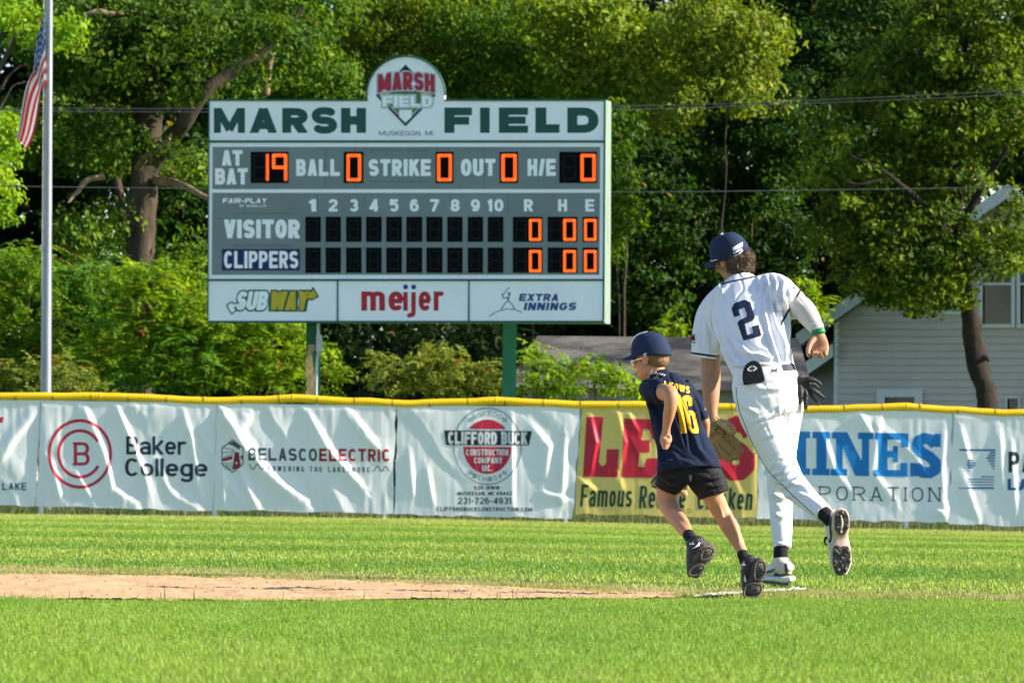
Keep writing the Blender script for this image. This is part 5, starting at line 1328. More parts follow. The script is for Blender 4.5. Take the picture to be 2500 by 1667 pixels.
# garage with a low grey roof
garage = empty('garage', P(1600, 1245, 99), 'low garage with a grey shingle roof in painted dappled shade behind the younger runner', 'garage')
ra, rb_, ea, eb = P(1312, 820, 103.5), P(1950, 826, 103.5), P(1236, 945, 98.5), P(1985, 958, 98.5)
la = P(1236, 950, 108.5); lb = P(2035, 960, 108.5)
V = []; F = []
nr = 26
for side, (e0, e1) in ((0, (ea, eb)), (1, (Vector((ea.x, 108.5, ea.z)), Vector((eb.x, 108.5, eb.z))))):
    for k in range(nr):
        t0, t1 = k / nr, (k + 1) / nr; up = Vector((0, 0, .018))
        a0, b0 = e0.lerp(ra, t0) + up, e1.lerp(rb_, t0) + up; a1, b1 = e0.lerp(ra, t1), e1.lerp(rb_, t1)
        i = len(V); V += [tuple(a0), tuple(b0), tuple(b1), tuple(a1), tuple(a0 - up), tuple(b0 - up)]; F += [(i, i + 1, i + 2, i + 3), (i + 4, i + 5, i + 1, i)]
i = len(V); V += [tuple(ea), tuple(ra), (ea.x, 108.5, ea.z)]; F.append((i, i + 1, i + 2))
mesh_np('roof', V, F, M_shing, garage)
mb = MB(); mb.box((ea.x + .3, 98.8, -.2), (eb.x - .3, 108.2, ea.z - .02)); mb.build('wall', mat('garage wall', (.24, .24, .25), .7, var=.1, scale=3), garage)
# ------------------------------------------------------------------ people
M_skin = mat('skin tanned', (.36, .18, .105), .55, var=.07, scale=14, bump=.08, bscale=220, spec=.35)
M_skin2 = mat('skin fair', (.46, .225, .122), .55, var=.07, scale=14, bump=.08, bscale=220, spec=.35)
for m_ in (M_skin, M_skin2):
    b_ = m_.node_tree.nodes['Principled BSDF']; b_.inputs['Subsurface Weight'].default_value = .12; b_.inputs['Subsurface Radius'].default_value = (.012, .005, .003); b_.inputs['Subsurface Scale'].default_value = 1.0
NAVY = (.010, .019, .055)
M_jersey = band_mat('jersey white knit', (.70, .71, .745), (.012, .016, .045), .85, .12, 1500)
M_pants = mat('white baseball trousers', (.72, .725, .745), .85, var=.02, scale=6, bump=.10, bscale=1500, spec=.2)
M_navyp = mat('navy print', (.014, .022, .052), .6, var=.12, scale=60)
M_cap_n = mat('navy cap cloth', (.014, .026, .062), .85, var=.12, scale=30, bump=.25, bscale=900, spec=.2)
M_black = mat('black cloth', (.012, .012, .014), .85, var=.2, scale=30, bump=.2, bscale=700, spec=.25)
M_blackg = mat('black leather', (.014, .014, .015), .45, var=.2, scale=30, bump=.4, bscale=160, spec=.4)
M_hair = mat('brown hair', (.10, .058, .034), .5, var=.4, scale=60, spec=.4, stretch=(3, 3, .6))
M_hair2 = mat('short fair hair', (.17, .092, .042), .6, var=.25, scale=90, spec=.3)
M_whitep = mat('white print', (.78, .78, .78), .5)
M_grey_sl = mat('pale grey arm sleeve', (.44, .43, .415), .7, var=.03, scale=10, bump=.08, bscale=900)
M_green_b = mat('green wristband', (.005, .16, .05), .5)
M_shoe_w = mat('cream shoe', (.62, .55, .48), .6, var=.12, scale=25, bump=.15, bscale=120)
M_sole_c = mat('tan shoe sole', (.58, .42, .31), .6, var=.15, scale=25)
M_cleat = mat('dusty black cleat plate', (.035, .033, .032), .5, col2=(.12, .105, .09), scale=60, bump=.5, bscale=90)
M_rub = mat('dusty black rubber', (.045, .040, .034), .75, col2=(.135, .115, .09), scale=40, bump=.5, bscale=140)
M_glove = mat('tan glove leather', (.27, .145, .055), .62, col2=(.40, .25, .105), scale=22, bump=.6, bscale=90, spec=.35)
M_glove_l = mat('pale glove leather', (.40, .26, .13), .6, var=.25, scale=25, bump=.5, bscale=80)
M_lace = mat('rawhide lace', (.20, .10, .05), .7)
M_tee = mat('navy tee cotton', (.010, .017, .040), .9, var=.10, scale=12, bump=.12, bscale=1300, spec=.15)
M_short = mat('black shorts', (.011, .011, .013), .75, var=.2, scale=8, bump=.1, bscale=500, spec=.2)
M_gold = mat('gold print', (.80, .46, .012), .5, var=.06, scale=20)

def cloth(name, mb, Y0, voxel, smooth, parent, m, folds=(), nz=.004, nsc=(9, 9, 3), bands=None, crs=.006, seed=0):
    """tubes -> one continuous garment with folds; folds: (pts px, width px, height m, side)"""
    V, F, N = remesh(mb, voxel, smooth)
    q = proj(V)
    d = nz * fbm(np.stack([V[:, 0] * nsc[0] + seed, V[:, 1] * nsc[1], V[:, 2] * nsc[2]], -1), 3)
    cr = np.abs(vnoise(np.stack([V[:, 0] * 16 + V[:, 2] * 7 + seed, V[:, 1] * 8, V[:, 2] * 7 - V[:, 0] * 5], -1)))
    d = d - crs * np.exp(-(cr / .09) ** 2) * np.clip(.5 + 1.2 * vnoise(V * 6 + seed), 0, 1)
    front = np.clip(-N[:, 1] * 1.6 + .35, 0, 1)
    for fo in folds:
        pts, w, a = fo[:3]
        m_ = np.full(len(q), 1e9); sd = np.zeros(len(q)); tp = np.zeros(len(q)); L = 0
        tot = sum(math.dist(pts[i], pts[i + 1]) for i in range(len(pts) - 1))
        for i in range(len(pts) - 1):
            p, r = np.array(pts[i], float), np.array(pts[i + 1], float); e = r - p; l = np.hypot(*e)
            t = np.clip(((q - p) @ e) / l ** 2, 0, 1); dv = q - p - t[:, None] * e
            dd = np.hypot(dv[:, 0], dv[:, 1]); s = np.sign(dv[:, 0] * e[1] - dv[:, 1] * e[0])
            k = dd < m_
            m_ = np.where(k, dd, m_); sd = np.where(k, s * dd, sd); tp = np.where(k, (L + t * l) / tot, tp); L += l
        env = np.sin(np.clip(tp, .02, .98) * PI) ** .7
        d = d + 2.0 * a * env * front * (np.exp(-(sd / w) ** 2) - .45 * np.exp(-((np.abs(sd) - 2.1 * w) / w) ** 2))
    V = V + N * d[:, None]
    flt = {'band': bands(proj(V), V) if bands is not None else np.full(len(V), -9.0)}
    o = mesh_np(name, V, F, m, parent, True, flt=flt)
    T = BVHTree.FromPolygons([tuple(v) for v in V], F)
    return o, T
def onto(T, Yfb, lift=.0022):
    def f(px, py, off):
        out = []
        for x, y in zip(np.atleast_1d(px), np.atleast_1d(py)):
            d = ray(x, y).normalized()
            h = T.ray_cast(CAM_POS, d)
            p = h[0] if h[0] is not None else P(x, y, Yfb)
            out.append(tuple(p - d * (lift + off)))
        return np.array(out)
    return f
def line_on(name, pts, T, Yfb, r, m, parent, sub=8):
    A = catmull(pts, sub); W = onto(T, Yfb, 0)(A[:, 0], A[:, 1], r * .4)
    V, F = tube_raw(W, [r] * len(W), [r] * len(W), 6)
    return mesh_np(name, V, F, m, parent, True)
def TB(mb, secs, Y0, n=18, sub=5, ex=2.0):
    V, F = tube_px(secs, Y0, n, sub, ex, not getattr(mb, 'flat', False)); mb.add(V, F); return mb
def basis(f, up):
    f = Vector(f).normalized(); r = f.cross(Vector(up)).normalized(); u = r.cross(f).normalized()
    return r, f, u
def E3(mb, c, R, off, ax, n=22):
    r, f, u = R
    cc = c + r * off[0] + f * off[1] + u * off[2]
    V, F = ellipsoid(cc, [r * ax[0], f * ax[1], u * ax[2]], n, 16); mb.add(V, F)
def head_shapes(mb, c, R, s):
    """c: centre of the skull; s: scale (1 = adult)"""
    E3(mb, c, R, (0, -.004 * s, .012 * s), (.076 * s, .098 * s, .090 * s))          # skull
    E3(mb, c, R, (0, .034 * s, -.045 * s), (.062 * s, .060 * s, .075 * s))           # face
    E3(mb, c, R, (0, .055 * s, -.098 * s), (.038 * s, .036 * s, .026 * s))           # chin
    for sx in (-1, 1):
        E3(mb, c, R, (sx * .048 * s, .012 * s, -.075 * s), (.020 * s, .045 * s, .032 * s))   # jaw
        E3(mb, c, R, (sx * .034 * s, .080 * s, -.038 * s), (.022 * s, .016 * s, .016 * s))   # cheek
        E3(mb, c, R, (sx * .078 * s, -.006 * s, -.022 * s), (.009 * s, .022 * s, .034 * s))  # ear
        E3(mb, c, R, (sx * .084 * s, -.016 * s, -.014 * s), (.006 * s, .012 * s, .024 * s))
        E3(mb, c, R, (sx * .030 * s, .088 * s, .004 * s), (.024 * s, .010 * s, .009 * s))    # brow
    E3(mb, c, R, (0, .100 * s, -.028 * s), (.011 * s, .014 * s, .030 * s))           # nose
    E3(mb, c, R, (0, .108 * s, -.045 * s), (.016 * s, .014 * s, .012 * s))
    E3(mb, c, R, (0, .092 * s, -.074 * s), (.024 * s, .008 * s, .007 * s))           # lips
    E3(mb, c, R, (0, .090 * s, -.084 * s), (.021 * s, .009 * s, .007 * s))
def eyes(c, R, s, parent):
    for sx in (-1, 1):
        mb = MB(); E3(mb, c, R, (sx * .031 * s, .083 * s, -.018 * s), (.013 * s, .010 * s, .010 * s), 12)
        mb.build('eye', mat('eye', (.55, .52, .50), .2), parent, True)
def cap(c, R, s, parent, m_c, brim_len, piping=True, drop=.016):
    r, f, u = R
    V = []; F = []; nu, nv = 48, 16
    for i in range(nv + 1):
        t = i / nv
        for j in range(nu):
            a = 2 * PI * j / nu
            ca, sa = math.cos(a), math.sin(a)
            rad = math.cos(t * PI / 2) ** .62 if t < 1 else 0
            seam = 1 + .006 * math.cos(a * 6) * math.sin(t * PI)
            ax_, ay = .089 * s * seam, .109 * s * seam
            h = (.108 * math.sin(t * PI / 2) ** 1.0 - .002 + (.010 * (1 - t) * (1 - sa) * .4)) * s
            low = -drop * s * (1 - t) * (1 - sa) / 2
            V.append(c + r * (ca * ax_ * rad) + f * (sa * ay * rad - .004 * s) + u * (h + low + .014 * s))
    for i in range(nv):
        for j in range(nu): F.append((i * nu + j, i * nu + (j + 1) % nu, (i + 1) * nu + (j + 1) % nu, (i + 1) * nu + j))
    k = len(V)
    for j in range(nu):
        p = Vector(V[j]); V.append(p - (p - c).normalized() * .006 * s + u * .004 * s)
    for j in range(nu): F.append((j, k + j, k + (j + 1) % nu, (j + 1) % nu))
    V = [tuple(v) for v in V]
    o = mesh_np('cap', V, F, m_c, parent, True)
    Vb = []; Fb = []; na, nr = 25, 8
    for side in (0, 1):
        for i in range(nr):
            q = i / (nr - 1)
            for j in range(na):
                a = PI * (.08 + .84 * j / (na - 1)); ca, sa = math.cos(a), math.sin(a)
                rx = .086 * s; base_y = .104 * s * sa; ext = brim_len * s * sa ** .75
                Vb.append(tuple(c + r * (ca * rx * (1 + .03 * q)) + f * (base_y * (1) + ext * q - .004 * s) + u * (.014 * s - (.020 * ca * ca * s) * q - .012 * s * q - side * .004 * s + .004 * s)))
    for side in (0, 1):
        o0 = side * na * nr
        for i in range(nr - 1):
            for j in range(na - 1):
                q = (o0 + i * na + j, o0 + i * na + j + 1, o0 + (i + 1) * na + j + 1, o0 + (i + 1) * na + j)
                Fb.append(q if side == 0 else q[::-1])
    for j in range(na - 1):
        a = (nr - 1) * na + j; Fb.append((a, a + 1, a + 1 + na * nr, a + na * nr))
    mesh_np('brim', Vb, Fb, m_c, o, True)
    mbb = MB(); V2, F2 = ellipsoid(c + u * (.122 * s) - f * .004 * s, [r * .008 * s, f * .008 * s, u * .005 * s], 12, 8); mbb.add(V2, F2); mbb.build('button', M_whitep if piping else m_c, o, True)
    if piping:
        pts = [c + r * (math.cos(a) * .0905 * s) + f * (math.sin(a) * .111 * s - .004 * s) + u * .0195 * s for a in np.linspace(PI * .04, PI * .96, 40)]
        V3, F3 = tube_raw(pts, [.0022] * 40, [.0022] * 40, 8); mesh_np('rope_trim', V3, F3, M_whitep, o, True)
    T = BVHTree.FromPolygons([tuple(v) for v in V], F)
    return o, T
def strands(name, seeds, dirs, ln, r0, m, parent, rng_):
    V = []; F = []
    for p, d in zip(seeds, dirs):
        p = np.array(p); d = np.array(d) / np.linalg.norm(d); L = ln * rng_.uniform(.6, 1.2)
        side = np.cross(d, rng_.normal(size=3)); side /= np.linalg.norm(side); w = r0 * rng_.uniform(.7, 1.4)
        k = len(V); n = 4
        bend = rng_.normal(0, .16, 3)
        for i in range(n):
            t = i / (n - 1); c = p + d * L * t + bend * L * t * t * .5
            ww = w * (1 - t * .85)
            V += [c - side * ww, c + side * ww]
        for i in range(n - 1): F.append((k + 2 * i, k + 2 * i + 1, k + 2 * i + 3, k + 2 * i + 2))
    return mesh_np(name, V, F, m, parent, True)

# ================================================================== the taller runner
YP = G(1905, 1431).y + .02
lp = G(1905, 1431)
R_h = basis((-.66, .72, -.20), (-.42, -.10, .90))
hc = P(1784, 627, YP + .34)
bd = MB()
head_shapes(bd, hc, R_h, 1.0)
TB(bd, [(1808, 700, .30, 30, 28), (1799, 675, .32, 27, 26), (1789, 645, .34, 26, 26)], YP)
TB(bd, [(1868, 930, .02, 66, 44), (1858, 870, .06, 68, 44), (1842, 810, .15, 74, 46), (1826, 740, .24, 72, 42), (1810, 700, .30, 40, 32)], YP)
# left arm (hanging, glove hand)
TB(bd, [(1765, 735, .27, 34, 34), (1742, 780, .29, 32, 32), (1733, 830, .28, 27, 26), (1735, 880, .26, 24.5, 23), (1735.5, 930, .24, 24, 21), (1736.5, 975, .22, 19.5, 17), (1738.5, 1010, .20, 13.5, 11), (1742, 1045, .19, 15, 10), (1748, 1068, .19, 15, 8)], YP)
# right arm
TB(bd, [(1868, 715, .23, 34, 34), (1905, 722, .18, 25, 25), (1935, 742, .135, 19, 19), (1954, 751, .115, 20, 20), (1972, 771, .092, 19, 18), (1990, 796, .068, 15, 14), (1998, 813, .05, 14, 11), (2000, 828, .05, 19, 11), (2002, 845, .06, 22, 10), (2003, 856, .055, 21, 9)], YP)
for i, (x, yk, yt, r_) in enumerate(((2018, 852, 866, 4.6), (2009, 856, 871, 5.0), (1999.5, 857, 871, 5.0), (1990, 854, 869, 4.8))):
    TB(bd, [(x, yk - 10, .06, r_ + .6), (x, yk + 5, .045, r_ + .3), (x - 1, yt - 2, .01, r_), (x - 3, yt - 1, -.025, r_ * .95), (x - 5, yt - 9, -.04, r_ * .85)], YP, 12)
TB(bd, [(1988, 826, .04, 8), (1979, 838, .015, 7.2), (1974, 851, -.005, 6.4), (1973, 862, -.02, 5.4), (1975, 870, -.03, 4.6)], YP, 12)
# legs
TB(bd, [(1848, 960, .0, 36, 34), (1856, 1015, -.015, 36, 36), (1876, 1066, -.03, 33, 34), (1905, 1128, -.055, 27, 27), (1925, 1165, -.08, 25, 25), (1948, 1196, -.14, 23, 23), (1978, 1224, -.22, 20, 20), (2005, 1248, -.31, 15, 15), (2024, 1264, -.35, 13, 13), (2036, 1280, -.35, 16, 14)], YP)
TB(bd, [(1908, 960, .02, 34, 36), (1917, 1020, .045, 28, 34), (1916, 1070, .07, 26, 30), (1909, 1120, .085, 24, 26), (1905.5, 1165, .087, 24, 25), (1905, 1210, .08, 22, 23), (1907, 1255, .055, 19, 20), (1908, 1310, .02, 16, 16), (1906, 1350, 0, 14, 14), (1905, 1382, .0, 16, 16)], YP)
V, F, N = remesh(bd, .0045, 3)
player = mesh_np('person', V, F, M_skin, None, True, loc=(lp.x, lp.y, 0))
tag(player, 'tall ball player in white jersey numbered 2 and white trousers running away, seen from behind', 'person')
eyes(hc, R_h, 1.0, player)
# hair
r_, f_, u_ = R_h
hm = MB(); E3(hm, hc, R_h, (0, -.022, -.020), (.083, .095, .082)); E3(hm, hc, R_h, (.0, -.058, -.050), (.066, .050, .052)); E3(hm, hc, R_h, (0, -.010, .02), (.082, .100, .085))
Vh, Fh, Nh = remesh(hm, .005, 2)
loc_h = (Vh - np.array(hc)) @ np.array([list(r_), list(f_), list(u_)]).T
Vh = Vh + Nh * (.004 * fbm(np.stack([loc_h[:, 0] * 90, loc_h[:, 1] * 90, loc_h[:, 2] * 14], -1), 2))[:, None]
hair = mesh_np('hair', Vh, Fh, M_hair, player, True)
rg = np.random.RandomState(8)
sel = np.nonzero((loc_h[:, 1] < -.005) & (loc_h[:, 2] < .03))[0]; sel = rg.choice(sel, 1500)
strands('hair_strands', Vh[sel], Nh[sel] * .4 - np.array(u_) * 1.0 + rg.normal(0, .22, (len(sel), 3)), 0.028, .0015, M_hair, hair, rg)
capo, Tc = cap(hc, R_h, 1.03, player, M_cap_n, .072)
cf = onto(Tc, YP + .3)
lg = [put_text('GREAT', (1789, 605, 1814, 613), .24, .6, .1, slope=-.42, h=.6), put_text('LAKES', (1791, 614, 1812, 620), .24, .6, .1, slope=-.42, h=.6),
      sdf_mesh(d_or(d_line([(1789, 606), (1800, 599), (1813, 592)], .9), d_line([(1792, 626), (1803, 622), (1813, 612)], 1.1), d_ell(1797, 623.5, 2, 1.6), d_ell(1806, 619, 2, 1.6)), 1784, 588, 1818, 632, .6)]
print_on('cap_emblem', lg, cf, M_whitep, capo, .001)
# jersey
jm = MB(); jm.flat = True
TB(jm, [(1866, 915, .01, 74, 50), (1860, 885, .04, 78, 54), (1846, 842, .10, 87, 56), (1839, 803, .15, 91, 58), (1830, 765, .20, 93, 58), (1818, 728, .25, 86, 53), (1809, 700, .29, 56, 42), (1804, 682, .31, 36, 32)], YP, 24)
TB(jm, [(1790, 722, .25, 46, 46), (1752, 762, .29, 47, 46), (1733, 805, .29, 43, 42), (1725, 842, .27, 39, 38), (1721, 866, .26, 37, 36), (1720, 872, .26, 36, 35)], YP, 22)
TB(jm, [(1846, 722, .25, 46, 44), (1888, 711, .21, 45, 43), (1914, 726, .16, 40, 43), (1933, 742, .125, 37, 43), (1940, 747, .11, 37, 43)], YP, 22)
def jband(q, V):
    out = np.full(len(q), -9.0)
    s = (q[:, 0] - 1938) * .87 + (q[:, 1] - 748) * .5       # right cuff
    k = (q[:, 0] > 1905) & (q[:, 1] < 800)
    out = np.where(k, 2.8 - np.abs(s + 6), out)
    s2 = q[:, 1] - (868 + (q[:, 0] - 1720) * .14)
    k2 = (q[:, 0] < 1762) & (q[:, 1] > 830)
    out = np.where(k2, 2.6 - np.abs(s2 + 2), out)
    s3 = (q[:, 0] - 1806) * .22 + (q[:, 1] - 684) * .97
    s3 = q[:, 1] - (684 - (q[:, 0] - 1804) * .22)
    k3 = (np.abs(q[:, 0] - 1804) < 44) & (q[:, 1] < 705)
    out = np.where(k3, 2.3 - np.abs(s3 + .5), out)
    return out
jf = [([(1893, 700), (1905, 780), (1925, 860)], 5, .010), ([(1880, 700), (1885, 760), (1912, 850), (1925, 890)], 5, .009), ([(1868, 705), (1868, 770), (1890, 850)], 5, .007), ([(1905, 690), (1922, 760), (1930, 820)], 4, .008),
      ([(1755, 760), (1770, 830), (1800, 880), (1830, 900)], 6, .011), ([(1730, 760), (1750, 820), (1752, 860)], 6, .012), ([(1757, 850), (1790, 890), (1840, 900)], 5, .011), ([(1775, 800), (1800, 850), (1850, 880)], 6, .009), ([(1800, 830), (1830, 862), (1880, 870)], 5, .008), ([(1850, 868), (1880, 876), (1888, 868)], 4, .009),
      ([(1760, 868), (1782, 905), (1792, 918)], 4, .010), ([(1870, 672), (1880, 695), (1872, 715)], 3.5, .007), ([(1885, 670), (1898, 690), (1896, 712)], 3.5, .007), ([(1900, 672), (1914, 692), (1914, 712)], 3.5, .007), ([(1850, 676), (1862, 700), (1850, 725)], 4, .006), ([(1705, 770), (1700, 820), (1705, 855)], 5, .007), ([(1780, 690), (1760, 715), (1735, 740)], 5, .006), ([(1900, 800), (1915, 850), (1918, 885)], 4, .008), ([(1870, 800), (1890, 850), (1905, 888)], 4, .007), ([(1810, 880), (1840, 890), (1880, 886)], 4, .007)]
jers, Tj = cloth('jersey', jm, YP, .0046, 4, player, M_jersey, jf, .0035, (7, 7, 4), jband)
two = [(1786, 749), (1818, 731), (1834, 738), (1844, 771), (1837, 783), (1817, 789), (1824, 819), (1836, 817), (1832, 796), (1853, 791.5), (1859, 818), (1815, 831), (1800, 789), (1806, 782), (1823, 776), (1825, 770), (1816, 748), (1802, 755), (1806, 770), (1792, 774)]
two = [(1786, 749), (1817, 731), (1833, 738), (1844, 776), (1836, 785), (1816, 791), (1822, 821), (1835, 817), (1836, 798), (1852, 792.5), (1859.5, 818.5), (1815.5, 831.5), (1800, 787), (1810, 779), (1824, 774), (1817, 751), (1803, 752), (1806, 771), (1792, 774)]
two = [(1786, 753), (1793, 740), (1817, 731.5), (1832, 738), (1843, 775), (1837, 783), (1818, 790), (1824, 818), (1839, 813), (1836, 797), (1852, 792.5), (1859, 819), (1815, 831.5), (1800, 788), (1806, 781), (1822, 774), (1824, 768), (1817, 750), (1802, 756), (1806, 770), (1792, 774)]
print_on('back_number', [sdf_mesh(d_poly(two), 1780, 725, 1866, 838, 1.3)], onto(Tj, YP), M_navyp, jers, .001)
pf = onto(Tj, YP + .2)
print_on('sleeve_patch', [sdf_mesh(d_poly([(1685, 818), (1694, 820), (1697, 831), (1684, 830)]), 1682, 815, 1700, 834, .8)], pf, mat('patch red', (.40, .03, .06), .6), jers, .001)
print_on('sleeve_patch', [sdf_mesh(d_or(d_line([(1686, 815), (1696, 819)], 1), d_line([(1686, 834), (1697, 837)], 1), d_line([(1688, 822), (1689, 829)], .7), d_line([(1692, 823), (1693, 829)], .7)), 1682, 810, 1700, 842, .7)], pf, M_navyp, jers, .0015)
print_on('sleeve_emblem', [sdf_mesh(d_or(d_line([(1936, 703), (1940, 703)], 1), d_line([(1938, 700), (1941, 706)], .8)), 1932, 696, 1946, 710, .7)], onto(Tj, YP), M_navyp, jers, .001)
# arm sleeve
am = MB(); TB(am, [(1914, 727, .17, 26, 26), (1936, 741, .14, 28, 27), (1954, 750, .118, 29, 28), (1968, 764, .098, 27.5, 26), (1980, 781, .082, 24, 23), (1990, 796, .068, 19.5, 18), (1996.5, 807, .056, 17.5, 15)], YP)
cloth('arm_sleeve', am, YP, .0045, 4, player, M_grey_sl, [([(1975, 800), (1990, 802), (2008, 795)], 2.2, .0025), ([(1972, 790), (1985, 794), (2002, 786)], 2.5, .0025)], .001)
wb = MB(); TB(wb, [(1996.5, 808, .055, 18.5, 15.5), (1998.2, 814, .05, 18.3, 14.5)], YP, 18, 3); V, F, N = remesh(wb, .0035, 2); mesh_np('wristband', V, F, M_green_b, player, True)
# trousers
pm = MB(); pm.flat = True
TB(pm, [(1864, 893, .03, 74, 48), (1867, 915, .02, 79, 54), (1870, 945, .0, 83, 60), (1878, 985, .0, 82, 63), (1884, 1015, 0, 70, 58)], YP, 24)
TB(pm, [(1846, 950, .0, 52, 54), (1853, 1005, -.02, 52, 54), (1870, 1045, -.03, 49, 50), (1889, 1090, -.04, 44, 44), (1908, 1131, -.06, 38, 38), (1926, 1167, -.08, 35, 35), (1947, 1195, -.14, 32.5, 32), (1976, 1222, -.22, 26.5, 27), (2000, 1243, -.30, 23, 23), (2012, 1253, -.34, 22.5, 22)], YP, 22)
TB(pm, [(1910, 960, .02, 48, 54), (1920, 1000, .04, 41, 50), (1919, 1045, .06, 35, 44), (1913, 1095, .08, 34, 38), (1906, 1140, .09, 35, 35), (1904.5, 1190, .085, 32.5, 33), (1906, 1230, .07, 30, 30), (1908, 1280, .04, 26.5, 27), (1909.5, 1325, .01, 22.5, 23), (1909.5, 1338, 0, 21.5, 22)], YP, 22)
pff = [([(1840, 1030), (1872, 1018), (1905, 1000)], 4, .008), ([(1850, 1045), (1880, 1030), (1908, 1022)], 4, .006), ([(1905, 995), (1902, 1010), (1912, 1030)], 4, .008), ([(1880, 1160), (1910, 1150), (1945, 1128)], 4, .007), ([(1890, 1175), (1920, 1165), (1950, 1140)], 4, .007), ([(1905, 1190), (1935, 1180), (1955, 1160)], 4, .006), ([(1920, 1175), (1950, 1185), (1975, 1190)], 4, .006), ([(1825, 935), (1860, 950), (1930, 945)], 6, .004), ([(1940, 1200), (1975, 1215), (2010, 1240)], 4, .004), ([(1880, 1200), (1905, 1215), (1930, 1210)], 5, .006), ([(1885, 1250), (1905, 1262), (1928, 1255)], 5, .004), ([(1800, 960), (1815, 990), (1850, 1010)], 6, .006), ([(1880, 1140), (1900, 1120), (1935, 1108)], 4, .005), ([(1860, 1070), (1890, 1060), (1920, 1048)], 5, .004), ([(1890, 1320), (1908, 1328), (1926, 1322)], 3, .003)]
pants, Tp = cloth('trousers', pm, YP, .0046, 4, player, M_pants, pff, .003, (8, 8, 4), seed=3, crs=.003)
line_on('side_piping', [(1797, 945), (1800, 975), (1806, 1005), (1818, 1035), (1832, 1070), (1848, 1102), (1866, 1135), (1884, 1158), (1898, 1172)], Tp, YP, .0022, M_navyp, pants)
line_on('side_piping', [(1900, 1180), (1911, 1184), (1928, 1202), (1950, 1222), (1972, 1242), (1988, 1257)], Tp, YP, .0022, M_navyp, pants)
print_on('belt', [sdf_mesh(d_poly([(1909, 890), (1937, 887), (1943, 903), (1915, 905)]), 1904, 884, 1948, 908, 1.2)], onto(Tp, YP), M_navyp, pants, .003)
line_on('pocket_seam', [(1806, 940), (1835, 938), (1868, 931)], Tp, YP, .0012, mat('seam grey', (.5, .5, .52), .9), pants)
line_on('waist_seam', [(1862, 893), (1890, 892), (1938, 886)], Tp, YP, .0016, mat('waist grey', (.55, .55, .57), .9), pants)
print_on('maker_emblem', [sdf_mesh(d_or(d_line([(1885, 898), (1886.5, 903), (1891, 903.5), (1895.5, 903), (1897, 898)], 1.1), d_line([(1885, 910), (1886.5, 905), (1891, 904.5), (1895.5, 905), (1897, 910)], 1.1)), 1880, 894, 1902, 914, .7)], onto(Tp, YP), M_navyp, pants, .002)
# socks and shoes
for secs in ([(2006, 1248, -.325, 20, 20), (2018, 1258, -.345, 18, 18), (2030, 1272, -.355, 18, 18), (2036, 1284, -.35, 19, 18)], [(1907, 1328, .005, 18.5, 18), (1906, 1348, .0, 17.5, 17), (1905, 1368, .0, 18, 18), (1905, 1384, .0, 19, 20)]):
    mb = MB(); TB(mb, secs, YP); V, F, N = remesh(mb, .004, 3); mesh_np('sock', V + N * (.0006 * np.sin(V[:, 2] * 900))[:, None], F, M_black, player, True)
mb = MB(); TB(mb, [(2038, 1256, -.355, 22, 20), (2041, 1280, -.335, 28, 36), (2044, 1310, -.325, 26, 36), (2050, 1345, -.33, 27, 30), (2053, 1375, -.34, 25, 24), (2053, 1396, -.35, 17, 14)], YP)
V, F, N = remesh(mb, .004, 3); sh1 = mesh_np('shoe', V, F, M_shoe_w, player, True); Ts = BVHTree.FromPolygons([tuple(v) for v in V], F)
mb = MB(); TB(mb, [(2050, 1244, -.40, 10, 6), (2052, 1256, -.41, 20, 8), (2052, 1282, -.41, 21.5, 8), (2050, 1313, -.385, 19.5, 8), (2052, 1345, -.40, 25, 8), (2054, 1375, -.41, 24, 8), (2052, 1400, -.41, 11, 6)], YP, ex=2.6)
V, F, N = remesh(mb, .004, 2); mesh_np('sole', V, F, M_sole_c, sh1, True)
def plate(name, outline, Y, th, parent, studs, m=M_cleat):
    mb = MB(); pts = [P(x, y, Y) for x, y in catmull(outline + [outline[0]], 4)[:-1]]
    mb.prism(pts, (0, th, 0))
    for (x, y, r, h) in studs:
        V, F = tube_raw([P(x, y, Y + .005), P(x, y - .8, Y - h * .6), P(x, y - 1.5, Y - h)], [r * YP / FPX, r * .8 * YP / FPX, r * .5 * YP / FPX], [r * YP / FPX, r * .8 * YP / FPX, r * .5 * YP / FPX], 8, view=(0, 0, 1)); mb.add(V, F)
    V, F, N = remesh(mb, .003, 1); return mesh_np(name, V + N * (.0018 * fbm(V * 120, 2))[:, None], F, m, parent, True)
plate('heel_cleat_plate', [(2037, 1262), (2044, 1248), (2056, 1244), (2068, 1250), (2073, 1268), (2071, 1290), (2062, 1303), (2050, 1305), (2040, 1292)], YP - .432, .02, sh1, [(2043, 1258, 4.5, .010), (2066, 1258, 4.5, .010), (2044, 1288, 5, .012), (2068, 1286, 5, .012), (2056, 1252, 4, .008)])
plate('toe_cleat_plate', [(2033, 1345), (2040, 1330), (2054, 1334), (2068, 1332), (2077, 1346), (2076, 1372), (2070, 1392), (2056, 1403), (2042, 1400), (2034, 1380)], YP - .435, .02, sh1, [(2040, 1345, 5, .012), (2070, 1346, 5, .012), (2038, 1370, 5, .012), (2073, 1368, 5, .012), (2046, 1392, 5, .012), (2064, 1390, 5, .012), (2055, 1362, 4, .009), (2055, 1380, 4, .009), (2048, 1352, 4, .008), (2062, 1352, 4, .008)])
mb = MB(); TB(mb, [(2053, 1258, -.436, 1.6, 2), (2056, 1275, -.440, 2.6, 2.5), (2053, 1300, -.436, 2.2, 2)], YP, 8); mb.build('sole_mark', M_sole_c, sh1, True)
line_on('shoe_stripe', [(2028, 1262), (2027, 1285), (2029, 1310), (2026, 1322)], Ts, YP - .33, .006, M_cleat, sh1)
mb = MB(); TB(mb, [(2016, 1312, -.34, 3.5, 4), (2013, 1322, -.36, 2.5, 3), (2018, 1330, -.36, 2, 2.5)], YP, 8); mb.build('lace_knot', M_black, sh1, True)
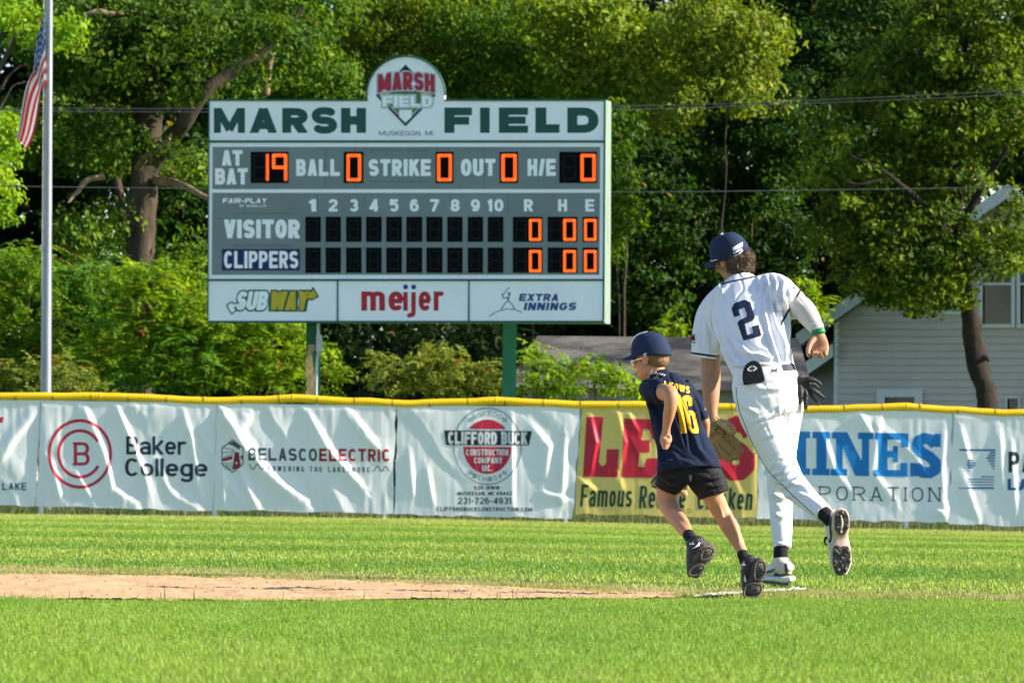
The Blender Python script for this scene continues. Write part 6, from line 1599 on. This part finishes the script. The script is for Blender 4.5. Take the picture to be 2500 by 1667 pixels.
mb = MB(); TB(mb, [(1929, 1384, -.045, 10, 14), (1916, 1386, -.015, 25, 20), (1898, 1392, .05, 22, 21), (1878, 1399, .13, 17, 19), (1864, 1404, .19, 11, 15)], YP)
TB(mb, [(1905, 1366, .0, 20, 21), (1906, 1388, .0, 23, 22)], YP)
V, F, N = remesh(mb, .004, 3); sh2 = mesh_np('shoe', V, F, M_shoe_w, player, True); Ts2 = BVHTree.FromPolygons([tuple(v) for v in V], F)
mb = MB(); TB(mb, [(1934, 1412, -.055, 7, 12), (1918, 1414, -.02, 8.5, 22), (1896, 1413, .06, 7.5, 22), (1876, 1412, .14, 6.5, 20), (1860, 1411, .20, 5, 14)], YP, ex=2.8)
V, F, N = remesh(mb, .0035, 2); mesh_np('sole', V, F, mat('white midsole', (.66, .62, .57), .6, var=.1, scale=30), sh2, True)
mb = MB(); TB(mb, [(1926, 1423, -.04, 4, 12), (1908, 1424, .0, 5.5, 18), (1890, 1423, .07, 4, 18), (1866, 1419, .17, 4, 14)], YP)
for x, d in ((1924, -.05), (1904, -.03), (1892, .04), (1916, .03)): TB(mb, [(x, 1424, d, 3.5), (x, 1431, d, 2.4)], YP, 8)
mb.build('cleat_plate', M_cleat, sh2, True)
print_on('shoe_heel_mark', [sdf_mesh(d_or(d_poly([(1888, 1404), (1892, 1398), (1906, 1402), (1922, 1398), (1934, 1402), (1933, 1408), (1910, 1411), (1890, 1409)]), d_poly([(1914, 1374), (1921, 1374), (1924, 1398), (1917, 1400)])), 1880, 1370, 1940, 1414, .8)], onto(Ts2, YP), M_cleat, sh2, .001)
print_on('shoe_swoop', [sdf_mesh(d_poly([(1868, 1394), (1880, 1390), (1896, 1386), (1884, 1396), (1872, 1400)]), 1862, 1382, 1900, 1404, .8)], onto(Ts2, YP + .1), M_cleat, sh2, .001)
# glove in the left hand
gl = empty('baseball_glove', P(1762, 1065, YP + .19), 'brown leather baseball glove on the left hand of the tall player', 'glove')
gm = MB()
V, F = ellipsoid(P(1757, 1060, YP + .20), [Vector((.062, 0, 0)), Vector((0, .035, 0)), Vector((0, 0, .070))]); gm.add(V, F)
for secs in ([(1760, 1050, .17, 14, 12), (1786, 1077, .15, 14, 12), (1805, 1098, .14, 11, 9), (1811, 1105, .14, 7, 6)], [(1752, 1062, .18, 14, 12), (1776, 1093, .16, 14, 12), (1795, 1113, .15, 10.5, 9), (1800, 1118, .15, 7, 6)],
             [(1746, 1068, .19, 13, 12), (1762, 1100, .17, 13, 11), (1780, 1120, .16, 9, 8), (1786, 1124, .16, 6, 6)], [(1741, 1065, .20, 12, 12), (1747, 1095, .19, 12, 11), (1757, 1113, .18, 8, 8), (1762, 1117, .18, 5, 6)]):
    TB(gm, secs, YP, 14)
TB(gm, [(1733, 1030, .20, 14, 14), (1744, 1036, .19, 22, 18), (1752, 1052, .18, 24, 18)], YP)
V, F, N = remesh(gm, .004, 3); V = V + N * (.002 * fbm(V * 45, 2))[:, None]
body_g = mesh_np('leather_body', V, F, M_glove, gl, True); Tg = BVHTree.FromPolygons([tuple(v) for v in V], F)
gm = MB(); TB(gm, [(1757, 1030, .15, 9, 9), (1772, 1038, .13, 12, 10), (1785, 1049, .125, 11, 10), (1790, 1058, .13, 8, 8)], YP, 14); TB(gm, [(1758, 1028, .15, 7, 7), (1774, 1030, .15, 5, 6), (1786, 1040, .15, 4, 4)], YP)
V, F, N = remesh(gm, .004, 3); mesh_np('thumb_stall', V + N * (.0015 * fbm(V * 60, 2))[:, None], F, M_glove_l, gl, True)  # paler leather paints the sunlit side of the glove
for secs in ([(1753, 1022), (1757, 1030), (1754, 1040), (1748, 1048)], [(1742, 1045), (1752, 1055), (1762, 1060), (1770, 1058)], [(1764, 1050), (1770, 1058), (1767, 1068)], [(1762, 1066), (1778, 1078), (1796, 1096)], [(1752, 1080), (1766, 1096), (1784, 1112)], [(1738, 1040), (1745, 1038), (1756, 1048), (1764, 1046)], [(1742, 1082), (1752, 1100), (1758, 1110)]):
    line_on('lacing', secs, Tg, YP + .15, .0028, M_blackg if secs[0][0] in (1753, 1764) else M_lace, gl)
for pts in ([(1788, 1062, .13), (1800, 1072, .12), (1808, 1082, .12), (1816, 1094, .13)], [(1808, 1112, .14), (1822, 1117, .12), (1836, 1112, .10), (1846, 1104, .08)]):
    A = catmull([tuple(P(x, y, YP + d)) for x, y, d in pts], 6); V, F = tube_raw(A, [.002] * len(A), [.002] * len(A), 6); mesh_np('loose_lace', V, F, M_lace, gl, True)
# sliding mitt in the back pocket
mt = MB(); ol = [(1816, 940), (1813, 920), (1816, 900), (1824, 887), (1837, 880), (1849, 882), (1858, 891), (1863, 908), (1866, 930), (1842, 935)]
ctr = P(1840, 910, YP)
def mitt_y(x, y):
    h = Tp.ray_cast(CAM_POS, ray(x, y).normalized()); h2 = Tj.ray_cast(CAM_POS, ray(x, y).normalized())
    return min([k[0].y for k in (h, h2) if k[0] is not None] + [YP])
ys_ = [mitt_y(x, y) for x, y in ol]; ym = min(mitt_y(x, y) for x in range(1818, 1866, 6) for y in range(884, 936, 6))
pts = [P(x, y, ym - .012) for x, y in catmull(ol + [ol[0]], 4)[:-1]]
mt.prism(pts, (0, .03, 0)); V, F, N = remesh(mt, .004, 4); mo = mesh_np('sliding_mitt', V, F, M_black, None, True, loc=tuple(P(1840, 935, ym)))
tag(mo, 'black rounded sliding mitt with white diamond mark tucked in the tall player back pocket', 'mitt')
Tm = BVHTree.FromPolygons([tuple(v) for v in V], F)
dm = [(1825, 901), (1836, 892), (1848, 896), (1847, 899), (1836, 907), (1826, 905)]
print_on('mitt_emblem', [sdf_mesh(d_and(d_poly([(1824, 900.5), (1836, 890.5), (1848.5, 897), (1848, 901), (1837, 907.5), (1826, 905)]), d_not(d_poly([(1828, 900.5), (1836, 893.5), (1845, 898.5), (1837, 904.5), (1829, 903)])), d_not(d_box(1834.5, 885, 1838, 894)), d_not(d_box(1835, 903, 1838, 910))), 1820, 886, 1852, 912, .6)], onto(Tm, ym), M_whitep, mo, .001)
print_on('mitt_ring', [sdf_mesh(d_ring(1837, 899, 3, 3.4, 1.6), 1831, 893, 1843, 905, .6)], onto(Tm, ym), mat('mitt grey', (.12, .12, .12), .6), mo, .001)
# batting gloves hanging from the right back pocket
bg = MB(); 
def near_p(x, y, d=0.0): return d
for secs in ([(1942, 928, -.02, 9, 8), (1952, 932, -.035, 13, 9), (1964, 938, -.035, 12, 9), (1972, 946, -.03, 10, 8)],
             [(1945, 932, -.03, 6), (1950, 924, -.03, 5), (1957, 914, -.02, 3.4)], [(1960, 930, -.045, 7), (1975, 926, -.05, 7), (1992, 930, -.05, 6), (2004, 940, -.05, 4.6)], [(1968, 938, -.04, 6), (1986, 952, -.045, 6), (2002, 964, -.04, 5.6), (2012, 971, -.04, 4.6)],
             [(1968, 944, -.03, 6), (1978, 962, -.035, 6), (1990, 978, -.03, 5.2), (1999, 988, -.03, 4)], [(1964, 946, -.04, 6), (1968, 965, -.05, 6), (1967, 985, -.045, 5.4), (1966, 998, -.04, 4.4)], [(1954, 940, -.045, 7), (1954, 958, -.055, 7.5), (1953, 974, -.05, 7), (1952, 984, -.05, 5.5)], [(1958, 944, -.03, 6), (1962, 960, -.03, 6), (1962, 974, -.025, 4.5)], [(1972, 934, -.02, 6), (1988, 938, -.015, 5), (1999, 946, -.01, 4)]):
    TB(bg, secs, YP, 12)
V, F, N = remesh(bg, .0035, 2); V = V + N * (.0015 * fbm(V * 70, 2))[:, None]
bo = mesh_np('batting_gloves', V, F, M_blackg, None, True, loc=tuple(P(1960, 998, YP))); tag(bo, 'pair of limp black batting gloves hanging out of the tall player right pocket', 'gloves')

# ================================================================== the younger runner
YK = G(1832, 1460).y + .10
lk = G(1832, 1460)
R_k = basis((-.84, .52, -.14), (.02, -.03, 1.0))
kc = P(1589, 868, YK + .20)
bd = MB()
KS = .83
head_shapes(bd, kc, R_k, KS)
TB(bd, [(1608, 930, .16, 24, 22), (1604, 908, .18, 21, 20), (1598, 885, .19, 22, 21)], YK)
TB(bd, [(1676, 1140, .0, 58, 40), (1664, 1080, .05, 50, 36), (1645, 1010, .11, 46, 34), (1625, 955, .16, 44, 30), (1612, 928, .17, 28, 24)], YK)
TB(bd, [(1598, 955, .10, 22, 22), (1622, 957, -.03, 21, 20), (1637, 962, -.11, 19, 19), (1638, 985, -.125, 16.5, 16), (1633, 1012, -.11, 14.5, 14), (1628, 1038, -.085, 10.5, 10), (1626, 1056, -.07, 10.5, 9.5), (1624, 1070, -.065, 13, 10.5), (1624, 1082, -.06, 12, 10)], YK)
for i, (y, xr) in enumerate(((1072, 1634), (1079, 1634.5), (1086, 1632.5), (1092, 1629))):
    TB(bd, [(1616 + i * .8, y - 3, -.075, 4.2), (1622, y + 1, -.092, 4.4), (xr - 4, y + 2, -.09, 4.2), (xr, y, -.07, 3.8), (xr - 4, y - 1, -.055, 3.5)], YK, 10)
TB(bd, [(1632, 1060, -.07, 5), (1636, 1068, -.08, 4.8), (1636, 1076, -.085, 4.4), (1631, 1081, -.095, 4)], YK, 10)
TB(bd, [(1672, 955, .20, 22, 22), (1700, 992, .20, 18, 18), (1718, 1022, .19, 13.5, 14), (1722, 1040, .20, 11.5, 12), (1716, 1075, .25, 12, 12), (1694, 1125, .32, 10, 10), (1672, 1160, .36, 9, 9), (1660, 1178, .38, 12, 9)], YK)
TB(bd, [(1652, 1140, .02, 40, 38), (1638, 1172, .04, 31, 32), (1629, 1200, .06, 26.5, 27), (1630, 1226, .06, 25, 25), (1640, 1246, .02, 23, 23), (1655, 1270, -.04, 20, 20), (1670, 1292, -.10, 16, 16), (1684, 1310, -.155, 12.5, 12.5), (1692, 1326, -.18, 13, 13)], YK)
TB(bd, [(1782, 1262, -.010, 9, 12), (1792, 1286, -.018, 12.5, 16), (1801, 1310, -.028, 9, 12), (1806, 1330, -.04, 5, 8)], YK, 14)
TB(bd, [(1648, 1246, -.03, 10, 12), (1664, 1264, -.06, 12, 15), (1678, 1284, -.10, 9, 11), (1686, 1300, -.14, 5, 7)], YK, 14)
TB(bd, [(1752, 1225, -.03, 4, 6), (1760, 1246, -.015, 5, 8), (1764, 1262, -.02, 4, 6)], YK, 10)
TB(bd, [(1708, 1140, .0, 42, 40), (1726, 1178, -.01, 31, 32), (1742, 1213, .0, 26, 27), (1757, 1243, .02, 23, 24), (1768, 1262, .02, 22, 22), (1780, 1285, .0, 20.5, 21), (1795, 1312, -.01, 17.5, 18), (1808, 1338, -.035, 13.5, 14), (1817, 1358, -.055, 12, 12), (1824, 1376, -.06, 13, 13)], YK)
V, F, N = remesh(bd, .0042, 3)
kid = mesh_np('person', V, F, M_skin2, None, True, loc=(lk.x, lk.y, 0))
tag(kid, 'boy in navy cap, navy number 16 shirt and black shorts running away in sunglasses', 'person')
eyes(kc, R_k, KS, kid)
r_, f_, u_ = R_k
hm = MB(); E3(hm, kc, R_k, (0, -.013 * KS, .004 * KS), (.079 * KS, .095 * KS, .085 * KS)); E3(hm, kc, R_k, (0, -.040 * KS, -.036 * KS), (.066 * KS, .062 * KS, .045 * KS))
Vh, Fh, Nh = remesh(hm, .0045, 2)
lh = (Vh - np.array(kc)) @ np.array([list(r_), list(f_), list(u_)]).T
Vh = Vh + Nh * (.0012 * fbm(lh * np.array([160, 160, 40]), 2))[:, None]
mesh_np('hair', Vh, Fh, M_hair2, kid, True)
kcap, Tkc = cap(kc + u_ * .001, R_k, KS * 1.06, kid, M_cap_n, .066, False, .036)
print_on('cap_letter', [sdf_mesh(d_or(d_line([(1578, 863), (1572.5, 864), (1571.5, 868.5), (1577, 868)], 1.1)), 1567, 858, 1584, 873, .5)], onto(Tkc, YK), M_whitep, kcap, .001)
front = []
for t in np.linspace(.35, 1.0, 12):
    a = t * PI / 2; rad = math.cos(a) ** .62
    front.append(kc + u_ * (.001 + (.108 * math.sin(a) + .014) * KS * 1.06) + f_ * (.109 * KS * 1.06 * rad * .97) - r_ * (.030 * KS * rad))
V, F = tube_raw(front, [.004] * 12, [.0015] * 12, 6); mesh_np('cap_pipe', V, F, M_whitep, kcap, True)
# sunglasses
sg = [kc + f_ * (.084 * KS) - r_ * (.072 * KS) - u_ * .014, kc + f_ * (.03) - r_ * (.078 * KS) - u_ * .012, kc - f_ * (.012) - r_ * (.080 * KS) - u_ * .010]
V, F = tube_raw(sg, [.0045, .004, .003], [.002] * 3, 8); gsh = mesh_np('sunglasses', V, F, M_whitep, kid, True)
for sx in (-1, 1):
    mb = MB(); E3(mb, kc, R_k, (sx * .036 * KS, .093 * KS, -.018), (.032 * KS, .012, .020)); mb.build('lens', mat('dark lens', (.01, .012, .015), .1), gsh, True)
    mb = MB(); E3(mb, kc, R_k, (sx * .036 * KS, .088 * KS, -.018), (.036 * KS, .010, .024)); mb.build('rim', M_whitep, gsh, True)
# shirt
sm = MB(); sm.flat = True
TB(sm, [(1682, 1152, -.015, 81, 54), (1681, 1144, -.01, 80, 53), (1676, 1120, .02, 74, 48), (1668, 1085, .05, 66, 45), (1655, 1045, .08, 62, 42), (1645, 1010, .11, 61, 40), (1632, 970, .14, 58, 38), (1621, 943, .16, 52, 34), (1611, 924, .17, 36, 28), (1606, 914, .18, 26, 24)], YK, 24)
TB(sm, [(1586, 950, .14, 28, 30), (1600, 955, .07, 31, 31), (1613, 957, .01, 29.5, 29), (1619, 958, -.012, 27.5, 27)], YK)
TB(sm, [(1660, 945, .18, 30, 32), (1692, 980, .20, 25, 27), (1710, 1010, .19, 18, 22), (1717, 1027, .185, 15, 20)], YK)
sf = [([(1640, 1000), (1660, 1055), (1672, 1098)], 4, .008), ([(1655, 985), (1672, 1045), (1680, 1100)], 3.5, .008), ([(1612, 1060), (1635, 1085), (1660, 1100)], 4, .006), ([(1605, 1130), (1640, 1125), (1680, 1140)], 6, .006), ([(1690, 1050), (1705, 1100), (1735, 1130)], 6, .006), ([(1575, 960), (1590, 1000), (1600, 1050)], 5, .009), ([(1590, 990), (1604, 1020), (1608, 1060)], 4, .008), ([(1630, 1090), (1655, 1120), (1700, 1135)], 5, .005), ([(1580, 940), (1600, 930), (1620, 926)], 4, .006), ([(1685, 965), (1700, 1000), (1712, 1050)], 4, .005), ([(1612, 1075), (1612, 1110), (1618, 1150)], 5, .006)]
shirt, Tt = cloth('shirt', sm, YK, .0044, 3, kid, M_tee, sf, .0035, (8, 8, 4), seed=9)
kf = onto(Tt, YK)
one = d_poly([(1648, 968), (1656, 960), (1663, 965), (1676, 1057), (1663, 1058)])
six = lambda X, Y: d_or(d_poly([(1664, 971), (1672, 965), (1682, 964.5), (1689, 971), (1691, 990), (1682, 991), (1680, 978), (1675, 978), (1680, 1002), (1690, 1002), (1697, 1008), (1706, 1048), (1705, 1057), (1689, 1057), (1681, 1048)]))(X, Y)
six2 = d_and(six, d_not(d_poly([(1684, 1014), (1690, 1014), (1696, 1046), (1689, 1047)])))
print_on('back_number', [sdf_mesh(one, 1644, 956, 1680, 1062, 1.2), sdf_mesh(six2, 1660, 960, 1712, 1062, 1.2)], kf, M_gold, shirt, .001)
print_on('back_lettering', [put_text('LKOWS', (1622, 929, 1684, 946), .2, .55, .12, slope=.24, h=.9)], kf, M_gold, shirt, .003)
# necklace
nk = []
for a in np.linspace(-.3, PI + .7, 60):
    nk.append(P(1612 - 27 * math.cos(a) , 917 - 7 * math.cos(a) - 8 * math.sin(a) * .9 + 3, YK + .175 - .058 * math.sin(a)))
mbn = MB()
for ph, mm in ((0, 0), (PI, 1)):
    A = np.array([np.array(p) + np.array([.0032 * math.cos(i * 1.1 + ph), 0, .0032 * math.sin(i * 1.1 + ph)]) for i, p in enumerate(catmull([tuple(p) for p in nk], 2))])
    V, F = tube_raw(A, [.0042] * len(A), [.0042] * len(A), 8); mbn.add(V, F, mm)
mbn.build('rope_necklace', [M_whitep, M_navyp], kid, True)
# shorts
km = MB(); km.flat = True
TB(km, [(1680, 1128, .0, 58, 40), (1682, 1152, 0, 70, 44), (1686, 1175, 0, 66, 46)], YK, 24)
TB(km, [(1650, 1140, .02, 46, 44), (1640, 1165, .03, 40, 42), (1631, 1185, .045, 34, 36), (1628, 1193, .05, 32, 34)], YK, 20)
TB(km, [(1706, 1146, .0, 44, 40), (1724, 1168, -.01, 45, 44), (1740, 1194, -.01, 41, 41), (1745, 1208, -.01, 39, 40)], YK, 20)
shorts, Tsh = cloth('shorts', km, YK, .0044, 3, kid, M_short, [([(1700, 1160), (1735, 1168), (1760, 1160)], 5, .007), ([(1715, 1180), (1740, 1186), (1764, 1180)], 4, .005), ([(1615, 1165), (1640, 1180), (1665, 1182)], 5, .006), ([(1680, 1160), (1684, 1175), (1700, 1195)], 5, .006)], .002)
# socks, shoes
for secs in ([(1680, 1304, -.145, 15, 15), (1688, 1316, -.17, 14.5, 15), (1694, 1328, -.18, 17, 17)], [(1812, 1350, -.05, 14, 14), (1817, 1362, -.06, 14.5, 15), (1823, 1374, -.06, 17, 17)]):
    mb = MB(); TB(mb, secs, YK); V, F, N = remesh(mb, .0035, 3); mesh_np('sock', V, F, M_black, kid, True)
def kshoe(upper, sole, heel, toe, Ys, logos):
    mb = MB()
    for u in upper: TB(mb, u, YK)
    V, F, N = remesh(mb, .0038, 3); s = mesh_np('shoe', V, F, M_blackg, kid, True); T = BVHTree.FromPolygons([tuple(v) for v in V], F)
    mb = MB(); TB(mb, sole, YK, ex=2.6); V, F, N = remesh(mb, .0035, 2)
    q = proj(V); V = V + N * (.0022 * np.sign(np.sin(q[:, 1] * .9 + np.abs(q[:, 0] - sole[2][0]) * .25)) * (np.abs(fbm(V * 40, 1)) > .1))[:, None]
    mesh_np('sole', V, F, M_rub, s, True)
    for nm, o in (('heel_tread', heel), ('toe_tread', toe)):
        A = catmull(o + [o[0]], 5); Wp = [P(x, y, Ys) for x, y in A]
        V, F = tube_raw(Wp, [.006] * len(Wp), [.006] * len(Wp), 8); mesh_np(nm, V, F, M_rub, s, True)
    print_on('shoe_emblem', [sdf_mesh(d_poly(p), min(a for a, b in p) - 2, min(b for a, b in p) - 2, max(a for a, b in p) + 2, max(b for a, b in p) + 2, .6) for p in logos], onto(T, Ys), M_whitep, s, .002)
    return s
kshoe([[(1697, 1322, -.185, 24, 22), (1703, 1342, -.19, 28, 27), (1697, 1368, -.19, 23, 24), (1690, 1390, -.20, 15, 15), (1685, 1402, -.21, 9, 9)], [(1693, 1318, -.175, 18, 18), (1698, 1332, -.18, 22, 22)]],
      [(1738, 1330, -.20, 8, 6), (1727, 1345, -.235, 21, 8), (1713, 1362, -.24, 19, 8), (1704, 1378, -.235, 15, 8), (1698, 1392, -.245, 20, 8), (1688, 1404, -.23, 9, 6)],
      [(1712, 1352), (1722, 1338), (1738, 1338), (1741, 1346), (1730, 1360), (1714, 1366)], [(1680, 1398), (1690, 1386), (1712, 1378), (1718, 1386), (1706, 1400), (1688, 1405)], YK - .262,
      [[(1688, 1340), (1700, 1331), (1708, 1322), (1710, 1326), (1706, 1333), (1696, 1337)], [(1682, 1325), (1690, 1326), (1691, 1317), (1693, 1325), (1697, 1328), (1690, 1329), (1684, 1329)]])
kshoe([[(1826, 1368, -.07, 19, 19), (1834, 1386, -.075, 27, 27), (1833, 1412, -.07, 25, 24), (1828, 1436, -.07, 18, 17), (1826, 1450, -.075, 12, 11)], [(1822, 1364, -.06, 17, 17), (1830, 1378, -.065, 23, 22)]],
      [(1856, 1366, -.10, 9, 6), (1853, 1386, -.125, 19, 8), (1848, 1408, -.125, 17, 8), (1840, 1426, -.12, 18, 8), (1834, 1444, -.13, 21, 8), (1829, 1456, -.12, 13, 6)],
      [(1841, 1398), (1845, 1376), (1858, 1370), (1868, 1378), (1866, 1400), (1852, 1414), (1843, 1412)], [(1815, 1448), (1822, 1430), (1842, 1424), (1858, 1430), (1854, 1448), (1838, 1458), (1820, 1457)], YK - .148,
      [[(1818, 1402), (1821, 1410), (1822, 1420), (1818, 1420), (1816, 1412)], [(1807, 1377), (1814, 1376), (1817, 1367), (1817, 1375), (1822, 1379), (1814, 1380), (1808, 1380)]])
# glove held in front of the boy
gk = empty('baseball_glove', P(1645, 1190, YK + .36), 'worn tan baseball glove held in front of the boy, peeking out between his legs', 'glove')
gm = MB()
V, F = ellipsoid(P(1640, 1176, YK + .38), [Vector((.085, 0, 0)), Vector((0, .04, 0)), Vector((0, 0, .062))]); gm.add(V, F)
for secs in ([(1656, 1176, .38, 13, 12), (1674, 1186, .37, 12, 11), (1682, 1172, .37, 8, 8)], [(1650, 1190, .38, 14, 12), (1664, 1200, .37, 12, 10), (1674, 1208, .37, 8, 8)], [(1622, 1170, .38, 14, 12), (1602, 1180, .38, 12, 10), (1592, 1184, .38, 6, 8)], [(1618, 1160, .38, 12, 10), (1602, 1166, .38, 8, 8), (1590, 1180, .38, 4, 6)]):
    TB(gm, secs, YK, 14)
V, F, N = remesh(gm, .004, 3); V = V + N * (.002 * fbm(V * 45, 2))[:, None]
mesh_np('leather_body', V, F, M_glove_l, gk, True)
for pts in ([(1590, 1178, .34), (1598, 1168, .33), (1606, 1160, .34)], [(1592, 1186, .34), (1600, 1190, .33), (1606, 1194, .34)], [(1672, 1190, .34), (1680, 1180, .34), (1684, 1172, .35)]):
    A = catmull([tuple(P(x, y, YK + d)) for x, y, d in pts], 6); V, F = tube_raw(A, [.004] * len(A), [.004] * len(A), 6); mesh_np('lacing', V, F, M_blackg, gk, True)
